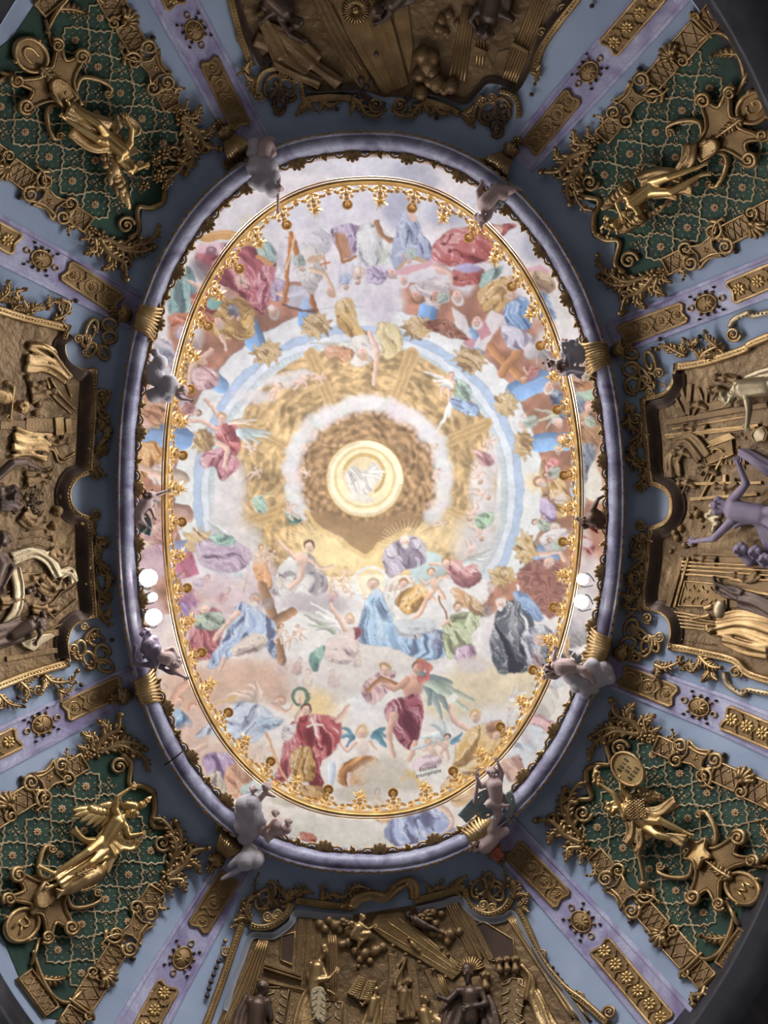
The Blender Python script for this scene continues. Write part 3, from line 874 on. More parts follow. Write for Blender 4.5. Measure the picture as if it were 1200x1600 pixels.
class Fig:
    """one continuous modelled body: capsules fused by a voxel remesh, then smoothed; fine pieces added after"""
    def __init__(self, h0=8.0): self.p = []; self.x = []; self.h0 = h0
    def _3(self, a):
        a = tuple(a); return np.array(a if len(a) == 3 else (*a, self.h0), float)
    def cap(self, a, ra, b, rb, fine=False):
        (self.x if fine else self.p).append((self._3(a), ra, self._3(b), rb)); return self
    def ball(self, c, r): c = self._3(c); return self.cap(c, r, c+np.array([0.01, 0, 0]), r)
    def chain(self, pts, rad):
        pts = [self._3(p) for p in pts]
        rad = [rad]*len(pts) if np.isscalar(rad) else list(rad)
        for i in range(len(pts)-1): self.cap(pts[i], rad[i], pts[i+1], rad[i+1])
        return self
    def head(self, c, u, up, face=(0, 0, 1), hair=True, beard=False, bald=False):
        c = self._3(c); up = np.array([*unit(up), 0.0]); f = np.array(face, float); f = f-up*np.dot(f, up); f /= np.linalg.norm(f)
        sd = np.cross(up, f)
        self.ball(c+up*u*.12, u*.38); self.cap(c+f*u*.06, u*.32, c-up*u*.34+f*u*.14, u*.17)
        self.cap(c+f*u*.37+up*u*.06, u*.06, c+f*u*.46-up*u*.1, u*.085)
        self.cap(c+f*u*.33+up*u*.13-sd*u*.17, u*.08, c+f*u*.33+up*u*.13+sd*u*.17, u*.08)
        for s in (-1, 1):
            self.cap(c+f*u*.34+up*u*.02+sd*s*u*.15, u*.055, c+f*u*.33+up*u*.02+sd*s*u*.17, u*.05, True)
            self.ball(c+sd*s*u*.38-up*u*.02, u*.1)
        self.cap(c+f*u*.36-up*u*.22-sd*u*.08, u*.05, c+f*u*.36-up*u*.22+sd*u*.08, u*.05)
        if hair and not bald:
            for k in range(11):
                w = 2*PI*k/11+random.random()*.3
                q = up*math.cos(w)*.36+sd*math.sin(w)*.40
                if q[:2].dot(up[:2]) < -.2: q = q*1.05
                self.ball(c+(q-f*(.06+.14*(k % 2)))*u+up*u*.1, u*(.13+.05*(k % 3)))
        if beard:
            for k in range(4): self.cap(c-up*u*.3+f*u*.2+sd*u*(k-1.5)*.1, u*.11, c-up*u*(.55+.1*(k % 2))+f*u*.18+sd*u*(k-1.5)*.08, u*.06)
        return self
    def hand(self, w, h, u, spread=0.5, curl=0.25):
        """palm and five fingers beyond the wrist"""
        w, h = self._3(w), self._3(h)
        d = h-w; n_ = np.linalg.norm(d); d = d/n_ if n_ > 1e-6 else np.array([1., 0, 0])
        s = np.array([-d[1], d[0], 0.0]); s = s/max(np.linalg.norm(s), 1e-6)
        p = h+d*u*.22
        self.cap(h, u*.13, p, u*.15)
        up = np.array([0, 0, 1.0])
        for k in range(4):
            a = (k-1.5)/1.5
            q = p+s*a*u*.12; L = u*(.26, .31, .29, .22)[k]
            m = q+(d+s*a*spread*.5)*L*.55
            self.cap(q, u*.06, m, u*.055, True); self.cap(m, u*.055, m+(d+s*a*spread*.5-up*curl)*L*.5, u*.042, True)
        t = h+d*u*.06+s*u*.13; m = t+(d*.6+s*.8)*u*.16
        self.cap(t, u*.065, m, u*.06, True); self.cap(m, u*.06, m+(d*.9+s*.3)*u*.13, u*.048, True)
        return self
    def body(self, J, u, fat=1.0, face=(0, 0, 1), head=True, **kw):
        g = {k: self._3(v) for k, v in J.items()}
        up = g['head'][:2]-g['chest'][:2]
        self.cap(g['chest'], u*.62*fat, g['pelvis'], u*.52*fat)
        sh = g.get('sl', g['chest']), g.get('sr', g['chest'])
        self.cap(sh[0], u*.3*fat, sh[1], u*.3*fat)
        nb = (sh[0]+sh[1])/2
        if head:
            self.cap(nb, u*.26*fat, g['head'], u*.2)
            self.head(g['head'], u, kw.pop('up', up), face, **kw)
        for s in 'lr':
            if 's'+s in g and 'e'+s in g:
                self.cap(g['s'+s], u*.27*fat, g['e'+s], u*.2*fat); 
                if 'h'+s in g:
                    self.cap(g['e'+s], u*.2*fat, g['h'+s], u*.13*fat); self.hand(g['e'+s], g['h'+s], u)
            if 'k'+s in g:
                hp = g.get('p'+s, g['pelvis'])
                self.cap(hp, u*.42*fat, g['k'+s], u*.28*fat)
                if 'a'+s in g:
                    mid = g['k'+s]*.6+g['a'+s]*.4
                    self.cap(g['k'+s], u*.27*fat, mid, u*.25*fat); self.cap(mid, u*.25*fat, g['a'+s], u*.15*fat)
                    if 't'+s in g:
                        self.cap(g['a'+s], u*.17*fat, g['t'+s], u*.12*fat)
                        dd = g['t'+s]-g['a'+s]; ss = np.array([-dd[1], dd[0], 0]); ss = ss/max(np.linalg.norm(ss), 1e-6)
                        for k in range(5): self.cap(g['t'+s]+ss*(k-2)*u*.05, u*.055, g['t'+s]+ss*(k-2)*u*.06+dd/np.linalg.norm(dd)*u*.12, u*.045, True)
        return self
    def folds(self, path, w0, w1, n=5, r0=2.0, r1=2.6, amp=1.5, hamp=2.0, seed=0):
        """cloth: strands of fold side by side along a path"""
        P = cr([self._3(p) for p in path], 5)
        N = path_normals(P); m = len(P); rr = random.Random(seed+int(P[0][0]))
        for k in range(n):
            a = (k/(n-1)-.5)*2 if n > 1 else 0
            ph = rr.random()*6
            q = []
            for i in range(m):
                u = i/(m-1); w = (w0+(w1-w0)*u)*a+amp*math.sin(u*5+ph)
                q.append(P[i]+np.array([N[i][0]*w, N[i][1]*w, hamp*math.cos(k*2.4+ph)-abs(a)*hamp]))
            self.chain(q, [max(r0+(r1-r0)*i/(m-1), 1.3*(w0+(w1-w0)*i/(m-1))/max(1, n-1)) for i in range(m)])
        return self
    def build(self, name, mat, parent=None, voxel=0.016, smooth=3, comp=True, base=None):
        E = []
        for a, ra, b, rb in self.p+self.x: E += [a, b]
        W = to_world(np.array(E), comp, base)
        V = []; Fc = []; XV = []; XF = []
        npz = len(self.p)
        for i, (a, ra, b, rb) in enumerate(self.p+self.x):
            v, f = capsule_mesh(W[2*i], ra*PXM, W[2*i+1], rb*PXM, (16 if max(ra, rb) > 8 else 12) if i < npz else 6)
            tv, tf = (V, Fc) if i < npz else (XV, XF)
            o = len(tv); tv.extend(v); tf.extend([tuple(q+o for q in g) for g in f])
        o = make_obj(name, V, Fc, mat, parent)
        md = o.modifiers.new('fuse', 'REMESH'); md.mode = 'VOXEL'; md.voxel_size = voxel; md.use_smooth_shade = True
        if smooth:
            ms = o.modifiers.new('soften', 'SMOOTH'); ms.factor = 0.5; ms.iterations = smooth
        org = 0.5*(np.array(V).max(0)+np.array(V).min(0))
        PENDING.append((o, (np.array(XV)-org).tolist() if XV else [], XF))
        return o
def finish_sculptures():
    bpy.context.view_layer.update()
    dg = bpy.context.evaluated_depsgraph_get()
    new = [bpy.data.meshes.new_from_object(o.evaluated_get(dg)) for o, _, _ in PENDING]
    for (o, xv, xf), me in zip(PENDING, new):
        o.modifiers.clear()
        mat = o.data.materials[0]; nm = o.name
        if xv:
            bm = bmesh.new(); bm.from_mesh(me)
            vs = [bm.verts.new(v) for v in xv]
            for f in xf: bm.faces.new([vs[i] for i in f])
            bm.to_mesh(me); bm.free()
        me.polygons.foreach_set('use_smooth', np.ones(len(me.polygons), bool))
        if not me.materials: me.materials.append(mat)
        old = o.data; o.data = me; bpy.data.meshes.remove(old)
def wing(T, root, tips, h0=10, h1=14, mat='gold', w=3.2, cov=0.45):
    """feathered wing: long quills from the arm of the wing to each tip, short coverts over them"""
    m = MB(); root = np.array(root, float)
    n = len(tips); arm_end = root+(np.array(tips[0])-root)*0.45
    for k, t in enumerate(tips):
        t = np.array(t, float); u = k/max(1, n-1)
        s = arm_end*(1-u)+root*u
        d = t-s
        m.tube([(*s, h0), (*(s+d*.5), (h0+h1)/2+1.5+k*.25), (*t, h1-1)], [w*.8, w*1.1, w*.35], flat=0.45, sides=6, n=5)
        m.tube([(*s, h0+3), (*(s+d*cov*.6), (h0+h1)/2+4), (*(s+d*cov), h1+1)], [w*.9, w*1.15, w*.5], flat=0.5, sides=6, n=4)
    m.tube([(*root, h0+3), (*((root+arm_end)/2+np.array([0, -1])), h0+6), (*arm_end, h0+4)], [w*1.2, w*1.5, w], flat=.7, n=5)
    return m.build('wing', mat, T)

# ================================================================== the four great gilded reliefs
def moulding(T, path, name='frame_moulding', mat='gold', bead=True, cav=None, hw=6.2, sm=True):
    """carved picture-frame moulding with a row of beads"""
    P = cr(path, 6) if sm else dense(path, 8)
    o = MB().sweep(P, [(-hw, 0), (-hw, 7), (-hw*.6, 10), (-hw*.1, 9), (hw*.2, 6.5), (hw*.6, 8), (hw, 6), (hw, 0)]).build(name, mat, T)
    if bead:
        b = MB(); b.beads(np.asarray(P)+path_normals(P)*0, 5.2, 1.7, 8.0)
        tag(b.build('bead_row', 'gold_bright', o), kind='stuff')
    return o
def cavetto(T, path, name, mat, w0, w1, h0, h1, sm=True):
    P = cr(path, 6) if sm else dense(path, 8)
    return MB().sweep(P, [(w0, h0), ((w0*.6+w1*.4), h0*.8+h1*.05), ((w0*.3+w1*.7), h0*.3+h1*.5), (w1, h1), (w1+np.sign(w1-w0)*1.5, h1), (w1+np.sign(w1-w0)*1.5, 0)]).build(name, mat, T)
def flutes(T, p0, p1, q0, q1, n, r, name='fluted_pilaster', mat='gold', h=3.0):
    """pilaster between edge p0-p1 and edge q0-q1, with n rounded flutes"""
    p0, p1, q0, q1 = [np.array(x, float) for x in (p0, p1, q0, q1)]
    o = MB().plate(dense([p0, q0, q1, p1], 12, True), 0, h, 0.4).build(name, 'gold_brown', T)
    m = MB()
    for k in range(n):
        a = (k+.5)/n
        A, B = p0*(1-a)+q0*a, p1*(1-a)+q1*a
        m.tube(dense([A, B], 16), r, h, flat=.9, sides=5, smooth_path=False)
    tag(m.build('flutes', mat, o), kind='stuff')
    return o
def bar(T, p, q, w, h=4.0, name='beam', mat='gold_brown', bev=.8):
    p, q = np.array(p, float), np.array(q, float); d = unit(q-p); n = np.array([-d[1], d[0]])*w/2
    return MB().plate(dense([p+n, q+n, q-n, p-n], 14, True), 0, h, bev).build(name, mat, T)
def slab(T, poly, h, name, mat='gold_brown', bev=.8, rim=None):
    o = MB().plate(dense(poly, 12, True), 0, h, bev).build(name, mat, T)
    if rim: MB().sweep(dense(poly, 10, True), [(-1, h-1), (-.8, h+1.5), (.8, h+1.5), (1.2, h-.5)], True).build('edging', rim, o)
    return o
def cloud_relief(T, blobs, h=4.0, mat='gold_brown', name='cloud'):
    """each cloud that hangs together is a piece of its own"""
    left = list(blobs)
    while left:
        grp = [left.pop()]; go = True
        while go:
            go = False
            for b_ in left[:]:
                if any(math.hypot(b_[0]-g[0], b_[1]-g[1]) < .9*(b_[2]+g[2]) for g in grp): grp.append(b_); left.remove(b_); go = True
        f = Fig(h)
        for x, y, r in grp:
            f.ball((x, y, h*.6), r)
            for k in range(3):
                a = random.random()*6.3; f.ball((x+r*.7*math.cos(a), y+r*.7*math.sin(a), h*.6), r*.5)
        f.build(name, mat, T, 0.018, 2)
def lines(T, groups, r, h, name, mat='gold', stuff=True):
    if not stuff:
        for g in groups: MB().tube(g, r, h, flat=.8, sides=5, n=5).build(name, mat, T)
        return
    m = MB()
    for g in groups: m.tube(g, r, h, flat=.8, sides=5, n=5)
    o = m.build(name, mat, T)
    if stuff: tag(o, kind='stuff')
    return o
def arabesque(T, c, ax, L, W, n=3, r=1.0, h=5.0, name='arabesque', mat='gilt_silver'):
    c = np.array(c, float); ax = unit(ax); pr = np.array([-ax[1], ax[0]]); m = MB()
    for k in range(n):
        b = c+ax*(k/(n-1)-.5)*L if n > 1 else c
        for s in (-1, 1):
            m.tube([b+pr*s*W*(.15+.3*t*math.cos(0))+ax*L/n*.4*math.sin(t*5) + pr*s*W*.12*math.cos(t*6) for t in np.linspace(0, 1, 7)], r, h, sides=5, n=3)
            m.dome(b+pr*s*W*.22, r*1.6, r*1.6, r*1.6, 0, h, 6, 2)
    return tag(m.build(name, mat, T), kind='stuff')
def strap_loops(T, loops, mat='gold', h=4.0, r=2.8):
    """open strapwork: loops of band through which the blue plaster shows"""
    for k, (x, y, a, b_, rot) in enumerate(loops):
        ca, sa = math.cos(rot), math.sin(rot); pts = []; rr = []; sg = 1 if k % 2 else -1
        for i in range(30):
            u = i/29; t = 1.1*k+sg*(7.6*u); q = 1.0 if u < .62 else 1-.62*(u-.62)/.38
            pts.append((x+ca*a*q*math.cos(t)-sa*b_*q*math.sin(t), y+sa*a*q*math.cos(t)+ca*b_*q*math.sin(t), h+3*max(0, u-.6))); rr.append(r*(1.25-.3*u))
        m = MB(); m.tube(pts, rr, flat=.75, sides=6, smooth_path=False); m.dome(pts[-1][:2], r*1.3, r*1.3, r*1.6, 0, h, 8, 3); m.dome(pts[0][:2], r*1.5, r*1.5, r*1.6, 0, h-1, 8, 3)
        m.build('strap_scroll', mat, T)
def leafs(T, specs, mat='gold', h=3.0):
    for pts, w in specs:
        w *= 1.55; P = np.array(pts, float)
        m = MB(); m.leaf(P, w, 5, h, w*.5, w*.6)
        d = unit(P[1]-P[0]); n = np.array([-d[1], d[0]])*(1 if (P[-1]-P[0])@np.array([-d[1], d[0]]) < 0 else -1)
        m.leaf([P[0]+d*2, P[0]+d*w*.9+n*w*.8, P[0]+d*w*1.0+n*w*1.9], w*.7, 4, h, w*.4, w*.6)
        m.build('acanthus_leaf', mat, T)
def scrolls(T, specs, mat='gold', h=5.0):
    for x, y, R, tn, a0, sg in specs: MB().scroll((x, y), R, tn, a0, sg, R*.26, h).build('scroll', mat, T)
def buds(T, pts, r, mat='bronze', h=4.0):
    for x, y in pts: MB().dome((x, y), r, r, r*1.2, 0, h, 8, 4).build('bud', mat, T)

def running_scroll(T, p0, p1, out, n=4):
    """wave of volutes and acanthus along the outside of a frame"""
    p0, p1 = np.array(p0, float), np.array(p1, float); d = unit(p1-p0); o = np.array(out, float); L = np.linalg.norm(p1-p0)/n
    for k in range(n):
        c = p0+d*L*(k+.5); s = 1 if k % 2 else -1; a = math.atan2(d[1], d[0])
        MB().scroll(c+o*2*s, 10, 1.7, a+(PI if s > 0 else 0), s, 2.8, 4).build('scroll', 'gold', T)
        MB().leaf([c+d*4+o*8*s, c+d*L*.4+o*11*s, c+d*L*.75+o*2*s, c+d*L*.95-o*9*s], 11, 5, 3, 5, 5).build('acanthus_leaf', 'gold', T)
        MB().tube([c-d*9-o*6*s, c-d*2-o*11*s, c+d*9-o*8*s], [1.6, 2.6, 1.4], 3, sides=6).build('stem', 'gold', T)
# ---------------------------------------------------------------- bottom relief
T = thing('gilded_relief', (600, 1520), 'gilded relief below the oval: light beam from clouds falling on kneeling monks', 'relief', 'great gilded reliefs')
field = [(400, 1455), (430, 1460), (455, 1440), (470, 1424), (550, 1430), (650, 1414), (720, 1400), (740, 1426), (768, 1436), (800, 1426), (822, 1460), (852, 1512), (905, 1572), (930, 1625), (330, 1625), (352, 1565), (378, 1500)]
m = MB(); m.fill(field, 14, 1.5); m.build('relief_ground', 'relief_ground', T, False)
GL = [(318, 1612), (333, 1572), (350, 1525), (366, 1478), (379, 1440)]
GR = [(806, 1418), (822, 1448), (845, 1498), (880, 1542), (912, 1566), (950, 1600)]
moulding(T, GL); moulding(T, GR)
moulding(T, [(390, 1446), (404, 1450), (420, 1448), (436, 1440), (448, 1428), (456, 1412)], hw=6)
moulding(T, [(726, 1388), (730, 1408), (744, 1424), (766, 1430), (788, 1420), (799, 1404)], hw=6)
moulding(T, [(462, 1407), (505, 1413), (552, 1418)]); moulding(T, [(648, 1407), (690, 1397), (728, 1386)])
IN = [(352, 1580), (362, 1540), (378, 1498), (392, 1464), (412, 1462), (428, 1462), (446, 1450), (456, 1440), (464, 1427), (508, 1431), (552, 1434)]
cavetto(T, IN, 'inner_moulding', 'moulding_grey', -5, 4, 9, 4)
IN2 = [(650, 1421), (690, 1412), (718, 1404), (730, 1420), (748, 1434), (770, 1438), (788, 1434), (802, 1428), (818, 1458), (848, 1510), (890, 1562), (920, 1605)]
cavetto(T, IN2, 'inner_moulding', 'moulding_grey', -5, 4, 9, 4)
# shells of scrolls in the two upper corners
for (cx, cy, sx) in ((424, 1408, 1), (764, 1394, -1)):
    scrolls(T, [(cx-6*sx, cy+24, 9, 1.7, 0, 1), (cx+9*sx, cy+20, 9, 1.7, PI, -1)], 'gold_bright', 6)
    strap_loops(T, [(cx-12*sx, cy-2, 12, 17, .5*sx), (cx+15*sx, cy-6, 11, 16, -.5*sx), (cx, cy-18, 7, 12, 0)], 'gold')
    leafs(T, [([(cx, cy+12), (cx+2*sx, cy-6), (cx-4*sx, cy-26)], 5), ([(cx-2, cy+14), (cx-20*sx, cy-4), (cx-26*sx, cy-28), (cx-20*sx, cy-44)], 5),
              ([(cx+2, cy+10), (cx+14*sx, cy-14), (cx+10*sx, cy-32)], 4)], 'gold_brown')
    buds(T, [(cx-30*sx, cy-10), (cx+28*sx, cy-14)], 4, 'gold')
leafs(T, [([(392, 1440), (384, 1424), (390, 1404), (404, 1398)], 8), ([(380, 1448), (372, 1436), (376, 1424)], 6), ([(800, 1404), (806, 1386), (796, 1374)], 8), ([(808, 1420), (820, 1408), (826, 1396)], 6),
          ([(462, 1402), (476, 1392), (490, 1396)], 6), ([(500, 1408), (520, 1398), (536, 1402), (548, 1392)], 7), ([(700, 1390), (716, 1380), (728, 1368)], 7), ([(668, 1398), (684, 1386), (700, 1388)], 6),
          ([(448, 1410), (458, 1394), (470, 1390)], 7), ([(560, 1412), (548, 1398), (556, 1384), (576, 1388)], 8)])
scrolls(T, [(352, 1486, 9, 1.6, -1, 1), (384, 1410, 9, 1.5, 0, 1), (846, 1490, 9, 1.6, PI, -1), (806, 1382, 8, 1.5, 2, 1), (905, 1556, 10, 1.6, -2, -1), (560, 1392, 9, 1.6, 0, -1), (952, 1582, 11, 1.7, 3, 1)])
buds(T, [(342, 1502), (338, 1512), (334, 1523), (330, 1534), (327, 1545), (324, 1556), (862, 1512), (869, 1522), (876, 1532), (884, 1541), (890, 1551), (853, 1503)], 4.2, 'bronze')
buds(T, [(509, 1386), (474, 1384), (690, 1376), (352, 1470), (826, 1400)], 4, 'gold')
# banner over the frame
m = MB()
bp = [(549, 1418, 9), (560, 1404, 13), (582, 1398, 15), (602, 1402, 15), (620, 1386, 15), (636, 1376, 13), (646, 1384, 11), (648, 1406, 9)]
m.sweep(cr(bp, 5), [(-9, 0), (-9, 2), (0, 4), (9, 2), (9, 0)]); ban = m.build('banner', 'gold', T)
m = MB()
for x0, y0, x1, y1, n_ in ((582, 1404, 592, 1402, 5), (602, 1396, 612, 1388, 5), (618, 1384, 634, 1380, 8)):
    for k in range(n_):
        x, y = x0+(x1-x0)*k/(n_-1), y0+(y1-y0)*k/(n_-1)
        m.tube([(x, y-2.6), (x+.3, y+2.6)], .5, 19.5, sides=5, n=2)
m.build('lettering', 'letter_ink', ban)
# architecture of the scene
flutes(T, (404, 1468), (338, 1612), (420, 1470), (384, 1612), 5, 2.2)
flutes(T, (790, 1432), (890, 1590), (802, 1430), (925, 1595), 4, 2.4)
for x in (470, 484, 500, 516): bar(T, (x, 1434), (x-6, 1545), 9, 3.0, 'pilaster')
flutes(T, (512, 1460), (516, 1572), (526, 1460), (530, 1572), 4, 1.4)
flutes(T, (694, 1412), (735, 1500), (712, 1406), (757, 1496), 5, 1.5)
bar(T, (728, 1420), (768, 1500), 9, 4.0, 'pilaster'); bar(T, (716, 1428), (752, 1500), 4, 5.0, 'pilaster')
bar(T, (414, 1506), (470, 1524), 5, 7, 'cornice'); bar(T, (412, 1512), (472, 1531), 3, 9, 'cornice', 'gold')
bar(T, (402, 1531), (480, 1548), 4, 8, 'cornice', 'gold')
slab(T, [(440, 1462), (461, 1456), (456, 1508), (438, 1500)], 3, 'niche', 'bronze', .5, 'gold')
slab(T, [(744, 1444), (756, 1440), (802, 1468), (806, 1500), (768, 1502)], 3, 'window_opening', 'bronze', .5, 'gold')
slab(T, [(421, 1542), (452, 1543), (440, 1612), (400, 1612)], 5, 'carved_panel', 'gold_brown', .8, 'gold')
arabesque(T, (430, 1572), (.2, -1), 40, 30, 4, .9, 6)
slab(T, [(455, 1545), (474, 1550), (466, 1612), (446, 1612)], 5, 'carved_panel', 'gold_brown', .8, 'gold')
slab(T, [(509, 1562), (535, 1566), (533, 1612), (506, 1612)], 6, 'carved_panel', 'gold_brown', .8, 'gold')
arabesque(T, (520, 1588), (0, -1), 34, 20, 3, .9, 7)
slab(T, [(536, 1570), (543, 1571), (543, 1612), (535, 1612)], 4, 'post', 'gold_brown')
bar(T, (641, 1500), (656, 1600), 14, 5, 'door_post'); bar(T, (620, 1592), (660, 1590), 5, 8, 'rail'); bar(T, (628, 1604), (662, 1602), 5, 8, 'rail')
bar(T, (668, 1514), (690, 1560), 12, 4, 'pilaster'); flutes(T, (682, 1522), (692, 1560), (694, 1522), (704, 1556), 4, 1.2)
# clouds, light beam, angels
cloud_relief(T, [(500, 1444, 8), (508, 1452, 7), (524, 1446, 9), (514, 1438, 8), (532, 1454, 6), (536, 1440, 8)], 4)
cloud_relief(T, [(534, 1476, 7), (545, 1473, 8), (556, 1486, 8), (570, 1490, 9), (586, 1486, 9), (598, 1480, 8), (562, 1500, 6), (578, 1502, 6), (560, 1510, 4)], 4)
cloud_relief(T, [(664, 1430, 8), (676, 1426, 8), (690, 1428, 6), (676, 1458, 8), (690, 1460, 9), (704, 1460, 9), (718, 1456, 7), (700, 1472, 7), (680, 1444, 7)], 4)
slab(T, [(578, 1448), (590, 1428), (628, 1424), (652, 1450), (690, 1484), (726, 1514), (708, 1532), (660, 1502), (606, 1470)], 6, 'light_beam', 'gold', 1.2)
lines(T, [[(590, 1450), (650, 1486), (712, 1524)], [(606, 1440), (660, 1478), (716, 1518)], [(622, 1434), (670, 1474), (720, 1514)]], .7, 6.5, 'beam_rays', 'gold_bright')
for k, (x, y) in enumerate([(614, 1478), (634, 1492), (655, 1504), (676, 1516), (696, 1527), (690, 1482), (700, 1492)]):
    f = Fig(8); f.head((x, y), 7, (0, -1)); f.build('cherub_head', 'gold_brown', T, 0.014, 2)
f = Fig(12); f.body(dict(head=(567, 1434), chest=(560, 1450), pelvis=(552, 1461), sl=(553, 1444), sr=(566, 1446), er=(575, 1452), hr=(583, 1448), kl=(578, 1459), al=(566, 1472), tl=(560, 1480), kr=(564, 1470), ar=(558, 1484)), 13, 1.05, (.6, .3, 1))
f.build('flying_angel', 'gold', T, 0.014)
wing(T, (555, 1446), [(532, 1436), (534, 1444), (538, 1452)], 10, 14, 'gold', 3)
f = Fig(10); f.body(dict(head=(638, 1430), chest=(650, 1438), pelvis=(664, 1446), sl=(648, 1432), sr=(646, 1444), kl=(680, 1452), al=(694, 1460)), 12, 1.05, (-.5, .5, 1)); f.build('flying_angel', 'bronze', T, 0.014)
wing(T, (652, 1436), [(672, 1420), (676, 1428), (678, 1436)], 8, 12, 'gold_brown', 3)
f = Fig(9); f.body(dict(head=(639, 1466), chest=(644, 1474), pelvis=(649, 1480), kl=(654, 1484), al=(659, 1485), kr=(652, 1484), ar=(656, 1488)), 6, 1.1); f.build('soaring_child', 'gold', T, 0.012, 2)
# low-relief figures
f = Fig(8); f.body(dict(head=(588, 1547), chest=(584, 1564), pelvis=(580, 1590), sl=(592, 1560), sr=(576, 1560), er=(566, 1572), hr=(560, 1562)), 12, 1.0, (-.8, .2, .7), bald=True)
f.folds([(588, 1560), (586, 1580), (580, 1612)], 8, 16, 6, 1.5, 2.0); f.build('reading_monk', 'gold', T, 0.015)
bk = slab(T, [(560, 1523), (542, 1552), (560, 1562), (572, 1530)], 12, 'open_book', 'gold', .8)
slab(T, [(573, 1530), (561, 1562), (578, 1566), (589, 1532)], 12, 'open_book', 'gold', .8)
lines(T, [[(562-.57*3.4*k+12, 1527+k*3.2+4), (562-.57*3.4*k, 1527+k*3.2)] for k in range(9)]+[[(575-1.3*k, 1534+k*3.3), (588-1.2*k, 1536+k*3.3)] for k in range(9)], .6, 12.5, 'page_lines', 'gold_bright')
f = Fig(7); f.body(dict(head=(637, 1534), chest=(632, 1552), pelvis=(630, 1580), sl=(640, 1550), sr=(624, 1548), er=(640, 1556), hr=(618, 1540)), 14, 1, (-.5, .2, .8), beard=True)
f.folds([(612, 1490), (614, 1540), (608, 1600)], 5, 8, 4, 1.6, 2.2).folds([(634, 1496), (622, 1526), (618, 1540)], 3, 6, 3, 1.5, 1.8).folds([(634, 1556), (636, 1590)], 8, 10, 4, 1.6, 2); f.build('curtain_bearer', 'gold_brown', T, 0.016)
f = Fig(9); f.body(dict(head=(664, 1563), chest=(662, 1584), pelvis=(668, 1606), sl=(654, 1580), sr=(674, 1584)), 17, 1, (.8, .1, .6)); f.folds([(660, 1580), (676, 1592), (690, 1600)], 8, 10, 5, 1.8, 2.2); f.build('kneeling_monk', 'gold', T, 0.016)
for (x, y, u) in ((779, 1502, 13), (791, 1500, 13), (804, 1500, 14), (757, 1525, 16)):
    f = Fig(9); f.head((x, y), u, (0, -1), (-.3, .2, 1)); f.cap((x, y+u*.4), u*.25, (x+2, y+u), u*.5); f.build('onlooker_head', 'gold_brown', T, 0.014)
slab(T, [(784, 1536), (800, 1528), (816, 1530), (818, 1560), (812, 1592), (820, 1596), (800, 1606), (784, 1600), (782, 1566)], 6, 'chair_back', 'gold_brown', 1.2, 'gold')
arabesque(T, (800, 1566), (.1, -1), 62, 34, 5, 1.0, 7)
f = Fig(7); f.folds([(812, 1510), (826, 1530), (822, 1560)], 6, 9, 4, 1.8, 2.4).folds([(832, 1550), (845, 1580), (858, 1612)], 8, 14, 5, 1.8, 2.6); f.build('side_drapery', 'gold', T, 0.016)
sun = MB()
for k in range(13):
    a = -PI*.95+k*PI*.85/12
    sun.tube([(735, 1518), (735+24*math.cos(a), 1518+24*math.sin(a))], [1, 2.2], 6, flat=.7, sides=5, n=4)
sun.build('halo_rays', 'gold', T)

def relief_person(name, label, c, mat, fn, parts=None, voxel=.016):
    """a figure carved in high relief: part of the relief it stands in"""
    f = Fig(12); fn(f); R = f.build(name, mat, T, voxel); R['label'] = label
    if parts: parts(R)
    return R
def f_bishop(f):
    f.body(dict(head=(508, 1488), chest=(496, 1512), pelvis=(490, 1548), sl=(490, 1504), sr=(504, 1506), el=(488, 1534), hl=(0, 0)) and
           dict(head=(508, 1488, 14), chest=(495, 1512), pelvis=(489, 1546), sl=(486, 1506), sr=(502, 1508), el=(492, 1534, 18), er=(512, 1532, 16), hr=(523, 1520, 16)), 18, 1.0, (.95, .25, .35), bald=True)
    f.cap((492, 1534, 18), 4.5, (513, 1530, 17), 4).ball((507, 1480, 14), 7)
    f.folds([(488, 1505), (486, 1520), (494, 1536)], 7, 8, 5, 2, 2.2)
    f.folds([(490, 1540), (482, 1575), (476, 1612)], 9, 20, 7, 2.2, 3.0)
    f.cap((512, 1548, 12), 3, (521, 1553, 12), 2.4).hand((514, 1549, 12), (521, 1553, 12), 15)
def p_bishop(R):
    MB().plate(cr([(487, 1545), (506, 1544), (510, 1580), (506, 1600), (492, 1590), (485, 1565)], 5, True), 10, 22, 2).build('stole', 'gilt_silver', R)
    arabesque(R, (498, 1570), (.1, -1), 44, 20, 5, .9, 22.5)
relief_person('relief_figure', 'gilded standing bald monk in cape raising one hand, in the bottom relief', (492, 1545), 'gold', f_bishop, p_bishop)
def f_leftmonk(f):
    f.body(dict(head=(411, 1544, 16), chest=(402, 1574), pelvis=(398, 1612), sl=(390, 1566), sr=(418, 1566), er=(424, 1592)), 24, 1.0, (.9, .3, .3), bald=True)
    f.folds([(398, 1560), (392, 1585), (388, 1620)], 16, 24, 6, 3, 3.5); f.ball((409, 1540, 16), 9)
relief_person('relief_figure', 'dark bronze bald monk seen from behind, lower left of the bottom relief', (402, 1580), 'bronze', f_leftmonk)
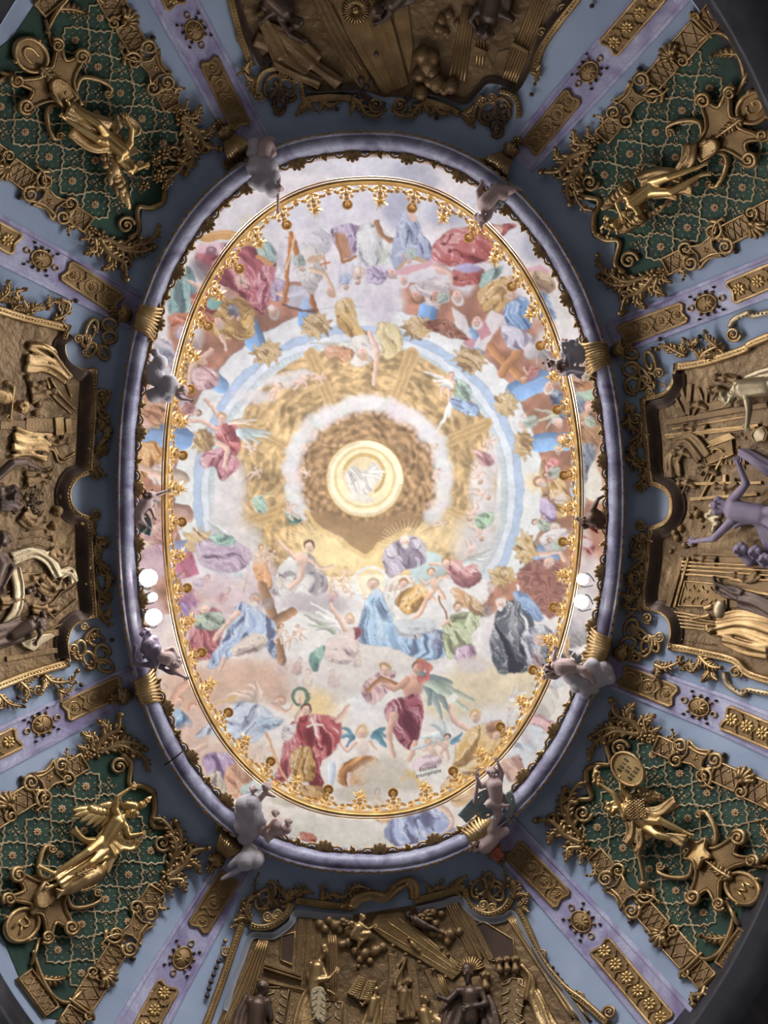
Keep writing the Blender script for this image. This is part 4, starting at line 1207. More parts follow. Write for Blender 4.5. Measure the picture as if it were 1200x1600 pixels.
def f_centre(f):
    f.body(dict(head=(733, 1524, 24), chest=(736, 1556, 16), pelvis=(736, 1592, 14), sl=(716, 1550, 18), sr=(752, 1548, 16), el=(702, 1566, 22), hl=(690, 1562, 24), er=(762, 1570, 18), hr=(735, 1578, 26)), 23, 1.0, (-.3, .6, .8), bald=True, beard=True)
    f.folds([(716, 1550), (704, 1576), (694, 1606)], 10, 16, 6, 2.4, 3).folds([(730, 1560), (728, 1585), (724, 1615)], 10, 16, 6, 2.4, 3).folds([(756, 1556), (762, 1580), (768, 1610)], 8, 14, 5, 2.6, 3.2)
    f.ball((731, 1516, 24), 9)
relief_person('relief_figure', 'dark bronze kneeling saint with bowed head below the light beam', (733, 1565), 'bronze', f_centre)

# ---------------------------------------------------------------- top relief
T = thing('gilded_relief', (620, 70), 'shadowed gilded relief above the oval: wide light rays, clouds and fluted columns', 'relief', 'great gilded reliefs')
field = [(352, -40), (372, 40), (408, 98), (424, 92), (450, 94), (472, 114), (484, 138), (558, 138), (600, 152), (640, 150), (682, 148), (724, 158), (746, 140), (764, 126), (806, 136), (830, 98), (862, 40), (900, -40)]
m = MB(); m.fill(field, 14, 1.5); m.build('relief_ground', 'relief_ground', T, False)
moulding(T, [(354, -30), (362, 4), (376, 56), (394, 104)]); moulding(T, [(832, 112), (846, 74), (872, 36), (894, 8), (920, -24)])
IN = [(360, -40), (380, 36), (400, 84), (412, 101), (420, 92), (450, 92), (470, 110), (484, 138), (520, 140), (558, 138), (566, 148), (584, 160), (602, 166)]
cavetto(T, IN, 'inner_moulding', 'bronze', 5, -4, 10, 4)
IN2 = [(626, 162), (650, 148), (680, 146), (724, 160), (745, 142), (762, 126), (792, 130), (808, 138), (830, 98), (850, 50), (888, 0), (905, -30)]
cavetto(T, IN2, 'inner_moulding', 'bronze', 5, -4, 10, 4)
moulding(T, [(478, 156), (510, 152), (550, 154)]); moulding(T, [(664, 158), (692, 166), (718, 178)])
leafs(T, [([(548, 152), (562, 160), (572, 178), (590, 182), (602, 172)], 8), ([(666, 154), (652, 168), (640, 182), (622, 180), (612, 170)], 8), ([(482, 154), (474, 168), (462, 180)], 7), ([(720, 176), (732, 184), (740, 200)], 7),
          ([(390, 116), (384, 106), (392, 94)], 6), ([(404, 124), (392, 134), (398, 150)], 7), ([(828, 110), (840, 118), (836, 132)], 6), ([(500, 156), (516, 166), (528, 160)], 6), ([(676, 164), (690, 178), (704, 176)], 6)], 'gold')
scrolls(T, [(588, 164, 12, 1.7, 1, 1), (624, 164, 12, 1.7, 2, -1), (376, 60, 8, 1.5, 0, 1), (846, 50, 9, 1.6, 2, -1), (880, 14, 9, 1.6, 2, 1), (405, 150, 8, 1.5, 0, 1)])
buds(T, [(369, 10), (371, 20), (374, 30), (376, 41), (526, 170), (682, 184), (886, 20), (866, 36), (858, 44), (924, 10), (830, 148)], 4, 'bronze')
for (cx, cy, s) in ((436, 140, 1), (776, 176, -1)):
    scrolls(T, [(cx+8*s, cy-24, 8, 1.7, PI/2, s), (cx+22*s, cy-18, 8, 1.7, PI/2, -s)], 'gold', 6)
    strap_loops(T, [(cx-10*s, cy-6, 12, 18, .4*s), (cx+14*s, cy, 12, 18, -.4*s), (cx, cy+26, 9, 12, 0)], 'gold_brown')
    leafs(T, [([(cx, cy-10), (cx, cy+8), (cx-4*s, cy+24)], 6), ([(cx-2*s, cy-4), (cx-14*s, cy+10), (cx-10*s, cy+26)], 5), ([(cx+4*s, cy), (cx+14*s, cy+14), (cx+8*s, cy+28)], 5)], 'bronze')
    moulding(T, [(cx-34*s, cy+8), (cx-34*s, cy-10), (cx-24*s, cy-28), (cx-4*s, cy-34)], hw=4); moulding(T, [(cx+22*s, cy-26), (cx+34*s, cy-10), (cx+38*s, cy+14), (cx+48*s, cy+16)], hw=4)
slab(T, [(508, -30), (596, -30), (639, 132), (600, 150), (540, 50)], 7, 'light_beam', 'gold_field', 1.2)
slab(T, [(612, -30), (634, -30), (646, 74), (640, 120), (616, 34)], 5, 'light_beam', 'gold_field', 1.2)
slab(T, [(470, -30), (498, -30), (556, 80), (592, 148), (560, 136), (516, 62)], 5, 'light_beam', 'gold_brown', 1.2)
lines(T, [[(530, -20), (560, 60), (606, 146)], [(556, -20), (586, 60), (618, 142)], [(580, -20), (604, 60), (630, 136)], [(486, -20), (520, 50), (560, 120)], [(478, -20), (510, 50), (548, 120)], [(502, -10), (530, 50), (566, 110)]], .8, 7, 'beam_rays', 'gold')
sun = MB()
for k in range(26):
    a = 2*PI*k/26
    sun.tube([(556+6*math.cos(a), 16+6*math.sin(a)), (556+22*math.cos(a), 16+22*math.sin(a))], [1, 2.2], 9, flat=.7, sides=5, n=4)
sun.dome((556, 16), 7, 7, 6, 0, 9, 10, 4); sun.build('sunburst', 'gold', T)
flutes(T, (722, 10), (700, 120), (744, 10), (728, 128), 5, 2.0); flutes(T, (752, -20), (742, 100), (764, -20), (756, 104), 3, 2.0)
flutes(T, (838, -20), (784, 122), (868, -20), (808, 130), 6, 2.0)
bar(T, (740, 76), (760, 84), 10, 8, 'capital', 'gold'); bar(T, (800, 68), (826, 82), 6, 9, 'capital', 'gold'); slab(T, [(766, 110), (778, 80), (796, 76), (786, 120)], 3, 'arch', 'gold_brown')
cloud_relief(T, [(660, 86, 13), (676, 90, 12), (668, 100, 14), (656, 116, 12), (676, 112, 12)], 8, 'gold_brown')
cloud_relief(T, [(658, 146, 13), (682, 130, 14), (706, 134, 12), (670, 128, 10), (694, 142, 8)], 9, 'gold_brown')
cloud_relief(T, [(564, 124, 6), (572, 136, 6), (580, 126, 5), (588, 84, 6)], 6, 'bronze')
cloud_relief(T, [(690, 30, 8), (684, 44, 8), (696, 50, 7), (702, 22, 8), (714, 36, 6)], 5)
f = Fig(9); f.folds([(400, 60), (440, 78), (480, 110)], 10, 14, 6, 2, 3).folds([(416, 40), (452, 60), (492, 96)], 8, 12, 5, 2, 3).folds([(460, 80), (500, 110), (530, 130)], 6, 8, 4, 2, 2.4); f.build('rocky_drapery', 'gold_brown', T, .018)
f = Fig(9); f.folds([(430, 96), (470, 118), (500, 130)], 8, 8, 5, 1.8, 2.2).folds([(404, 20), (420, 50), (438, 90)], 8, 10, 5, 1.8, 2.2); f.build('rocky_drapery', 'gold_brown', T, .018)
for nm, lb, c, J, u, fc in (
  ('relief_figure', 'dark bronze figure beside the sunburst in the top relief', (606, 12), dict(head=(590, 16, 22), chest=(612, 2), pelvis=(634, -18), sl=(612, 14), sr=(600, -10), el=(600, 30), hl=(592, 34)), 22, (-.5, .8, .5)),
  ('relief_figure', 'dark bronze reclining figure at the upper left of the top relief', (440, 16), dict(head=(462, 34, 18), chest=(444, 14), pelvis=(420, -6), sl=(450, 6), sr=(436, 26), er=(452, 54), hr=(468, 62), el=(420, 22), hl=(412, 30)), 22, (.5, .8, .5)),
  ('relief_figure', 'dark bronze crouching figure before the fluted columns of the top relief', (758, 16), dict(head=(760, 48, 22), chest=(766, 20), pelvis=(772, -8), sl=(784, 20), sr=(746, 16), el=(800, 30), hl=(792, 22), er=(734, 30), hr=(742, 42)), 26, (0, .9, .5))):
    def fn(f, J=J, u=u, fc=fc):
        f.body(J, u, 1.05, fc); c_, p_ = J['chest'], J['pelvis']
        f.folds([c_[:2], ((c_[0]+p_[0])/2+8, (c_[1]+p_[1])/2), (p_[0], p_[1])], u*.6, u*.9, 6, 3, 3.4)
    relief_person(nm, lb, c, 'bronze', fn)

# ---------------------------------------------------------------- left relief
T = thing('gilded_relief', (60, 780), 'gilded relief left of the oval: draperies, shrub and swirling cloth in a bayed frame', 'relief', 'great gilded reliefs')
field = [(-40, 470), (30, 498), (108, 520), (98, 548), (108, 572), (146, 582), (140, 736), (108, 756), (100, 774), (108, 800), (140, 815), (146, 962), (112, 978), (101, 1006), (104, 1036), (-40, 1080)]
m = MB(); m.fill(field, 14, 1.0); m.build('relief_ground', 'relief_ground', T, False)
outer = [(-30, 474), (30, 494), (70, 504), (110, 514)]
moulding(T, outer); moulding(T, [(104, 516), (99, 534), (99, 552), (108, 570), (130, 580), (148, 578)], hw=4)
moulding(T, [(147, 576), (145, 640), (141, 700), (139, 736)]); moulding(T, [(140, 738), (122, 744), (110, 758), (106, 773), (110, 790), (122, 804), (140, 811)], hw=5)
moulding(T, [(138, 812), (140, 860), (143, 910), (147, 966)]); moulding(T, [(149, 962), (126, 968), (110, 980), (103, 1004), (106, 1034)], hw=4); moulding(T, [(108, 1036), (60, 1050), (20, 1064), (-30, 1084)])
cavetto(T, [(110, 524), (94, 536), (94, 554), (104, 572), (128, 586), (136, 590), (134, 640), (131, 700), (128, 730), (110, 740), (99, 758), (96, 774), (99, 792), (110, 808), (128, 818), (130, 860), (132, 910), (136, 956), (118, 964), (102, 978), (95, 1000), (98, 1028)], 'inner_moulding', 'bronze', -6, 7, 12, 3)
scrolls(T, [(150, 742, 9, 1.8, PI, 1), (150, 804, 9, 1.8, PI, -1), (134, 550, 6, 1.5, 0, 1), (122, 530, 8, 1.6, 1, -1), (132, 978, 7, 1.6, 0, 1), (114, 1014, 9, 1.6, 2, -1), (100, 478, 9, 1.5, 2, 1), (60, 1078, 9, 1.5, 0, 1), (0, 1100, 8, 1.6, 0, 1)], 'gold')
strap_loops(T, [(143, 516, 8, 18, .35), (172, 507, 12, 9, .2), (171, 527, 12, 9, -.2), (141, 546, 8, 12, .5), (162, 550, 8, 12, -.4), (134, 532, 7, 10, 0)])
strap_loops(T, [(160, 1020, 12, 13, 0), (124, 1016, 9, 15, .2), (139, 1032, 9, 14, -.3), (164, 1040, 14, 9, .4), (150, 1000, 12, 9, 0), (144, 992, 6, 14, .8)])
leafs(T, [([(20, 486), (30, 470), (24, 456), (38, 452)], 8), ([(40, 494), (56, 480), (74, 482)], 8), ([(84, 500), (104, 490), (108, 474), (94, 468)], 7), ([(74, 478), (90, 470), (104, 476)], 5), ([(0, 470), (12, 456), (10, 440)], 8),
          ([(154, 650), (162, 664), (150, 676)], 6), ([(150, 640), (166, 628), (172, 612)], 6), ([(156, 700), (150, 712), (158, 690), (166, 686)], 6), ([(148, 870), (158, 886), (166, 894)], 6), ([(150, 850), (158, 858), (150, 880)], 6), ([(148, 900), (152, 920), (166, 936)], 6),
          ([(156, 962), (170, 960), (172, 950)], 6), ([(30, 1062), (44, 1080), (36, 1096)], 8), ([(70, 1054), (84, 1066), (110, 1064), (120, 1048)], 8), ([(90, 1078), (104, 1082), (118, 1066)], 6), ([(0, 1084), (14, 1100), (36, 1104)], 7), ([(148, 812), (144, 828), (150, 838)], 7)])
buds(T, [(164, 658), (166, 688), (160, 854), (158, 890), (120, 470), (30, 1090), (158, 512), (128, 1070), (176, 1000)], 4, 'bronze')
running_scroll(T, (161, 596), (158, 724), (1, 0), 3); running_scroll(T, (158, 826), (164, 956), (1, 0), 3)
f = Fig(6); f.folds([(44, 556), (74, 562), (108, 592)], 22, 12, 8, 2.2, 2.2, 3.0, 2); f.build('shell_canopy', 'gold', T, .018)
f = Fig(6); f.folds([(22, 690), (50, 694), (76, 700)], 20, 18, 8, 2.0, 2.0, 3.0, 2); f.build('shell_canopy', 'gold', T, .018)
cloud_relief(T, [(50, 600, 7), (58, 606, 7), (66, 600, 6), (62, 622, 6), (60, 632, 6), (56, 646, 6), (44, 590, 6)], 4)
bar(T, (40, 664), (120, 666), 22, 4, 'pedestal'); bar(T, (92, 652), (94, 680), 14, 7, 'pedestal_base', 'gold'); bar(T, (106, 654), (108, 678), 10, 6, 'pedestal_base', 'gold')
bar(T, (0, 664), (40, 664), 14, 4, 'pedestal')
lines(T, [[(72, 594), (84, 620), (112, 646)], [(78, 590), (94, 616), (118, 640)], [(66, 700), (84, 704), (92, 722), (112, 716)], [(80, 690), (96, 716), (118, 708)], [(84, 560), (100, 590), (112, 620)]], 2.2, 3, 'swag', 'gold', False)
sh = MB()
for k in range(90):
    a = random.uniform(-1.9, 1.9); R_ = random.uniform(2, 26)
    x, y = 44+R_*math.cos(a), 784+R_*math.sin(a)*1.1
    sh.dome((x, y), 2.4, 1.4, 2.5, a, 3+random.random()*3, 6, 2)
tag(sh.build('shrub_leaves', 'bronze', T), kind='stuff')
for x, y in ((42, 780), (44, 794)): MB().dome((x, y), 3, 3, 4, 0, 6, 8, 3).build('fruit', 'gilt_silver', T)
sp = MB()
for k in range(60):
    x, y = random.uniform(36, 84), random.uniform(730, 752); sp.dome((x, y), 2.2, 1.2, 2, random.random()*3, 2, 6, 2)
tag(sp.build('blossom_spray', 'gold_brown', T), kind='stuff')
cloud_relief(T, [(90, 798, 9), (84, 822, 8), (94, 776, 6), (98, 862, 6), (100, 876, 5), (82, 842, 5)], 4)
f = Fig(7); f.folds([(18, 872), (50, 864), (76, 876), (92, 900)], 9, 6, 5, 2.4, 2.2).folds([(78, 862), (88, 884), (92, 900)], 4, 5, 3, 2, 2).folds([(96, 896), (110, 894), (118, 908)], 5, 5, 3, 2, 2).folds([(22, 890), (30, 920), (26, 950), (8, 976)], 7, 6, 4, 2.4, 2.4); f.build('swirling_cloth', 'gilt_silver', T, .018)
lines(T, [[(0, 928), (60, 912), (120, 900)], [(60, 960), (90, 935), (120, 915)], [(84, 966), (104, 950), (122, 935)], [(76, 950), (92, 930), (110, 912)], [(30, 905), (60, 896), (90, 908)], [(66, 990), (90, 978), (104, 972)], [(0, 900), (24, 894), (46, 902)], [(40, 830), (70, 826), (74, 834)], [(30, 842), (60, 838), (80, 842)], [(30, 858), (54, 850), (70, 853)]], 1.2, 3, 'relief_lines', 'gold_brown')
cloud_relief(T, [(36, 918, 5), (44, 924, 5), (52, 920, 5), (38, 932, 5), (60, 930, 4), (70, 936, 5)], 4, 'bronze')
bar(T, (0, 1006), (92, 988), 10, 5, 'plank'); bar(T, (10, 1030), (90, 1016), 8, 4, 'plank')
slab(T, [(32, 1004), (54, 994), (78, 990), (86, 994), (66, 1006), (52, 1018), (36, 1010)], 10, 'open_scroll', 'gilt_silver', 1)
for k, (x, y, u) in enumerate(((84, 612, 13), (104, 690, 12), (76, 742, 12), (70, 812, 12), (64, 902, 13), (98, 918, 12), (86, 952, 13), (112, 870, 11), (36, 936, 12))):
    f = Fig(5); f.head((x, y), u, (1, .2*((-1)**k)), (.2, .4, .9)); f.cap((x-4, y), 3, (x-13, y+2), 6); f.folds([(x-10, y), (x-20, y+4), (x-34, y+6*(-1)**k)], 7, 10, 5, 2, 2.2); f.cap((x-11, y+5), 2.6, (x-2, y+14*(-1)**k), 2); f.build('bystander', 'gold_brown', T, .016)
def f_l1(f):
    f.body(dict(head=(34, 634, 20), chest=(8, 620, 14), pelvis=(-20, 610), sl=(14, 600, 16), sr=(18, 640, 14), el=(20, 606, 22), hl=(16, 648, 22)), 22, 1, (.9, 0, .5))
    for k in range(8): f.ball((36+7*math.cos(k*.8), 636+8*math.sin(k*.8), 24), 4)
relief_person('relief_figure', 'gilded leaning figure with curly head at the upper part of the left relief', (18, 622), 'gold', f_l1)
def f_l2(f):
    f.chain([(-10, 748, 16), (14, 724, 22), (36, 722, 20), (56, 730, 16)], [7, 7, 5.5, 3.6]); f.hand((44, 724, 18), (56, 730, 16), 20)
    f.head((16, 768, 18), 24, (1, .1), (.2, -.5, .9)); f.cap((0, 768, 12), 10, (14, 768, 14), 7); f.folds([(2, 786), (20, 788), (30, 796)], 8, 8, 4, 3, 3)
relief_person('relief_figure', 'dark bronze figure stretching an arm over the shrub in the left relief', (18, 752), 'bronze', f_l2)
def f_l3(f):
    f.body(dict(head=(6, 842, 22), chest=(0, 880, 16), pelvis=(-10, 920), sl=(8, 868, 18), sr=(-16, 866), el=(20, 886, 22), hl=(6, 914, 22)), 24, 1, (.8, -.2, .6))
relief_person('relief_figure', 'dark bronze curly headed figure with bent arm at the picture edge of the left relief', (6, 878), 'bronze', f_l3)
def f_l4(f):
    f.body(dict(head=(56, 972, 18), chest=(44, 978, 14), pelvis=(20, 992, 12), sl=(50, 966, 16), sr=(46, 990, 14), el=(62, 990, 18), hl=(56, 1000, 18)), 18, 1, (.3, -.6, .7))
    for k in range(5): f.ball((66+2*(k % 2), 958+6*k, 16), 5)
    f.folds([(38, 980), (14, 990), (-14, 1000)], 14, 18, 6, 3, 3.4)
relief_person('relief_figure', 'bronze figure bending over an open scroll at the bottom of the left relief', (40, 985), 'bronze', f_l4)

# ---------------------------------------------------------------- right relief
T = thing('gilded_relief', (1120, 790), 'gilded relief right of the oval: building yard, beams, houses and a temple front', 'relief', 'great gilded reliefs')
field = [(1240, 514), (1172, 540), (1096, 570), (1054, 580), (1050, 602), (1036, 622), (1007, 630), (1018, 750), (1046, 764), (1056, 790), (1046, 814), (1016, 828), (1008, 948), (1044, 964), (1053, 990), (1050, 1012), (1088, 1020), (1150, 1036), (1176, 1056), (1240, 1074)]
m = MB(); m.fill(field, 14, 1.0); m.build('relief_ground', 'relief_ground', T, False)
moulding(T, [(1235, 512), (1176, 536), (1162, 546), (1100, 566), (1052, 574)]); moulding(T, [(1056, 576), (1052, 598), (1036, 616), (1004, 624)], hw=4)
moulding(T, [(1005, 622), (1010, 680), (1014, 720), (1018, 756)]); moulding(T, [(1014, 754), (1034, 760), (1046, 772), (1050, 790), (1046, 808), (1034, 820), (1014, 827)], hw=5)
moulding(T, [(1018, 826), (1014, 870), (1010, 910), (1006, 952)]); moulding(T, [(1004, 950), (1026, 953), (1044, 966), (1050, 988), (1046, 1012)], hw=4); moulding(T, [(1044, 1010), (1088, 1018), (1146, 1032), (1172, 1054), (1235, 1072)])
cavetto(T, [(1060, 584), (1060, 604), (1042, 626), (1018, 638), (1022, 690), (1026, 740), (1044, 754), (1058, 772), (1062, 790), (1058, 808), (1044, 828), (1026, 838), (1022, 880), (1016, 940), (1034, 948), (1052, 964), (1058, 988), (1054, 1006)], 'inner_moulding', 'bronze', 6, -7, 12, 3)
scrolls(T, [(1002, 762, 9, 1.8, 0, -1), (1000, 820, 9, 1.8, 0, 1), (1030, 583, 9, 1.7, 2, 1), (1015, 612, 8, 1.7, 0, 1), (1036, 600, 5, 1.4, 0, 1), (1012, 966, 9, 1.7, 1, 1), (1030, 995, 9, 1.7, 3, -1), (1146, 522, 12, 1.7, 0, 1), (1150, 1050, 11, 1.7, 1, -1), (1080, 1042, 9, 1.5, 0, 1), (1028, 1036, 7, 1.5, 0, 1)])
strap_loops(T, [(986, 577, 13, 11, 0), (988, 603, 12, 13, .3), (1016, 566, 8, 18, -.3), (1004, 598, 7, 12, .6), (984, 552, 13, 8, .3), (1010, 590, 20, 6, .9)])
strap_loops(T, [(986, 982, 11, 15, .3), (982, 1006, 13, 10, 0), (1010, 1010, 9, 17, .3), (986, 1024, 14, 8, .4), (1000, 990, 6, 20, -.9), (1022, 1006, 7, 14, -.4)])
m = MB(); m.sweep(cr([(1140, 512), (1146, 500), (1160, 492), (1172, 488), (1175, 494), (1200, 488), (1235, 484)], 5), [(-4, 0), (-4, 6), (4, 6), (4, 0)]); m.build('strap_band', 'gilt_silver', T)
m = MB(); m.sweep(cr([(1132, 1050), (1136, 1068), (1150, 1080), (1163, 1086), (1166, 1078), (1190, 1082), (1235, 1092)], 5), [(-4, 0), (-4, 6), (4, 6), (4, 0)]); m.build('strap_band', 'gilt_silver', T)
b = MB(); b.beads([(1150, 498), (1170, 491), (1200, 489), (1232, 486)], 6, 1.6, 6.5); b.beads([(1138, 1064), (1150, 1079), (1168, 1079), (1200, 1085)], 6, 1.6, 6.5); tag(b.build('strap_studs', 'gold_bright', T), kind='stuff')
leafs(T, [([(1130, 552), (1118, 540), (1108, 530), (1104, 518)], 8), ([(1090, 566), (1100, 552), (1124, 540)], 8), ([(1070, 556), (1056, 548), (1040, 540), (1028, 546)], 8), ([(1040, 552), (1046, 542), (1058, 540)], 5), ([(1076, 546), (1084, 536), (1092, 530)], 6),
          ([(992, 634), (978, 640), (980, 628)], 6), ([(982, 650), (986, 668), (998, 672)], 7), ([(996, 680), (1002, 690), (992, 700)], 6), ([(994, 716), (988, 724), (1002, 732), (1000, 744)], 7), ([(1002, 832), (1000, 846), (990, 838)], 7), ([(1002, 856), (994, 868), (984, 866)], 6),
          ([(994, 890), (1000, 906), (984, 916)], 6), ([(990, 930), (976, 948), (994, 952)], 7), ([(1020, 1038), (1036, 1044), (1060, 1036), (1068, 1028)], 8), ([(1060, 1046), (1078, 1036), (1086, 1050)], 6), ([(1110, 1044), (1104, 1056), (1100, 1064)], 7), ([(1088, 1024), (1108, 1040), (1130, 1044)], 8)])
buds(T, [(988, 712), (984, 868), (994, 890), (1030, 530), (1020, 1050), (1092, 526), (1018, 545), (990, 842)], 4, 'bronze')
running_scroll(T, (990, 638), (999, 744), (-1, 0), 3); running_scroll(T, (998, 836), (990, 946), (-1, 0), 3)
# low relief: yard with ladders, beams, houses
for p, q_, w in (((1062, 600), (1076, 646), 6), ((1078, 600), (1074, 648), 8), ((1090, 606), (1104, 642), 5), ((1104, 610), (1102, 646), 5), ((1056, 622), (1070, 650), 4)): bar(T, p, q_, w, 4, 'plank')
bar(T, (1084, 642), (1142, 628), 14, 4, 'plank'); bar(T, (1040, 660), (1200, 632), 9, 5, 'beam'); bar(T, (1038, 680), (1186, 664), 5, 6, 'beam', 'gold'); bar(T, (1050, 670), (1170, 650), 3, 4, 'beam', 'gold')
for p, q_, w in (((1080, 756), (1190, 754), 5), ((1078, 780), (1184, 772), 5), ((1092, 782), (1130, 712), 4), ((1132, 742), (1132, 774), 6), ((1040, 684), (1180, 668), 3)): bar(T, p, q_, w, 5, 'beam', 'gold')
slab(T, [(1096, 704), (1114, 694), (1142, 680), (1146, 710), (1104, 726)], 4, 'house', 'gold_field', .8, 'gold'); slab(T, [(1106, 690), (1140, 676), (1150, 684), (1114, 698)], 6, 'roof', 'gold', .8)
m = MB(); m.tube([(1112, 708), (1116, 702), (1124, 702), (1130, 706)], 1.6, 6, sides=5); m.build('arch', 'gold', T)
slab(T, [(1104, 726), (1166, 716), (1168, 726), (1106, 728)], 4, 'garden_wall', 'gold_field'); lines(T, [[(1128+k*7, 716), (1129+k*7, 726)] for k in range(6)], .8, 5, 'paling', 'gold')
for (x, y) in ((1150, 682), (1156, 678), (1162, 684), (1152, 700), (1160, 730)): lines(T, [[(x-3, y-2), (x, y), (x-2, y+4)], [(x+2, y-3), (x+1, y+1), (x+4, y+3)]], .8, 3, 'foliage', 'gold')
slab(T, [(1174, 680), (1178, 672), (1194, 666), (1200, 676), (1196, 688), (1180, 692)], 12, 'cask', 'gilt_silver', 1.5, 'gold')
for spec in ([(1056, 690), (1076, 686), (1098, 716)], [(1060, 708), (1050, 720), (1052, 744)]):
    f = Fig(5); f.folds(spec, 8, 12, 6, 1.6, 2.0); f.build('workman_cloak', 'gold_brown', T, .016)
for (x, y, u, up, fc) in ((1080, 634, 13, (-1, 0), (0, .5, .8)), (1056, 708, 13, (-1, .2), (0, .3, 1)), (1096, 736, 15, (-.8, .3), (.3, .5, .8)), (1062, 756, 12, (-1, 0), (.2, .3, 1)), (1110, 610, 12, (-1, 0), (0, .2, 1))):
    f = Fig(6); f.head((x, y), u, up, fc); f.cap((x+4, y), 3, (x+12, y-3), 6); f.cap((x+12, y-3, 4), 6, (x+22, y+4, 3), 5).cap((x+10, y+2), 2.6, (x+4, y+14), 2); f.build('workman', 'gold_brown', T, .014)
for k, (x, y, u) in enumerate(((1070, 668, 11), (1120, 760, 12), (1086, 872, 11), (1150, 900, 12), (1120, 590, 12))):
    f = Fig(5); f.head((x, y), u, (-1, .2*((-1)**k)), (-.2, .4, .9)); f.cap((x+4, y), 3, (x+13, y+2), 6); f.folds([(x+10, y), (x+20, y+4), (x+32, y+6*(-1)**k)], 6, 9, 5, 2, 2.2); f.build('bystander', 'gold_brown', T, .016)
cloud_relief(T, [(1112, 790, 5), (1116, 800, 5), (1124, 806, 5), (1112, 812, 5), (1122, 818, 5), (1116, 828, 6), (1106, 806, 6), (1112, 800, 6), (1118, 812, 6), (1117, 822, 5)], 4, 'gilt_silver')
cloud_relief(T, [(1090, 804, 7), (1078, 806, 5), (1096, 812, 4), (1084, 794, 4), (1054, 832, 6), (1064, 826, 6), (1058, 842, 6), (1098, 824, 3), (1070, 852, 6), (1082, 850, 6), (1048, 862, 4)], 4, 'gold_field')
# temple front
slab(T, [(1062, 856), (1240, 862), (1240, 950), (1044, 950), (1050, 900)], 2.5, 'temple_front', 'gold_brown')
for y0, y1 in ((878, 882), (884, 889), (890, 897), (897, 905)): bar(T, (1064, y0), (1235, y1+4), 3.4, 6, 'architrave', 'gold')
bar(T, (1096, 866), (1235, 872), 4, 5, 'architrave'); bar(T, (1044, 948), (1066, 870), 8, 5, 'gable'); bar(T, (1054, 948), (1076, 870), 4, 7, 'gable', 'gold')
slab(T, [(1070, 908), (1136, 914), (1136, 950), (1060, 946)], 4, 'carved_panel', 'gold_field', .8, 'gold'); arabesque(T, (1100, 930), (1, .1), 56, 26, 5, .9, 5, mat='gold')
bar(T, (1140, 904), (1168, 908), 5, 6, 'bracket', 'gold'); bar(T, (1150, 920), (1235, 934), 5, 5, 'rail', 'gold')
for k in range(5): bar(T, (1040+k*2, 954+k*6), (1110+k*10, 966+k*6), 3, 4, 'step', 'gold')
b = MB(); b.beads([(1058, 998), (1090, 1004), (1120, 1008)], 5, 1.6, 3); tag(b.build('baluster_row', 'gold', T), kind='stuff')
f = Fig(9); f.folds([(1118, 916), (1140, 926), (1158, 932)], 7, 9, 5, 2.2, 2.4).folds([(1156, 936), (1180, 944), (1215, 960)], 10, 14, 5, 2.4, 3); f.cap((1116, 902), 3, (1120, 918), 4); f.build('winged_drapery', 'bronze', T, .016)
f = Fig(9); f.folds([(1120, 978), (1160, 974), (1220, 988)], 14, 24, 8, 2.0, 2.6).folds([(1130, 1000), (1165, 1010), (1200, 1016)], 8, 12, 5, 2, 2.4).head((1110, 984), 16, (-1, .1), (0, .5, .8)); f.build('kneeling_draped_figure', 'gold', T, .016)
md = MB(); md.dome((1122, 952), 10, 15, 7, .1, 6, 14, 5); md.build('round_plaque', 'gilt_silver', T)
f = Fig(8); f.cap((1104, 950), 5, (1112, 948), 5).chain([(1108, 962), (1096, 964), (1084, 966)], [4, 3, 2]).hand((1092, 965), (1084, 966), 13); f.build('reaching_arm', 'gold', T, .014)
def f_r1(f):
    f.body(dict(head=(1140, 622, 22), chest=(1166, 608, 20), pelvis=(1200, 604, 16), sl=(1156, 600, 22), sr=(1172, 618, 24), el=(1152, 612, 28), er=(1180, 640, 30), hr=(1176, 662, 28), kl=(1230, 590, 20)), 24, 1.05, (-.2, .8, .5))
    f.folds([(1160, 596), (1190, 590), (1230, 580)], 8, 14, 6, 2.6, 3)
    for k in range(7): f.ball((1140+9*math.cos(k*.9), 622+9*math.sin(k*.9), 24), 4.5)
relief_person('relief_figure', 'gilded bending man with dark curly head and hanging arm in the right relief', (1170, 620), 'gilt_silver', f_r1)
def f_r2(f):
    f.body(dict(head=(1134, 790, 34), chest=(1160, 798, 30), pelvis=(1200, 806, 26), sl=(1158, 780, 34), sr=(1156, 812, 32), el=(1184, 756, 40), hl=(1168, 726, 36), er=(1124, 842, 32), hr=(1092, 846, 30), kl=(1240, 790, 26), kr=(1236, 830, 26)), 26, 1.05, (-.5, -.1, .8), up=(-1, .15), beard=True)
    f.folds([(1152, 706), (1180, 722), (1215, 740)], 5, 10, 4, 3, 3.6); f.folds([(1166, 800), (1190, 812), (1215, 850)], 12, 20, 6, 3, 3.4); f.folds([(1140, 816), (1156, 810), (1180, 806)], 8, 8, 4, 3, 3)
relief_person('relief_figure', 'lilac stucco bearded man floating with outstretched arm across the right relief', (1165, 800), 'stucco_lilac', f_r2, None, .018)
for k, (x, y, u, pl) in enumerate(((1156, 860, 22, 'leftmost'), (1179, 864, 21, 'middle'), (1194, 875, 19, 'rightmost'))):
    def fn(f, x=x, y=y, u=u): f.head((x, y, 24), u, (-.2, -1), (-.2, .2, 1)); f.cap((x+2, y+u*.3, 18), u*.3, (x+8, y+u*.7, 12), u*.45)
    relief_person('cherub_head', '%s of three lilac stucco cherub heads below the floating man' % pl, (x, y), 'stucco_lilac', fn, None, .014)

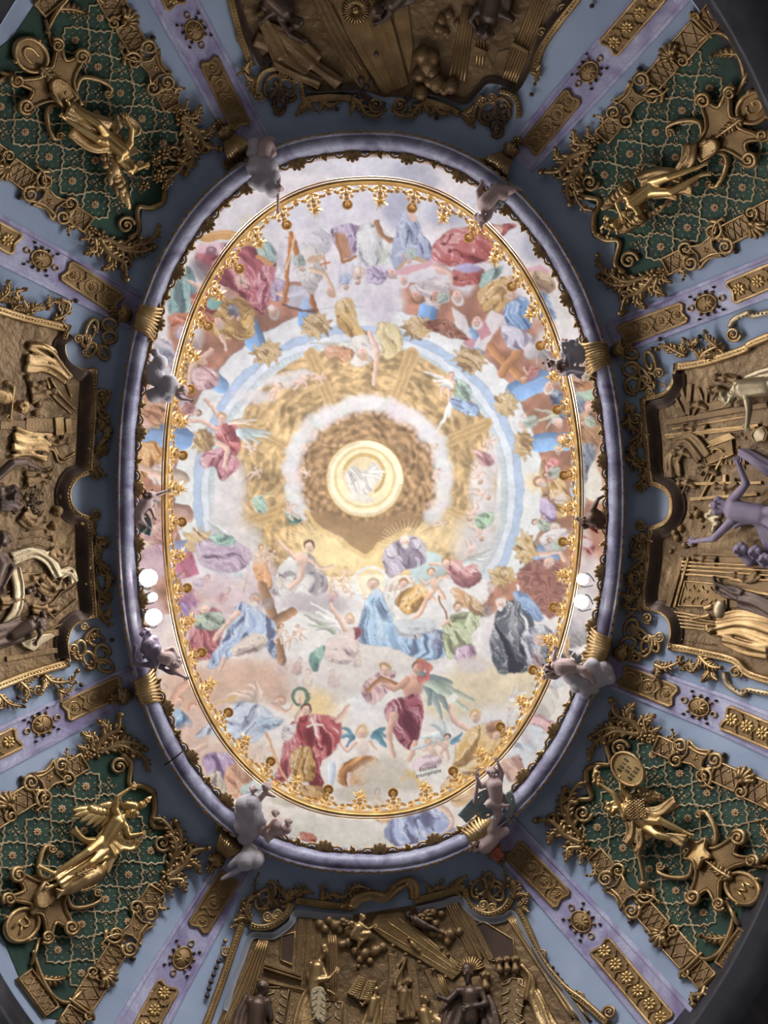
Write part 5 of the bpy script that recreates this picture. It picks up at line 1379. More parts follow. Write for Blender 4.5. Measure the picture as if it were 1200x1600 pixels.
# ================================================================== the four gilded angels of the corner fields
def tablet(T, c, up, w, l, mat='gold'):
    """round-headed tablet with a moulded edge"""
    c = np.array(c, float); up = unit(up); rt = np.array([-up[1], up[0]])
    def q(x, y): return tuple(c+rt*x+up*y)
    P = [q(-w, -l), q(w, -l), q(w, l*.3), q(w*.8, l*.3)]+[q(w*.8*math.cos(t), l*.3+l*.6*math.sin(t)) for t in np.linspace(0, PI, 9)[1:-1]]+[q(-w*.8, l*.3), q(-w, l*.3)]
    o = MB().plate(P, 10, 18, 1).build('tablet', mat, T)
    MB().sweep(np.array(P), [(-2, 13), (-2, 20), (0, 21), (2, 19), (2.4, 15)], True).build('tablet_edge', 'gold', o)
    return o
def nosegay(T, pts, mat='gold'):
    for k, (x, y, r) in enumerate(pts):
        m = MB(); m.flower((x, y), r, 5+(k % 3), 12, r*.7, k*.7); m.build('flower', mat, T)

# upper left: seen foreshortened, feet at the upper left, leaning over a spray of flowers
T = thing('angel_statue', (170, 220), 'gilded angel leaning down towards gilded flowers, on the upper left green field', 'statue', 'gilded angels', 8)
f = Fig(22)
f.body(dict(head=(209, 262, 34), chest=(194, 236, 30), pelvis=(172, 216, 24), sl=(206, 224, 34), sr=(188, 250, 32), el=(206, 200, 40), hl=(196, 184, 42), er=(208, 270, 34), hr=(228, 262, 34), pl=(168, 210, 26), kl=(152, 194, 36), al=(112, 166, 24), tl=(106, 156, 26), pr=(166, 222, 26), kr=(150, 218, 36), ar=(104, 186, 24), tr=(96, 180, 26)), 21, 1.0, (.5, .5, .6), up=(.5, .9))
f.build('body', 'gold_bright', T, .015)
f = Fig(26)
f.folds([(170, 200), (140, 190), (104, 170)], 12, 14, 7, 2.6, 2.6).folds([(176, 226), (146, 226), (112, 200)], 12, 12, 7, 2.6, 2.6).folds([(186, 212), (178, 232), (190, 246)], 12, 12, 6, 2.8, 3, 2, 3)
f.folds([(172, 238), (188, 240), (216, 234)], 7, 5, 4, 2.4, 2).folds([(182, 204), (186, 192), (184, 180)], 5, 3, 3, 2.4, 1.6).folds([(206, 210), (214, 202), (198, 184)], 5, 6, 4, 3, 3).build('drapery', 'gold', T, .016)
wing(T, (170, 244), [(204, 328), (194, 318), (184, 306), (196, 296), (172, 290), (160, 262), (154, 246)], 18, 26, 'gold', 8.5)
tablet(T, (96, 142), (-.6, -.8), 14, 24)
nosegay(T, [(254, 240, 12), (262, 234, 8), (244, 252, 9), (254, 268, 11), (246, 278, 10), (264, 284, 8), (226, 290, 10), (258, 292, 7)])

# upper right: flying towards the rim, two wings wrapped round, tablet behind the feet
T = thing('angel_statue', (1010, 300), 'gilded angel with wings curled forward and dark curly head, on the upper right green field', 'statue', 'gilded angels', 8)
f = Fig(22)
f.body(dict(head=(957, 352, 36), chest=(984, 318, 30), pelvis=(1012, 294, 24), sl=(974, 304, 34), sr=(996, 334, 34), el=(962, 318, 40), hl=(972, 340, 44), er=(988, 352, 36), hr=(980, 340, 42), pl=(1012, 286, 24), kl=(1046, 276, 34), al=(1086, 262, 24), tl=(1098, 256, 22), pr=(1016, 302, 26), kr=(1050, 300, 34), ar=(1090, 274, 22), tr=(1102, 272, 20)), 21, 1.0, (-.4, .5, .7), up=(-.6, .8))
f.build('body', 'gold_bright', T, .015)
f = Fig(26)
f.folds([(1000, 284), (1036, 272), (1066, 276)], 10, 10, 6, 2.6, 2.4).folds([(1064, 264), (1078, 246), (1080, 226)], 8, 10, 5, 2.6, 2.2).folds([(1020, 304), (1044, 300), (1060, 306)], 8, 7, 5, 2.4, 2.4).folds([(990, 300), (1000, 318), (1004, 336)], 10, 8, 5, 2.6, 2.8, 2, 3)
f.folds([(1060, 300), (1072, 296), (1082, 296)], 4, 5, 3, 2, 2).build('drapery', 'gold', T, .016)
wing(T, (986, 290), [(940, 328), (946, 318), (956, 312), (966, 310), (972, 304)], 26, 40, 'gold', 8.5)
wing(T, (1006, 336), [(966, 364), (974, 360), (984, 356), (994, 350)], 26, 40, 'gold', 8.5)
wing(T, (1008, 340), [(1042, 318), (1040, 322), (1036, 328)], 22, 26, 'gold', 3); wing(T, (992, 276), [(1004, 252), (1008, 258), (1004, 266)], 18, 24, 'gold', 3)
f = Fig(38)
for k in range(26): f.ball((950+random.gauss(0, 7), 352+random.gauss(0, 8), 40+random.random()*6), 2.6)
f.build('hair', 'gold_bright', T, .013, 1)
tablet(T, (1106, 232), (.8, -.55), 12, 20)

# lower left: brightly lit, raised arm, great wing, fish under the arm
T = thing('angel_statue', (150, 1320), 'bright gilded angel with raised arm and a fish, on the lower left green field', 'statue', 'gilded angels', 8)
f = Fig(22)
f.body(dict(head=(208, 1268, 34), chest=(186, 1284, 28), pelvis=(166, 1318, 24), sl=(182, 1264, 32), sr=(200, 1292, 30), el=(184, 1244, 36), hl=(206, 1229, 38), er=(204, 1306, 34), hr=(220, 1303, 36), pl=(160, 1314, 26), kl=(134, 1332, 36), al=(86, 1366, 24), tl=(64, 1354, 22), pr=(168, 1328, 24), kr=(140, 1350, 32), ar=(92, 1382, 22), tr=(76, 1388, 22)), 22, 1.0, (-.55, .6, .5), up=(.5, -.8))
f.cap((212, 1258, 36), 8, (200, 1256, 34), 7)
f.build('body', 'gold_bright', T, .014)
f = Fig(28)
f.folds([(176, 1296), (164, 1318), (176, 1338)], 12, 14, 6, 2.6, 2.8, 2, 3).folds([(162, 1330), (130, 1350), (88, 1380)], 12, 10, 7, 2.6, 2.4).folds([(150, 1316), (132, 1312), (114, 1296)], 5, 5, 4, 2.4, 2.2).folds([(190, 1316), (206, 1320), (214, 1310)], 9, 8, 5, 2.4, 2.2).folds([(178, 1336), (172, 1352), (166, 1362)], 4, 3, 3, 2, 1.8).folds([(186, 1282), (190, 1300), (192, 1316)], 8, 7, 4, 2.2, 2.2)
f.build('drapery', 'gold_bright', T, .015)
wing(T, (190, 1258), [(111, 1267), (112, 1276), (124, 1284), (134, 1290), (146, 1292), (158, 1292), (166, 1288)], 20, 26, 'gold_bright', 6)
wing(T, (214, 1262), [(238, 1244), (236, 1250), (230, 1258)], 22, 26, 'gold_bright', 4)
f = Fig(26); f.chain([(92, 1396, 22), (110, 1388, 26), (130, 1376, 28), (150, 1366, 27), (163, 1356, 24)], [4, 9, 13, 13, 7]); f.cap((160, 1354), 5, (166, 1346), 3).cap((96, 1394), 3, (88, 1404), 2).cap((96, 1394), 3, (86, 1390), 2); fi = f.build('fish', 'gold', T, .015)
m = MB(); m.leaf([(120, 1368), (136, 1360), (150, 1356)], 6, 4, 38, 3, 3); m.build('fin', 'gold', fi); m = MB(); m.leaf([(126, 1392), (140, 1388), (152, 1382)], 5, 4, 34, 3, 3); m.build('fin', 'gold', fi)
tablet(T, (70, 1402), (-.5, .8), 13, 20)

# lower right: armoured, shield with an inscription, lance
T = thing('angel_statue', (1000, 1270), 'gilded armoured angel raising an oval inscribed shield, on the lower right green field', 'statue', 'gilded angels', 8)
f = Fig(22)
f.body(dict(head=(958, 1264, 36), chest=(984, 1262, 28), pelvis=(1004, 1284, 24), sl=(984, 1246, 32), sr=(976, 1276, 32), el=(974, 1234, 38), hl=(972, 1218, 40), er=(960, 1240, 38), hr=(944, 1228, 42), pl=(1008, 1280, 26), kl=(1036, 1284, 36), al=(1068, 1300, 24), tl=(1080, 1306, 22), pr=(1008, 1292, 24), kr=(1030, 1306, 30), ar=(1062, 1312, 20)), 22, 1.02, (-.3, .6, .6), up=(-.9, .2))
f.folds([(1000, 1284), (1010, 1290), (1018, 1302)], 12, 12, 5, 2.4, 2.4)
f.build('body', 'gold_bright', T, .014)
m = MB()
for i in range(9):
    for j in range(7):
        m.dome((976+i*3.6+j*.8, 1252+j*4.4+(i % 2)*2-i*.3, ), 2.2, 2.2, 1.6, 0, 40, 6, 2)
tag(m.build('scale_armour', 'gold', T), kind='stuff')
f = Fig(28)
f.folds([(978, 1226), (974, 1240), (980, 1256)], 7, 9, 5, 2.4, 2.4).folds([(1006, 1268), (1032, 1268), (1056, 1252)], 6, 9, 5, 2.6, 2.4).folds([(984, 1284), (984, 1306), (978, 1318)], 8, 6, 5, 2.4, 2.2).folds([(996, 1296), (1000, 1318), (992, 1332)], 6, 5, 4, 2.2, 2).folds([(1030, 1308), (1052, 1308), (1072, 1316)], 4, 7, 4, 2.2, 2.2).build('drapery', 'gold', T, .015)
wing(T, (992, 1236), [(1034, 1243), (1034, 1248), (1026, 1252), (1018, 1256), (1010, 1256)], 18, 24, 'gold', 5.5)
wing(T, (966, 1262), [(944, 1252), (946, 1262), (950, 1276)], 26, 30, 'gold', 3.4)
m = MB(); m.tube([(990, 1318), (1000, 1345), (1006, 1380)], [5, 3.5, 3], 14, n=6); m.dome((1004, 1382), 8, 8, 6, 0, 12, 8, 3); m.build('lance', 'gold', T)
f = Fig(38)
for k in range(20): f.ball((934+random.gauss(0, 5), 1216+random.gauss(0, 8), 40+random.random()*6), 2.8)
f.chain([(930, 1200, 40), (928, 1214, 42), (936, 1230, 40)], [4, 4.5, 4]); f.build('flaming_sword', 'gold', T, .013, 1)
upv = unit((-.80, -.60)); rtv = np.array([-upv[1], upv[0]]); sc = np.array([981.0, 1202.0])
P = [sc+unit((.72, .70))*31*math.cos(t)+unit((-.70, .72))*22*math.sin(t) for t in np.linspace(0, 2*PI, 37)[:-1]]
sh = MB().plate(P, 34, 42, 2).build('shield', 'gold_bright', T, True)
MB().tube(P, 3.0, 42, closed=True, smooth_path=False, sides=6).build('shield_rim', 'gold', sh)
m = MB()
for row, word in ((11.5, 'QUIS'), (0, 'UT'), (-11.5, 'DEUS')):
    for k, ch in enumerate(word): letter(m, ch, sc+upv*row+rtv*(k-(len(word)-1)/2)*6.4, upv, 4.0, .75, 43, .62)
m.build('inscription', 'letter_ink', sh, True)
c = np.array((1090, 1332.)); P = []
for k in range(10):
    a = 2*PI*k/10+.3; r_ = 26 if k % 2 == 0 else 15
    P.append(c+np.array([math.cos(a)*r_*.85, math.sin(a)*r_]))
o = MB().plate(cr(P, 4, True), 8, 16, 1.2).build('star_shield', 'gold_bright', T); MB().sweep(cr(P, 4, True), [(-2, 12), (-2, 18), (0, 19.5), (2, 18), (2.4, 13)], True).build('shield_edge', 'gold', o)

# ================================================================== ornaments of the rim
RCX, RCY = 600+F*XC/12, 800+F*YC/12
RPA, RPB = 366.5, 545.0
def rim_px(t):
    """picture point on the inner edge of the rim and its outward direction"""
    x, y = oval_pt(t, RPA, RPB)
    return np.array([RCX+x, RCY+y]), oval_nrm(x, y, RPA, RPB)
def arc_params(n, a=RPA, b=RPB): return oval_ring(n, a, b, .5)
NCR = 34
ts = arc_params(NCR*2)
for i, t in enumerate(ts):
    p, n = rim_px(t); tg = np.array([-n[1], n[0]]); ang = math.atan2(-n[1], -n[0])
    if i % 2 == 0:
        m = MB(); m.shell(p+n*5, ang, 15, 7, 2.9, 0, 5); m.build('shell', 'gold', rim)
        for s in (-1, 1):
            c = p+n*3+tg*s*19
            m = MB(); m.tube([c+tg*s*7+n*6, c+tg*s*10-n*2, c+tg*s*3-n*8, c-tg*s*5-n*6, c-tg*s*7+n*2], [1.0, 1.8, 2.0, 1.8, 1.2], 3, sides=6, n=4); m.dome(c-tg*s*6+n*2, 2.4, 2.4, 3, 0, 3, 6, 2)
            m.build('c_scroll', 'gold', rim)
            m = MB(); m.plate([c+tg*s*6+n*5, c+tg*s*7-n*1, c+tg*s*2-n*6, c-tg*s*4-n*4, c-tg*s*5+n*5], 0, 2.5, .5); m.build('scroll_ground', 'stucco_grey', rim)
    else:
        m = MB(); m.flower(p+n*4, 10, 6, 1, 4.5, t); m.build('rosette', 'gold', rim)
        m = MB(); m.leaf([p+n*2-tg*4, p-n*3, p-n*8+tg*2], 5, 3, 2, 3, 2); m.leaf([p+n*3+tg*5, p+tg*12, p+tg*19-n*2], 4, 3, 1, 2, 1); m.leaf([p+n*3-tg*5, p-tg*12, p-tg*19-n*2], 4, 3, 1, 2, 1); m.build('sprig', 'gold', rim)
        m = MB(); m.dome(p+n*12, 2.2, 2.2, 3, 0, 2, 6, 2); m.build('bead', 'gold_bright', rim)
# dashed gilt edge on the outer lip and thin gilt fillet inside
V = []; Fc = []
for k, t in enumerate(arc_params(230, RIM_A, RIM_B)):
    for dt, dr, z in ((-.006, .012, 11.72), (.006, .012, 11.72), (.006, -.03, 11.70), (-.006, -.03, 11.70), (-.006, .012, 11.69), (.006, .012, 11.69), (.006, -.03, 11.685), (-.006, -.03, 11.685)):
        x, y = oval_pt(t, RIM_A, RIM_B); nx, ny = oval_nrm(x, y, RIM_A, RIM_B); q = dt*8.5
        V.append((XC+x+nx*dr-ny*q, YC+y+ny*dr+nx*q, z+EYE))
    o = k*8
    Fc += [(o, o+1, o+2, o+3), (o+4, o+7, o+6, o+5), (o, o+4, o+5, o+1), (o+1, o+5, o+6, o+2), (o+2, o+6, o+7, o+3), (o+3, o+7, o+4, o)]
tag(make_obj('gilt_dashes', V, Fc, 'gold', rim, False), kind='stuff')
fi = ellipse_sweep('gilt_fillet', [(-0.215, 11.975), (-0.225, 11.965), (-0.24, 11.965), (-0.25, 11.98)], 'gold', RIM_A, RIM_B, 220, None)
fi.parent = rim; fi.location = fi.location-rim.location

# gilded acanthus clasps where the ribs meet the rim
CLASPS = [(228, 500, 'upper left of the oval'), (228, 1078, 'lower left of the oval'), (932, 556, 'upper right of the oval'), (936, 1012, 'lower right of the oval'), (776, 262, 'top right of the oval'), (752, 1300, 'bottom right of the oval'), (372, 236, 'top left of the oval'), (360, 1316, 'bottom left of the oval')]
for x, y, wh in CLASPS:
    c = np.array([x, y], float); d = oval_nrm(x-RCX, y-RCY, RPA, RPB); tg = np.array([-d[1], d[0]])
    T = thing('acanthus_clasp', c, 'gilded ribbed acanthus clasp over the rim, '+wh, 'ornament', 'clasps on the rim', 10)
    for k in range(9):
        a = (k-4)/4
        m = MB()
        p0 = c+d*26+tg*a*9; p1 = c+d*8+tg*a*16; p2 = c-d*8+tg*a*20; p3 = c-d*16+tg*a*(30-abs(a)*3)
        m.tube([(*p0, 14), (*p1, 32-abs(a)*5), (*p2, 20), (*p3, 4)], [2.2, 3.6, 3.4, 1.6], n=5, sides=7); m.build('frond', 'gold', T)
    for s in (-1, 1):
        MB().scroll(c-d*9+tg*s*24, 8, 1.6, math.atan2(d[1], d[0]), s, 2.4, 8).build('scroll', 'gold', T)
    m = MB(); m.dome(c+d*34, 15, 12, 12, math.atan2(d[1], d[0]), 4, 14, 5); m.build('boss', 'gold_brown', T)
    m = MB(); m.shell(c+d*42, math.atan2(-d[1], -d[0]), 15, 8, 2.8, 8, 7); m.build('shell', 'gold', T)
    m = MB(); m.flower(c+d*52, 9, 6, 6, 6); m.build('rosette', 'gold', T)

# ================================================================== the star crown hung in the opening
CZ = 12.35
CCX, CCY, CA, CB = 582.0, 778.0, 325.0, 497.0
def crown_px(t):
    c, s = math.cos(t), math.sin(t); e = 2/(2.30 if c < 0 else 2.12)
    return np.array([CCX+CA*math.copysign(abs(c)**e, c), CCY+CB*math.copysign(abs(s)**e, s)])
tt = np.linspace(0, 2*PI, 721); pp = np.array([crown_px(t) for t in tt])
LL = np.concatenate([[0], np.cumsum(np.linalg.norm(np.diff(pp, axis=0), axis=1))])
def crown_at(u):
    """world point and frame on the hoop at fraction u of its length"""
    s = (u % 1.0)*LL[-1]
    a = np.array([np.interp(s, LL, pp[:, 0]), np.interp(s, LL, pp[:, 1])])
    s2 = s+2.0
    b_ = np.array([np.interp(s2 % LL[-1], LL, pp[:, 0]), np.interp(s2 % LL[-1], LL, pp[:, 1])])
    t = unit(b_-a)
    P = np.array([(a[0]-600)/F*CZ, (a[1]-800)/F*CZ, CZ+EYE])
    T3 = np.array([t[0], t[1], 0]); O3 = np.array([t[1], -t[0], 0])      # outward
    if np.dot(O3[:2], a-np.array([CCX, CCY])) < 0: O3 = -O3
    return P, T3, O3
crown = empty('star_crown', (XC, YC, CZ+EYE)); tag(crown, 'gilded oval crown of stars and suns hung inside the oval opening', 'crown')
def hoop(name, prof, mat):
    n = 240; V = []; Fc = []; m = len(prof)
    for i in range(n):
        P, T3, O3 = crown_at(i/n)
        for d, z in prof: V.append(P+O3*d+np.array([0, 0, z]))
    for i in range(n):
        j = (i+1) % n
        for k in range(m): Fc.append((i*m+k, i*m+(k+1) % m, j*m+(k+1) % m, j*m+k))
    return make_obj(name, V, Fc, mat, crown)
hoop('hoop', [(0.02, 0.0), (0.035, 0.02), (0.02, 0.04), (0.02, 0.13), (0.035, 0.15), (0.02, 0.17), (-0.015, 0.17), (-0.03, 0.13), (-0.03, 0.04), (-0.02, 0.0)], 'gold_crown')
hoop('hoop_bead', [(0.055, -0.015), (0.07, 0.0), (0.055, 0.018), (0.04, 0.0)], 'gold_crown')
class Crest(MB):
    """shapes in the upright plane of the crown: x along the hoop, y up, height = towards the middle (cm)"""
    def build(self, name, mat, u, parent, lean=0.10):
        P, T3, O3 = crown_at(u); v = np.array(self.v)*0.0092
        up = np.array([0, 0, 1.0])*math.cos(lean)-O3*math.sin(lean)
        W = P+np.outer(v[:, 0], T3)+np.outer(v[:, 1], up)-np.outer(v[:, 2], O3)+np.array([0, 0, 0.15])
        return make_obj(name, W, self.f, mat, parent, True, self.s)
def proto(fn):
    m = Crest(); fn(m); return m
def lily(m):
    m.tube([(0, -2), (0, 16), (0, 34)], [2.4, 2.0, 1.6], 0, sides=6, n=4)
    for s in (-1, 1):
        m.tube([(0, 4), (s*10, 9), (s*16, 19), (s*11, 26), (s*7, 21)], [1.6, 2.0, 2.0, 1.6, 1.1], 1, sides=6, n=4)
        m.tube([(0, 18), (s*8, 27), (s*13, 38), (s*8, 43)], [1.5, 1.9, 1.7, 1.1], 1, sides=6, n=4)
        m.flower((s*18, 22), 4.5, 5, 0, 4); m.flower((s*8, 11), 4.5, 5, 1, 4); m.flower((s*12, 40), 4.5, 5, 0, 4)
    m.flower((0, 44), 6, 6, 1, 5); m.flower((0, 28), 5.5, 5, 2, 5)
def star(m):
    for k in range(8):
        a = 2*PI*k/8+PI/8; R_ = 20 if k % 2 == 0 else 14
        for e in (0, .9):
            d = np.array([math.cos(a), math.sin(a)*math.cos(e), math.sin(a)*math.sin(e)])
            m.tube([(0, 64, 0), (R_*.4*d[0], 64+R_*.4*d[1], R_*.4*d[2]), (R_*d[0]+.01, 64+R_*d[1]+.01, R_*d[2])], [3.4, 2.0, .3], sides=5, smooth_path=False)
    for s in (-1, 1):
        V = [(-2.4, 64, 0), (2.4, 64, 0), (0, 66.4, 0), (0, 61.6, 0), (0, 64, s*20)]
        m.add(V, [(0, 2, 4), (2, 1, 4), (1, 3, 4), (3, 0, 4)])
    m.tube([(0, 42), (0, 62)], 1.3, 0, sides=6, n=3)
def sun_disc(m):
    """rayed disc lying level on its stalk"""
    P = []
    for k in range(40):
        a = 2*PI*k/40; r = 12.5 if k % 2 == 0 else 9.5
        P.append((r*math.cos(a), r*math.sin(a)))
    o = len(m.v); m.plate(P, -1.5, 1.5, .8); m.dome((0, 0), 5, 5, -1.6, 0, -1.4, 12, 3)
    for i in range(o, len(m.v)):
        x, y, h = m.v[i]; m.v[i] = [x, 62+h, y+6]
    m.tube([(0, 42), (0, 62)], 1.3, 0, sides=6, n=3)
def sprig(m):
    m.tube([(-16, 0), (-7, 10), (4, 9), (14, 15)], [1.2, 1.7, 1.7, 1.1], 0, sides=6, n=4)
    m.tube([(16, 0), (7, 10), (-4, 14), (-12, 22)], [1.2, 1.7, 1.6, 1.0], 0, sides=6, n=4)
    m.flower((0, 19), 5.5, 5, 0, 4); m.flower((14, 17), 4, 5, 0, 3.5); m.flower((-12, 23), 4, 5, 0, 3.5); m.flower((0, 7), 4, 5, 0, 3)
NST = 24
for k in range(2*NST):
    u = (k+0.3)/(2*NST)
    cl_ = proto(lily).build('lily_cluster', 'gold_crown', u, crown)
    if k % 2 == 0: proto(star).build('star', 'gold_crown', u, crown)
    else: proto(sun_disc).build('sun', 'gold_matte', u, crown)
    proto(sprig).build('leaf_sprig', 'gold_crown', u+.5/(2*NST), crown)

# ================================================================== stucco angels and clouds on the rim
def putto(name, label, c, mat, fn, cat='sculpture', extra=None, voxel=.016):
    R = thing(name, c, label, cat, 'stucco cherubs on the rim', 12)
    f = Fig(24); fn(f); f.build('body', mat, R, voxel)
    if extra: extra(R)
    return R
def part(R, nm, mat, fn, h0=26, voxel=.016, sm=3):
    f = Fig(h0); fn(f); return f.build(nm, mat, R, voxel, sm)
def clouds(blobs):
    def fn(f):
        for b in blobs:
            h = b[3] if len(b) > 3 else 24
            f.ball((b[0], b[1], h), b[2])
            for k in range(2):
                a = random.random()*6.3; f.ball((b[0]+b[2]*.4*math.cos(a), b[1]+b[2]*.4*math.sin(a), h+b[2]*.2), b[2]*.74)
    return fn
# top left
R = thing('cherub_on_cloud', (408, 262), 'shadowed grey cherub on bulging cloud at the top left of the rim', 'sculpture', 'stucco cherubs on the rim', 12)
part(R, 'cloud', 'stucco_grey', clouds([(394, 236, 13), (392, 218, 11), (404, 262, 18), (420, 262, 17), (412, 284, 16), (424, 296, 13), (400, 284, 12), (426, 276, 14)]))
part(R, 'body', 'stucco_skin', lambda f: (f.chain([(436, 280, 26), (434, 298, 24), (433, 322, 20)], [4, 3.4, 2.4]), f.hand((434, 305, 22), (433, 322, 20), 14), f.head((437, 294, 30), 13, (.3, .9), (.5, .3, .8)), f.body(dict(head=(418, 214, 26), chest=(416, 230, 26), pelvis=(410, 248, 24), sl=(408, 226), sr=(424, 228), er=(428, 240), hr=(418, 250), el=(404, 240), hl=(412, 252)), 17, 1.42)), 26, .014)
# top right
R = thing('climbing_cherub', (772, 308), 'grey winged cherub hanging head first from the top right of the rim', 'sculpture', 'stucco cherubs on the rim', 12)
part(R, 'body', 'stucco_skin', lambda f: f.body(dict(head=(751, 338, 28), chest=(760, 318, 26), pelvis=(776, 300, 26), sl=(752, 318), sr=(768, 324), el=(748, 300), hl=(752, 290), er=(764, 340), hr=(756, 348), pl=(776, 298), kl=(796, 300, 32), al=(806, 294, 26), tl=(814, 297, 24), pr=(782, 306), kr=(786, 310, 34), ar=(776, 306, 34)), 18, 1.42, (-.1, .3, .9)), 26, .014)
part(R, 'drapery', 'cloth_green', lambda f: f.folds([(770, 290), (774, 306), (788, 316)], 7, 7, 5, 2.4, 2.6), 28)
wing(R, (768, 322), [(784, 322), (782, 328), (776, 332)], 24, 26, 'stucco_grey', 3)
# left, upper
R = thing('cherub_on_cloud', (252, 592), 'pale grey swelling clouds with a curly cherub head at the upper left of the rim', 'sculpture', 'stucco cherubs on the rim', 12)
part(R, 'cloud', 'stucco_grey', clouds([(244, 590, 16), (264, 602, 17), (250, 566, 13), (240, 578, 13), (254, 612, 13), (240, 618, 12), (262, 622, 8), (242, 552, 7)]))
part(R, 'body', 'stucco_skin', lambda f: (f.head((286, 611, 26), 15, (.8, -.3), (.3, .3, .9)), f.cap((272, 610), 6, (282, 612), 5), f.chain([(276, 618), (284, 624), (296, 625)], [3.5, 3, 2.4]), f.hand((288, 624), (296, 625), 14)), 24, .014)
# right, upper
R = thing('cherub_on_cloud', (886, 560), 'pale draped cherubs with dark curly heads at the upper right of the rim', 'sculpture', 'stucco cherubs on the rim', 12)
part(R, 'cloud', 'stucco_grey', clouds([(898, 548, 15), (886, 552, 11), (904, 560, 12), (892, 538, 8)]))
part(R, 'drapery', 'stucco_grey', lambda f: f.folds([(890, 534), (894, 552), (890, 568)], 12, 10, 6, 2.6, 2.6, 2, 3).folds([(884, 582), (896, 578), (910, 582)], 4, 7, 4, 2.4, 2.4), 32)
part(R, 'body', 'stucco_skin', lambda f: (f.head((881, 537, 26), 14, (-.5, -.5), (-.3, .3, .9)), f.head((864, 570, 26), 17, (-.9, .2), (0, .3, .9)), f.head((880, 578, 26), 16, (-.7, .6), (0, .3, .9)), f.cap((872, 566), 5, (888, 560), 7), f.cap((884, 574), 5, (894, 562), 7)), 24, .013)
part(R, 'hair', 'hair_brown', lambda f: [f.ball((x+random.gauss(0, 4), y+random.gauss(0, 4), 32), 2.6) for x, y in ((860, 568), (869, 572), (876, 580)) for _ in range(7)], 32, .013, 1)
# right, middle
putto('climbing_cherub', 'small dark red-brown cherub climbing on the right rim', (924, 812), 'hair_brown',
  lambda f: f.body(dict(head=(913, 814, 26), chest=(924, 812), pelvis=(938, 810), sl=(920, 806), sr=(922, 820), er=(914, 824), hr=(906, 814), pl=(938, 806), kl=(924, 796, 32), al=(934, 780, 28), tl=(942, 776, 26), pr=(940, 814), kr=(932, 822, 30), ar=(944, 824, 26)), 14, 1.42, (0, .2, 1), up=(-.8, -.1)),
  extra=lambda R: part(R, 'drapery', 'cloth_red', lambda f: f.folds([(922, 820), (928, 826), (934, 826)], 4, 5, 4, 2, 2), 28), voxel=.013)
# left, middle
putto('climbing_cherub', 'small grey cherub with dark wings reaching for the crown, left rim', (226, 788), 'stucco_skin',
  lambda f: f.body(dict(head=(238, 776, 28), chest=(228, 786), pelvis=(220, 798), sl=(232, 780), sr=(226, 792), el=(244, 774), hl=(260, 768), er=(236, 796), hr=(240, 806), pl=(220, 798), kl=(222, 812, 30), al=(230, 822, 26), tl=(236, 826, 26), pr=(218, 800), kr=(216, 816), ar=(224, 830)), 14, 1.42, (.4, .2, .8)),
  extra=lambda R: (part(R, 'drapery', 'cloth_green', lambda f: f.folds([(222, 808), (230, 822), (226, 832)], 6, 8, 4, 2, 2), 26), wing(R, (232, 780), [(222, 770), (226, 764), (238, 764)], 26, 28, 'hair_brown', 3)), voxel=.013)
# left, lower
R = thing('cherub_pair', (246, 1020), 'two rosy grey cherubs seated side by side on the lower left of the rim', 'sculpture', 'stucco cherubs on the rim', 12)
part(R, 'body', 'stucco_lilac', lambda f: f.body(dict(head=(227, 992, 28), chest=(234, 1008, 26), pelvis=(240, 1022, 26), sl=(228, 1004), sr=(240, 1000), el=(222, 1016), hl=(230, 1024), pl=(238, 1020), kl=(248, 1012, 36), al=(232, 1022, 34), tl=(226, 1026, 32), pr=(242, 1028), kr=(244, 1036, 34), ar=(222, 1038, 28), tr=(212, 1036, 26)), 18, 1.42, (-.2, .3, .9)), 26, .014)
part(R, 'body', 'stucco_skin', lambda f: f.body(dict(head=(275, 1036, 28), chest=(264, 1028, 26), pelvis=(254, 1026, 26), sl=(262, 1018), sr=(266, 1038), el=(270, 1014), hl=(276, 1024), er=(273, 1050), hr=(287, 1057)), 16, 1.42, (.2, .3, .9)), 26, .014)
part(R, 'drapery', 'stucco_lilac', lambda f: f.folds([(210, 1008), (210, 1024), (216, 1036)], 5, 7, 4, 2.6, 2.6).folds([(250, 1040), (262, 1046), (274, 1046)], 4, 5, 3, 2.4, 2.2), 22)
# right, lower
R = thing('cherub_on_cloud', (918, 1052), 'lilac grey cloud bank carrying a cherub with raised wing, lower right of the rim', 'sculpture', 'stucco cherubs on the rim', 12)
part(R, 'cloud', 'stucco_grey', clouds([(926, 1046, 17), (942, 1048, 16), (956, 1054, 15), (964, 1064, 12), (894, 1058, 15), (908, 1066, 15), (914, 1078, 13), (934, 1062, 15), (900, 1074, 10), (924, 1074, 12)]))
part(R, 'body', 'stucco_skin', lambda f: f.body(dict(head=(860, 1047, 28), chest=(876, 1042, 28), pelvis=(894, 1042, 28), sl=(872, 1036), sr=(878, 1050), el=(866, 1030), hl=(868, 1020), er=(868, 1058), hr=(858, 1058), pl=(894, 1042), kl=(908, 1044, 40), al=(920, 1058, 40), tl=(923, 1063, 40)), 18, 1.42, (-.2, .3, .9)), 28, .014)
wing(R, (906, 1030), [(888, 1016), (892, 1022), (898, 1030), (904, 1036)], 28, 32, 'stucco_grey', 4)
part(R, 'hair', 'hair_brown', lambda f: [f.ball((857+random.gauss(0, 4), 1047+random.gauss(0, 5), 33), 2.6) for _ in range(9)], 32, .013, 1)
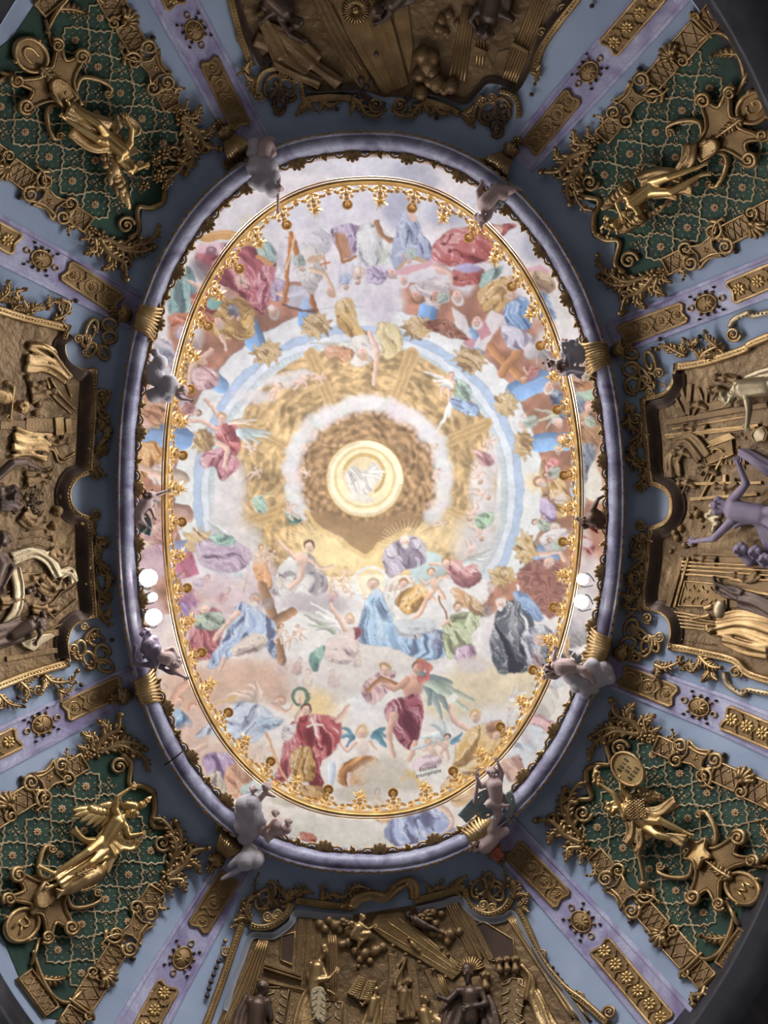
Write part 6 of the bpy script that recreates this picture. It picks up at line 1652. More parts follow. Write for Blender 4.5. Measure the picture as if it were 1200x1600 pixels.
# bottom left
R = thing('cherub_on_cloud', (392, 1300), 'grey cloud with cherub seen from behind, legs dangling, at the bottom left of the rim', 'sculpture', 'stucco cherubs on the rim', 12)
part(R, 'cloud', 'stucco_grey', clouds([(390, 1262, 22), (396, 1276, 19), (384, 1284, 19), (394, 1298, 16), (380, 1270, 16), (404, 1284, 12), (386, 1306, 14)]))
part(R, 'body', 'stucco_grey', lambda f: (f.ball((386, 1342, 40), 17), f.ball((402, 1338, 40), 15), f.cap((398, 1318, 34), 15, (392, 1336, 38), 17), f.cap((376, 1338, 36), 7, (362, 1350, 34), 5), f.cap((384, 1352, 34), 7, (366, 1364, 30), 5), f.cap((366, 1364, 30), 5, (346, 1376, 24), 3), f.cap((362, 1350, 34), 5, (358, 1354, 32), 4)), 30, .015)
part(R, 'body', 'stucco_skin', lambda f: (f.head((417, 1232, 30), 16, (.3, -.9), (.2, .4, .8)), f.head((396, 1236, 28), 13, (0, -1), (-.3, .3, .9)), f.cap((412, 1242), 6, (404, 1252), 7), f.cap((416, 1242), 4, (428, 1246), 3), f.head((410, 1294, 32), 15, (0, -1), (.2, .3, .9)), f.head((420, 1308, 32), 14, (.1, -1), (.2, .4, .9)), f.cap((412, 1302), 7, (404, 1296), 8), f.ball((430, 1290), 11), f.ball((447, 1296), 9), f.head((430, 1272, 28), 12, (0, -1), (0, .3, 1)), f.head((450, 1285, 28), 12, (0, -1), (0, .3, 1)), f.cap((424, 1300), 7, (440, 1302), 6)), 26, .014)
# bottom right, upper
R = thing('climbing_cherub', (768, 1240), 'cherub in green-grey drapery holding up the crown at the bottom right of the rim', 'sculpture', 'stucco cherubs on the rim', 12)
part(R, 'body', 'stucco_skin', lambda f: f.body(dict(head=(769, 1208, 28), chest=(772, 1226, 28), pelvis=(774, 1246, 28), sl=(764, 1224), sr=(780, 1220), el=(752, 1230), hl=(745, 1214), er=(784, 1208), hr=(778, 1194), pl=(772, 1250), kl=(762, 1252, 38), al=(784, 1256, 36), tl=(792, 1256, 34), pr=(776, 1260), kr=(776, 1272, 34), ar=(772, 1290, 30)), 17, 1.42, (.2, .3, .9)), 26, .014)
part(R, 'drapery', 'cloth_green', lambda f: f.folds([(784, 1240), (760, 1246), (740, 1262), (724, 1278)], 8, 10, 6, 2.6, 2.6).folds([(790, 1240), (796, 1256), (794, 1274)], 6, 7, 4, 2.6, 2.6).folds([(780, 1264), (764, 1268), (752, 1272)], 5, 6, 4, 2.4, 2.4), 26)
part(R, 'arm', 'stucco_skin', lambda f: (f.chain([(742, 1252), (744, 1236), (746, 1218)], [4.5, 4, 2.6]), f.hand((745, 1228), (746, 1216), 14)), 26, .014)
# bottom right, lower
putto('climbing_cherub', 'reddish naked cherub tumbling below the rim at the bottom right', (774, 1310), 'stucco_skin',
  lambda f: f.body(dict(head=(743, 1322, 30), chest=(758, 1318, 30), pelvis=(770, 1308, 30), sl=(754, 1308), sr=(758, 1328), el=(752, 1300), hl=(750, 1310), er=(758, 1334), hr=(770, 1332), pl=(768, 1302), kl=(768, 1292, 34), al=(772, 1278, 32), pr=(776, 1312), kr=(794, 1302, 36), ar=(782, 1312, 36)), 17, 1.42, (-.3, .5, .8), up=(-.9, .2)),
  extra=lambda R: (part(R, 'drapery', 'cloth_red', lambda f: f.folds([(778, 1324), (776, 1334), (782, 1342)], 4, 6, 4, 2, 2.2), 28), part(R, 'hair', 'hair_brown', lambda f: [f.ball((741+random.gauss(0, 4), 1321+random.gauss(0, 5), 35), 2.6) for _ in range(9)], 34, .013, 1)))

# ================================================================== floodlights standing on the rim, iron stay
def floodlight(x, y, r, label, small=False):
    p, n = np.array([x, y], float), unit((np.array([x, y])-np.array([RCX, RCY])))
    R = thing('floodlight', (x, y), label, 'lamp', 'floodlights on the rim', 0)
    m = MB(); m.tube([(x, y, 6), (x, y, 16), (x, y, 17)], [r*.7, r, r*1.06], sides=16, smooth_path=False)
    # housing as a turned can facing down
    V = []; Fc = []
    prof = [(0.5, 2), (0.7, 4), (0.92, 14), (1.0, 15), (1.0, 16.5), (0.95, 16.5), (0.92, 15.5)]
    for a_, h in prof:
        for k in range(18): V.append((x+r*a_*math.cos(2*PI*k/18), y+r*a_*math.sin(2*PI*k/18), h))
    for i in range(len(prof)-1):
        for k in range(18): Fc.append((i*18+k, i*18+(k+1) % 18, (i+1)*18+(k+1) % 18, (i+1)*18+k))
    Fc.append(tuple(range(17, -1, -1)))
    MB().add(V, Fc).build('housing', 'moulding_grey', R)
    m = MB(); m.dome((x, y), r*.95, r*.95, r*.25, 0, 15.5, 18, 4); m.build('lens', 'lamp_glow', R)
    for s in (-1, 1):
        t = np.array([-n[1], n[0]])*s*r*1.15
        MB().tube([(*(p+t), 10), (*(p+t+n*8), 6), (*(p+t*.3+n*20), 3)], 1.0, sides=6).build('bracket_arm', 'moulding_grey', R)
floodlight(232, 903, 14, 'uppermost of three glowing floodlights on the left rim')
floodlight(239, 933, 7, 'small middle one of three glowing floodlights on the left rim')
floodlight(240, 964, 13, 'lowest of three glowing floodlights on the left rim, above two cherubs')
floodlight(910, 905, 9, 'upper of two glowing floodlights on the right rim')
floodlight(908, 940, 11, 'lower of two glowing floodlights on the right rim')
m = MB(); m.tube([(258, 1194, 30), (270, 1186, 30), (283, 1177, 16)], 1.2, sides=6, n=4)
tag(m.build('iron_stay', 'lead_black'), 'thin black iron stay across the lower left rim', 'rod')

# ================================================================== the painted flat ceiling
# The fresco is a flat painting: its colours are worked out here stroke by stroke and carried by the plaster mesh.
FX0, FX1, FY0, FY1, FST = 188.0, 972.0, 205.0, 1365.0, 1.45
FW, FH = int((FX1-FX0)/FST)+1, int((FY1-FY0)/FST)+1
gx = FX0+np.arange(FW)*FST; gy = FY0+np.arange(FH)*FST
GX, GY = np.meshgrid(gx, gy)
CAN = np.zeros((FH, FW, 3))
def vnoise(scale, seed):
    """smooth value noise over the canvas; scale in picture units"""
    r = np.random.default_rng(seed)
    nx, ny = int((FX1-FX0)/scale)+4, int((FY1-FY0)/scale)+4
    g = r.random((ny, nx))
    fx, fy = (GX-FX0)/scale, (GY-FY0)/scale
    ix, iy = fx.astype(int), fy.astype(int); tx, ty = fx-ix, fy-iy
    tx = tx*tx*(3-2*tx); ty = ty*ty*(3-2*ty)
    return (g[iy, ix]*(1-tx)+g[iy, ix+1]*tx)*(1-ty)+(g[iy+1, ix]*(1-tx)+g[iy+1, ix+1]*tx)*ty
N5, N12, N30, N80 = vnoise(5, 1), vnoise(12, 2), vnoise(30, 3), vnoise(80, 4)
NB = vnoise(18, 5)
def rgb(c): return np.array(c, float)/255.0
def box(x0, x1, y0, y1, pad=4):
    a = max(0, int((x0-pad-FX0)/FST)); b = min(FW, int((x1+pad-FX0)/FST)+2)
    c = max(0, int((y0-pad-FY0)/FST)); d = min(FH, int((y1+pad-FY0)/FST)+2)
    return slice(c, max(c, d)), slice(a, max(a, b))
def pmask(P, soft=1):
    P = np.asarray(P, float); sl = box(P[:, 0].min(), P[:, 0].max(), P[:, 1].min(), P[:, 1].max())
    X, Y = GX[sl], GY[sl]; ins = np.zeros(X.shape, bool)
    x1, y1 = P[-1]
    for x2, y2 in P:
        if y1 != y2:
            c = ((y1 > Y) != (y2 > Y)) & (X < (x2-x1)*(Y-y1)/(y2-y1)+x1)
            ins ^= c
        x1, y1 = x2, y2
    m = ins.astype(float)
    for _ in range(soft):
        q = np.pad(m, 1, mode='edge')
        m = (q[1:-1, 1:-1]*2+q[:-2, 1:-1]+q[2:, 1:-1]+q[1:-1, :-2]+q[1:-1, 2:])/6
    return sl, m
def lay(sl, m, col, al=1.0):
    m = (m*al)[..., None]
    CAN[sl] = CAN[sl]*(1-m)+np.asarray(col)*m
def wash(P, c, al=1.0, soft=2, cl=True):
    P = cr(P, 6, True) if cl else np.asarray(P, float)
    sl, m = pmask(P, soft); lay(sl, m, rgb(c), al)
HG = np.random.default_rng(11).random((97, 97))
def hnoise(u, v):
    iu, iv = np.floor(u).astype(int), np.floor(v).astype(int); tu, tv = u-iu, v-iv
    tu = tu*tu*(3-2*tu); tv = tv*tv*(3-2*tv)
    g = lambda a, b_: HG[a % 97, b_ % 97]
    return (g(iu, iv)*(1-tu)+g(iu+1, iv)*tu)*(1-tv)+(g(iu, iv+1)*(1-tu)+g(iu+1, iv+1)*tu)*tv
def D(P, c, ang=60, per=11, amp=0.30, outline=True, seed=0, cl=True):
    """cloth: base colour with painted fold lights and darks that run along a direction and swing"""
    P = cr(P, 6, True) if cl else np.asarray(P, float)
    sl, m = pmask(P); cx, cy = P.mean(0)
    rx = max(8.0, (P[:, 0].max()-P[:, 0].min())/2); ry = max(8.0, (P[:, 1].max()-P[:, 1].min())/2)
    X, Y = GX[sl]-cx, GY[sl]-cy
    a = math.radians(ang)+1.1*(N30[sl]-.5)+.5*(NB[sl]-.5)
    u = X*np.cos(a)+Y*np.sin(a); v = -X*np.sin(a)+Y*np.cos(a)
    sd = seed+cx*.37+cy*.11
    n1 = hnoise(u/(per*2.8)+sd, v/(per*.72)+sd*1.7); n2 = hnoise(u/(per*1.5)-sd, v/(per*.33)+sd); n3 = hnoise(u/(per*2.0)+sd*2.1, v/(per*.5)-sd)
    rid = 1-np.abs(2*n1-1)*2.2                      # sharp crests
    f = 1.5*(n1-.5)+.55*rid*(n1 > .35)-.25+.55*(n2-.5)
    f = f-.38*(X/rx*.45+Y/ry*.65)                   # the form turns away from the painted light
    f = f-1.5*np.clip(1-np.abs(n3-.5)*16, 0, 1)*(n1 < .62)+.9*np.clip(1-np.abs(n2-.62)*14, 0, 1)*(n1 > .45)   # drawn fold lines
    k = np.clip(f*amp*2.6, -1, 1)
    base = rgb(c); lt = base+(1-base)*.62; dk = base*np.array([.60, .55, .60])
    col = base+np.where(k[..., None] > 0, (lt-base)*k[..., None], (base-dk)*k[..., None])
    lay(sl, m, col)
    if outline: stroke(np.vstack([P, P[:1]]), 1.0, [int(x*.55) for x in c], .22, False)
def stroke(P, w, c, al=1.0, sm=True, taper=None, shade=0.0):
    P = np.asarray(P, float)
    if sm and len(P) > 2: P = cr(P, 6)
    sl = box(P[:, 0].min()-w, P[:, 0].max()+w, P[:, 1].min()-w, P[:, 1].max()+w)
    X, Y = GX[sl], GY[sl]; best = np.full(X.shape, -9.0); sd = np.zeros(X.shape); n = len(P)-1
    for i in range(n):
        a, b_ = P[i], P[i+1]; d = b_-a; L2 = max(d@d, 1e-6)
        t = np.clip(((X-a[0])*d[0]+(Y-a[1])*d[1])/L2, 0, 1)
        dist = np.hypot(X-a[0]-t*d[0], Y-a[1]-t*d[1])
        ww = w if taper is None else w*(1+(taper-1)*(i+t)/n)
        q = ww/2-dist
        side = ((X-a[0])*d[1]-(Y-a[1])*d[0])/math.sqrt(L2)/np.maximum(ww/2, .3)
        sd = np.where(q > best, side, sd); best = np.maximum(best, q)
    m = np.clip(best/FST+.5, 0, 1)
    col = rgb(c)
    if shade: col = np.clip(col*(1+shade*sd)[..., None], 0, 1)
    lay(sl, m, col, al)
def E(x, y, rx, ry, c, rot=0, al=1.0, soft=.25, shade=0.0, la=(-.5, -.8)):
    """oval with a soft edge; shade models it round"""
    R_ = max(rx, ry); sl = box(x-R_, x+R_, y-R_, y+R_); X, Y = GX[sl]-x, GY[sl]-y
    ca, sa = math.cos(math.radians(rot)), math.sin(math.radians(rot))
    u, v = (X*ca+Y*sa)/rx, (-X*sa+Y*ca)/ry
    d = np.hypot(u, v); m = np.clip((1-d)/max(soft, FST/R_), 0, 1)
    col = rgb(c)
    if shade: col = np.clip(col*(1+shade*(X*la[0]+Y*la[1])/R_)[..., None], 0, 1)
    lay(sl, m, col, al)
SK = (226, 190, 172)
def limb(P, w, c=SK, taper=.7): stroke(P, w, c, 1, True, taper, -.16)
def hd(x, y, r, hair=(120, 84, 62), skin=SK, ang=0, beard=None, face=True):
    """painted head; ang turns its crown (0 = up)"""
    a = math.radians(ang); ux, uy = math.sin(a), -math.cos(a); sx, sy = -uy, ux
    E(x+ux*r*.25, y+uy*r*.25, r*1.05, r*1.0, hair, ang, 1, .3)
    E(x-ux*r*.15, y-uy*r*.15, r*.74, r*.92, skin, ang, 1, .25, .2)
    if face:
        for s in (-1, 1): E(x+sx*s*r*.3+ux*r*.02, y+sy*s*r*.3+uy*r*.02, r*.16, r*.1, (120, 84, 74), ang, .8, .6)
        stroke([(x, y), (x-ux*r*.3, y-uy*r*.3)], max(1.2, r*.14), (190, 140, 124), .8, False)
        E(x-ux*r*.55, y-uy*r*.55, r*.26, r*.1, (176, 104, 98), ang, .8, .6)
    if beard: E(x-ux*r*.75, y-uy*r*.75, r*.6, r*.55, beard, ang, .95, .4)
def feathers(x, y, tips, c, w=7):
    for k, (tx, ty) in enumerate(tips):
        cc = tuple(min(255, v+(8 if k % 2 else -10)) for v in c)
        stroke([(x, y), ((x+tx)/2+2, (y+ty)/2-2), (tx, ty)], w, cc, .9, True, .35, -.18)
def cloud(bl, c, al=.8):
    for x, y, rx, ry in bl:
        E(x, y+ry*.12, rx*1.06, ry*1.06, tuple(int(v*.90) for v in c), 0, al*.7, .5)
        E(x-rx*.06, y-ry*.08, rx, ry, c, 0, al, .55, .08)
def tag_child(x, y, s, ang=0, c=SK, hair=(176, 132, 90)):
    """small painted cherub"""
    a = math.radians(ang); ux, uy = math.sin(a), -math.cos(a); sx, sy = -uy, ux
    q = lambda p, d: (x+sx*p*s+ux*d*s, y+sy*p*s+uy*d*s)
    limb([q(-.2, -.5), q(-.6, -1.1), q(-.3, -1.6)], s*.55, c); limb([q(.2, -.5), q(.5, -1.2), q(.7, -1.7)], s*.55, c)
    E(*q(0, 0), s*.55, s*.8, c, ang, 1, .3, .15)
    limb([q(-.4, .4), q(-1.0, .2), q(-1.2, .7)], s*.36, c); limb([q(.4, .4), q(1.0, .5), q(1.4, .1)], s*.36, c)
    h = q(0, 1.15); hd(h[0], h[1], s*.5, hair, c, ang)

# ground: pale sky and warm haze
CAN[:] = rgb((230, 229, 231))
CAN += ((N80-.5)*.10)[..., None]*np.array([1, .9, .7])
low = np.clip((GY-880)/420, 0, 1)[..., None]
CAN[:] = CAN*(1-.5*low)+rgb((236, 221, 208))*.5*low
# --- painted round cornice
RC = (560.0, 767.0); RD = np.hypot(GX-RC[0], GY-RC[1]); TH = np.degrees(np.arctan2(GY-RC[1], GX-RC[0]))
upper = ((GY < 905) | (RD < 0)).astype(float)
def annulus(r0, r1, c, al=1.0, mask=None, ctr=None):
    d = RD if ctr is None else np.hypot(GX-ctr[0], GY-ctr[1])
    m = np.clip((d-r0)/1.6+.5, 0, 1)*np.clip((r1-d)/1.6+.5, 0, 1)
    if mask is not None: m = m*mask
    lay((slice(None), slice(None)), m, np.broadcast_to(np.asarray(c), CAN.shape) if np.ndim(c) == 3 else rgb(c), al)
wallc = rgb((176, 118, 92))*(1+.25*(N12-.5)+.3*(N30-.5))[..., None]
wm = np.clip((np.abs(GX-560)-70+60*(N30-.5))/30, 0, 1)*np.clip((395-RD+90*(N30-.5))/30, 0, 1)*(GY < 960)*(GY > 440)
annulus(262, 420, wallc, .92, wm)
annulus(246, 288, (228, 233, 234), 1, upper)
annulus(243, 258, (176, 200, 232), 1, upper); annulus(234, 246, (216, 226, 238), 1, upper); annulus(226, 234, (198, 214, 218), 1, upper)
annulus(212, 227, (222, 230, 230), 1, upper); annulus(205, 212, (204, 214, 220), 1, upper)
for r in (288, 258, 246, 234, 226, 212): annulus(r-.8, r+.8, (150, 160, 180), .45, upper)
dent = (np.sin(np.radians(TH)*190) > 0)*upper; annulus(228, 233, (176, 192, 200), .5, dent)
# --- gold coffered shell
dome = (N5*.5+N12*.5)
ang = np.radians(TH); rad = RD
cof = np.tanh(4*np.sin(rad*.30+1.6*np.sin(ang*12)+2.2*N30)*np.sin(ang*20+1.1*np.sin(rad*.2)+2*NB))
gold = rgb((198, 164, 114))*(1+.11*cof+.34*(dome-.5)+.25*(N30-.5))[..., None]
DC = (565.0, 750.0)
annulus(96, 213, gold, 1, (GY < 900).astype(float), DC)
for a in (-112, -68, -24, 20, -156, 160):
    x, y = DC[0]+100*math.cos(math.radians(a)), DC[1]+100*math.sin(math.radians(a)); x2, y2 = DC[0]+212*math.cos(math.radians(a)), DC[1]+212*math.sin(math.radians(a))
    stroke([(x, y), (x2, y2)], 17, (208, 174, 122), 1, False, 1.3); stroke([(x, y), (x2, y2)], 11, (188, 152, 102), .8, False, 1.3); stroke([(x, y), (x2, y2)], 2, (226, 190, 130), .7, False)
# clouds hiding the flanks of the shell
cloud([(352, 800, 26, 60), (366, 770, 24, 70), (380, 850, 40, 40), (762, 800, 24, 60), (752, 770, 22, 70), (740, 850, 40, 50), (770, 720, 16, 40), (398, 620, 40, 14), (440, 596, 40, 12), (470, 585, 24, 10)], (222, 217, 220), .8)
brown = rgb((158, 124, 88))*(1+.14*np.tanh(3*np.sin(rad*.42+5*N30)*np.sin(ang*18+6*NB))+.4*(dome-.5))[..., None]
annulus(0, 112, brown, 1, None, (572, 748))
# cloud wreath
for k in range(64):
    a = math.radians(148+k*244/63); x, y = 574+121*math.cos(a), 747+116*math.sin(a)
    E(x+random.gauss(0, 3), y+random.gauss(0, 3), 17, 16, (216+random.randint(-4, 8), 214+random.randint(-4, 8), 220), 0, .75, .5, .05)
for k in range(40):
    a = math.radians(150+k*240/39); E(574+105*math.cos(a)+random.gauss(0, 2), 747+101*math.sin(a)+random.gauss(0, 2), 5, 5, (228, 196, 190), 0, .55, .6)
# lantern
annulus(0, 62, (176, 132, 76), 1, None, (570, 748)); annulus(0, 60, (238, 222, 180), 1, None, (570, 748)); annulus(44, 48, (214, 186, 130), .8, None, (570, 746)); annulus(50, 58, (248, 238, 206), .8, None, (570, 747))
for k in range(70):
    a = math.radians(10+k*250/69); stroke([(570+55*math.cos(a), 748+55*math.sin(a)), (570+60*math.cos(a), 748+60*math.sin(a))], 1.3, (178, 136, 84), .8, False)
annulus(0, 34, (226, 206, 164), 1, None, (569, 742)); annulus(28, 34, (206, 168, 102), .9, (GY < 735).astype(float), (569, 742)); annulus(28, 33, (190, 146, 82), .8, ((GX > 585)*(GY > 740)).astype(float), (569, 742))
D([(540, 745), (552, 728), (568, 735), (584, 722), (598, 740), (586, 756), (578, 770), (560, 778), (548, 768)], (222, 218, 212), 60, 9, .16, False)
feathers(568, 740, [(590, 728), (598, 736), (596, 748)], (226, 224, 220), 6); cloud([(556, 776, 16, 8), (572, 780, 14, 7)], (226, 220, 212))
# --- glory below the lantern
E(560, 868, 120, 60, (246, 216, 156), 0, .9, .8); E(520, 860, 60, 46, (250, 226, 166), 0, .8, .8); E(640, 850, 70, 40, (246, 222, 172), 0, .7, .8); E(700, 830, 34, 40, (238, 212, 160), 0, .6, .7)
for k in range(26):
    a = math.radians(-170+k*7); stroke([(492+20*math.cos(a), 850+20*math.sin(a)), (492+46*math.cos(a), 850+40*math.sin(a))], 2, (252, 232, 180), .6, False, .3)
wash([(472, 806), (520, 832), (560, 862), (575, 866), (592, 848), (620, 838), (660, 818), (640, 800), (570, 815), (510, 800)], (156, 122, 86), .85)
stroke([(477, 800), (500, 826), (530, 845), (556, 862), (575, 868), (595, 848), (640, 828)], 7, (226, 190, 130), .8)
# warm cloud banks low on the left, pale ones in the middle and right
for x, y, rx, ry, c, al in ((300, 1090, 90, 60, (222, 172, 140), .85), (410, 1060, 80, 44, (224, 178, 148), .85), (340, 1190, 110, 60, (226, 186, 158), .8), (300, 1000, 60, 50, (224, 188, 176), .7), (380, 930, 90, 50, (214, 200, 210), .6), (500, 1100, 60, 60, (246, 216, 150), .75), (560, 1090, 50, 50, (238, 238, 244), .7), (640, 1180, 90, 40, (230, 222, 206), .7), (540, 1000, 70, 40, (236, 230, 226), .7), (800, 1150, 70, 60, (226, 232, 238), .7), (440, 1200, 60, 50, (232, 206, 186), .6), (520, 945, 60, 26, (198, 186, 190), .7)):
    E(x, y, rx, ry, c, 0, al, .8)
# --- bays between the columns, blue marble drums with gilt capitals
def drum(P, w, c): stroke(P, w, c, 1, False, 1.0, -.24); stroke(P, w*.35, tuple(min(255, v+30) for v in c), .5, False)
for (x0, y0, x1, y1, w, c) in ((482, 478, 478, 500, 28, (120, 164, 220)), (386, 505, 400, 535, 30, (126, 170, 222)), (328, 588, 345, 602, 26, (134, 174, 222)), (222, 676, 284, 684, 36, (118, 156, 208)), (672, 478, 664, 505, 30, (120, 164, 220)), (738, 524, 742, 548, 26, (130, 172, 222)), (806, 612, 846, 594, 34, (126, 168, 224)), (842, 692, 886, 690, 29, (126, 170, 226)), (262, 740, 284, 748, 22, (190, 168, 150)), (216, 792, 290, 802, 27, (176, 138, 124)), (262, 868, 284, 862, 40, (164, 176, 226)), (838, 864, 856, 872, 34, (140, 176, 226))):
    drum([(x0, y0), (x1, y1)], w, c)
for (x, y, r, s) in ((494, 508, 24, 20), (418, 552, 24, 20), (292, 575, 20, 26), (318, 688, 18, 20), (312, 852, 24, 26), (654, 512, 24, 18), (734, 562, 24, 20), (790, 632, 18, 20), (818, 694, 16, 22), (822, 858, 18, 26), (784, 902, 20, 16), (218, 720, 14, 30), (230, 650, 24, 22)):
    ca_ = random.Random(int(x)); P = [(x+r*q_*math.cos(2*PI*k/22), y+s*q_*math.sin(2*PI*k/22)) for k in range(22) for q_ in ((ca_.uniform(1.0, 1.3) if k % 2 else ca_.uniform(.78, .95)),)]
    D(P, (206, 174, 120), 40, 6, .3, True, x)
# --- top: sky, clouds
cloud([(470, 250, 130, 26), (600, 262, 90, 22), (560, 300, 120, 26), (480, 330, 110, 30), (640, 330, 80, 30), (760, 330, 60, 40), (820, 370, 60, 40)], (226, 230, 238), .8)
cloud([(642, 268, 40, 20), (668, 285, 26, 12)], (190, 196, 212), .8); cloud([(618, 325, 24, 34), (640, 312, 20, 22), (700, 335, 40, 24), (838, 385, 26, 30)], (182, 188, 208), .75)
cloud([(395, 330, 40, 26), (350, 345, 40, 26)], (232, 234, 238)); E(392, 350, 22, 18, (226, 222, 200), 30, .8); cloud([(415, 330, 16, 26)], (196, 190, 190), .6)
stroke([(318, 372), (344, 366), (372, 370), (392, 382)], 14, (222, 168, 100)); stroke([(318, 368), (344, 362), (372, 366)], 2, (240, 200, 140), .7)
D([(306, 388), (340, 378), (378, 384), (398, 392), (360, 414), (340, 428), (313, 404)], (226, 184, 192), 20, 12)
D([(306, 396), (345, 400), (392, 384), (426, 396), (432, 428), (421, 468), (411, 492), (395, 482), (372, 458), (336, 440), (312, 416)], (196, 110, 116), 50, 15, .42)
D([(404, 424), (424, 412), (420, 460), (410, 490), (402, 468)], (206, 128, 138), 95, 11, .4)
E(318, 424, 18, 28, (120, 116, 122), -40, .7, .5)
D([(300, 420), (308, 470), (284, 502), (264, 486), (262, 456), (280, 424)], (148, 194, 190), 80, 12)
D([(398, 372), (416, 374), (434, 398), (426, 412), (404, 398)], (164, 200, 190), 60, 14); stroke([(402, 400), (424, 412)], 8, (214, 156, 104))
limb([(326, 462), (312, 450), (298, 440)], 8); limb([(300, 444), (292, 436)], 4)
D([(300, 462), (336, 458), (350, 480), (320, 492), (300, 480)], (190, 106, 96), 10, 10)
E(336, 474, 14, 10, (132, 186, 178), -10, 1, .2, .2)
D([(352, 470), (384, 468), (398, 500), (390, 528), (346, 528), (328, 508)], (226, 186, 112), 40, 11, .36); D([(268, 492), (300, 490), (352, 500), (320, 506), (270, 508)], (214, 130, 96), 5, 9)
D([(440, 376), (454, 374), (456, 402), (442, 428), (432, 430)], (230, 230, 234), 80, 14, .12); D([(426, 440), (444, 438), (446, 468), (424, 470)], (176, 158, 186), 60, 8)
limb([(436, 458), (456, 460), (478, 452)], 10)
for k in range(12): stroke([(456+k*1.6, 448), (452+k*3.2, 480)], .9, (232, 236, 244), .8, False)
wash([(450, 446), (474, 446), (492, 484), (452, 480)], (186, 206, 232), .6, 1, False)
stroke([(455, 366), (445, 474)], 7, (190, 124, 74), 1, False, 1, -.2); stroke([(455, 366), (474, 420), (494, 486)], 8, (186, 118, 68), 1, False, 1, -.2); stroke([(462, 368), (448, 420)], 3, (236, 206, 160), 1, False); stroke([(444, 478), (470, 484), (492, 486)], 4, (120, 90, 80))
D([(330, 408), (345, 408), (350, 420), (336, 424)], (222, 150, 150), 20, 8, .2, False)
hd(428, 488, 10, (186, 176, 170), (206, 168, 146), 150, (226, 220, 214)); hd(286, 522, 10, (168, 170, 214), SK, 160); E(288, 520, 18, 15, (176, 176, 220), 0, .5, .5); hd(342, 504, 9, (196, 176, 160), SK, 150); hd(258, 536, 12, (214, 214, 222), (222, 218, 222), 170); hd(318, 566, 11, (190, 110, 90), SK, 140); hd(268, 600, 9, (150, 100, 80), SK, 130); hd(332, 586, 9, (200, 160, 130), SK, 140)
limb([(346, 524), (352, 548)], 8); limb([(330, 548), (300, 575), (296, 610)], 10); D([(244, 528), (270, 545), (276, 580), (250, 590), (232, 560)], (220, 216, 226), 70, 9, .16); D([(300, 580), (330, 575), (340, 600), (310, 610)], (222, 180, 180), 30, 9)
# top centre
D([(480, 370), (510, 356), (520, 380), (505, 400), (478, 396)], (226, 230, 232), 40, 10, .14); D([(470, 392), (500, 384), (506, 420), (488, 460), (466, 430)], (222, 222, 214), 70, 10, .16)
E(494, 404, 16, 6, (206, 160, 110), -10, .7); limb([(486, 420), (506, 430), (520, 452)], 8, (224, 196, 160)); hd(516, 456, 8, (206, 168, 120), SK, 150); stroke([(500, 414), (514, 410)], 2.4, (206, 120, 70), 1, False); stroke([(506, 406), (508, 420)], 2.4, (206, 120, 70), 1, False)
D([(520, 356), (566, 356), (556, 396), (536, 402), (526, 386)], (186, 170, 200), 75, 9); stroke([(526, 366), (536, 410), (556, 402)], 5, (172, 116, 74), 1, False); wash([(528, 366), (538, 364), (550, 398), (537, 406)], (196, 140, 92), .8, 1, False)
D([(556, 362), (582, 350), (612, 372), (616, 404), (590, 418), (562, 408)], (222, 230, 226), 70, 11, .2); E(600, 400, 8, 14, (190, 208, 178), 20, .6)
for k in range(9): stroke([(526+k*5, 412), (524+k*5, 446)], 3.4, (206, 212, 226) if k % 2 else (228, 232, 238), .8, False)
hd(592, 424, 8, (196, 186, 206), SK, 170); hd(612, 428, 8, (180, 160, 150), SK, 190); hd(630, 440, 10, (228, 224, 226), SK, 170); D([(575, 416), (606, 424), (600, 444), (574, 440)], (202, 190, 218), 30, 9)
stroke([(590, 346), (596, 366), (612, 376)], 8, (166, 120, 84), 1, True, 1, -.2)
D([(622, 344), (642, 328), (658, 360), (676, 386), (670, 410), (640, 406), (620, 422), (612, 400)], (156, 172, 202), 70, 11, .34); E(645, 338, 6, 12, SK, -20); stroke([(622, 418), (644, 404), (664, 408)], 7, (206, 172, 134))
stroke([(622, 424), (650, 420), (676, 408)], 10, (226, 176, 180)); 
D([(676, 386), (702, 360), (732, 354), (764, 366), (768, 396), (742, 414), (700, 416), (678, 406)], (190, 96, 92), 25, 15, .42)
D([(752, 354), (804, 350), (796, 362), (772, 376), (756, 368)], (192, 104, 100), 5, 10); E(778, 358, 9, 7, SK, 20)
D([(704, 424), (756, 420), (750, 442), (712, 446)], (196, 104, 96), 20, 10); E(732, 420, 26, 8, (178, 176, 218), 5, .9, .3, .2); E(690, 424, 12, 8, SK, 30); limb([(680, 416), (700, 424), (706, 440)], 9)
D([(756, 426), (786, 414), (776, 436), (752, 452)], (150, 192, 178), 120, 9); D([(750, 452), (792, 430), (802, 442), (800, 468), (770, 490), (752, 482)], (218, 178, 112), 120, 10, .3)
E(838, 424, 24, 9, (226, 172, 184), 0, .9, .3); D([(812, 428), (850, 424), (868, 448), (842, 462), (820, 448)], (224, 196, 152), 60, 10)
D([(788, 478), (816, 464), (832, 480), (828, 512), (800, 512), (790, 498)], (116, 158, 212), 60, 11, .36); D([(834, 462), (856, 460), (868, 496), (846, 502)], (140, 178, 220), 60, 10); wash([(858, 460), (892, 480), (886, 520), (870, 502)], (228, 228, 224), .95)
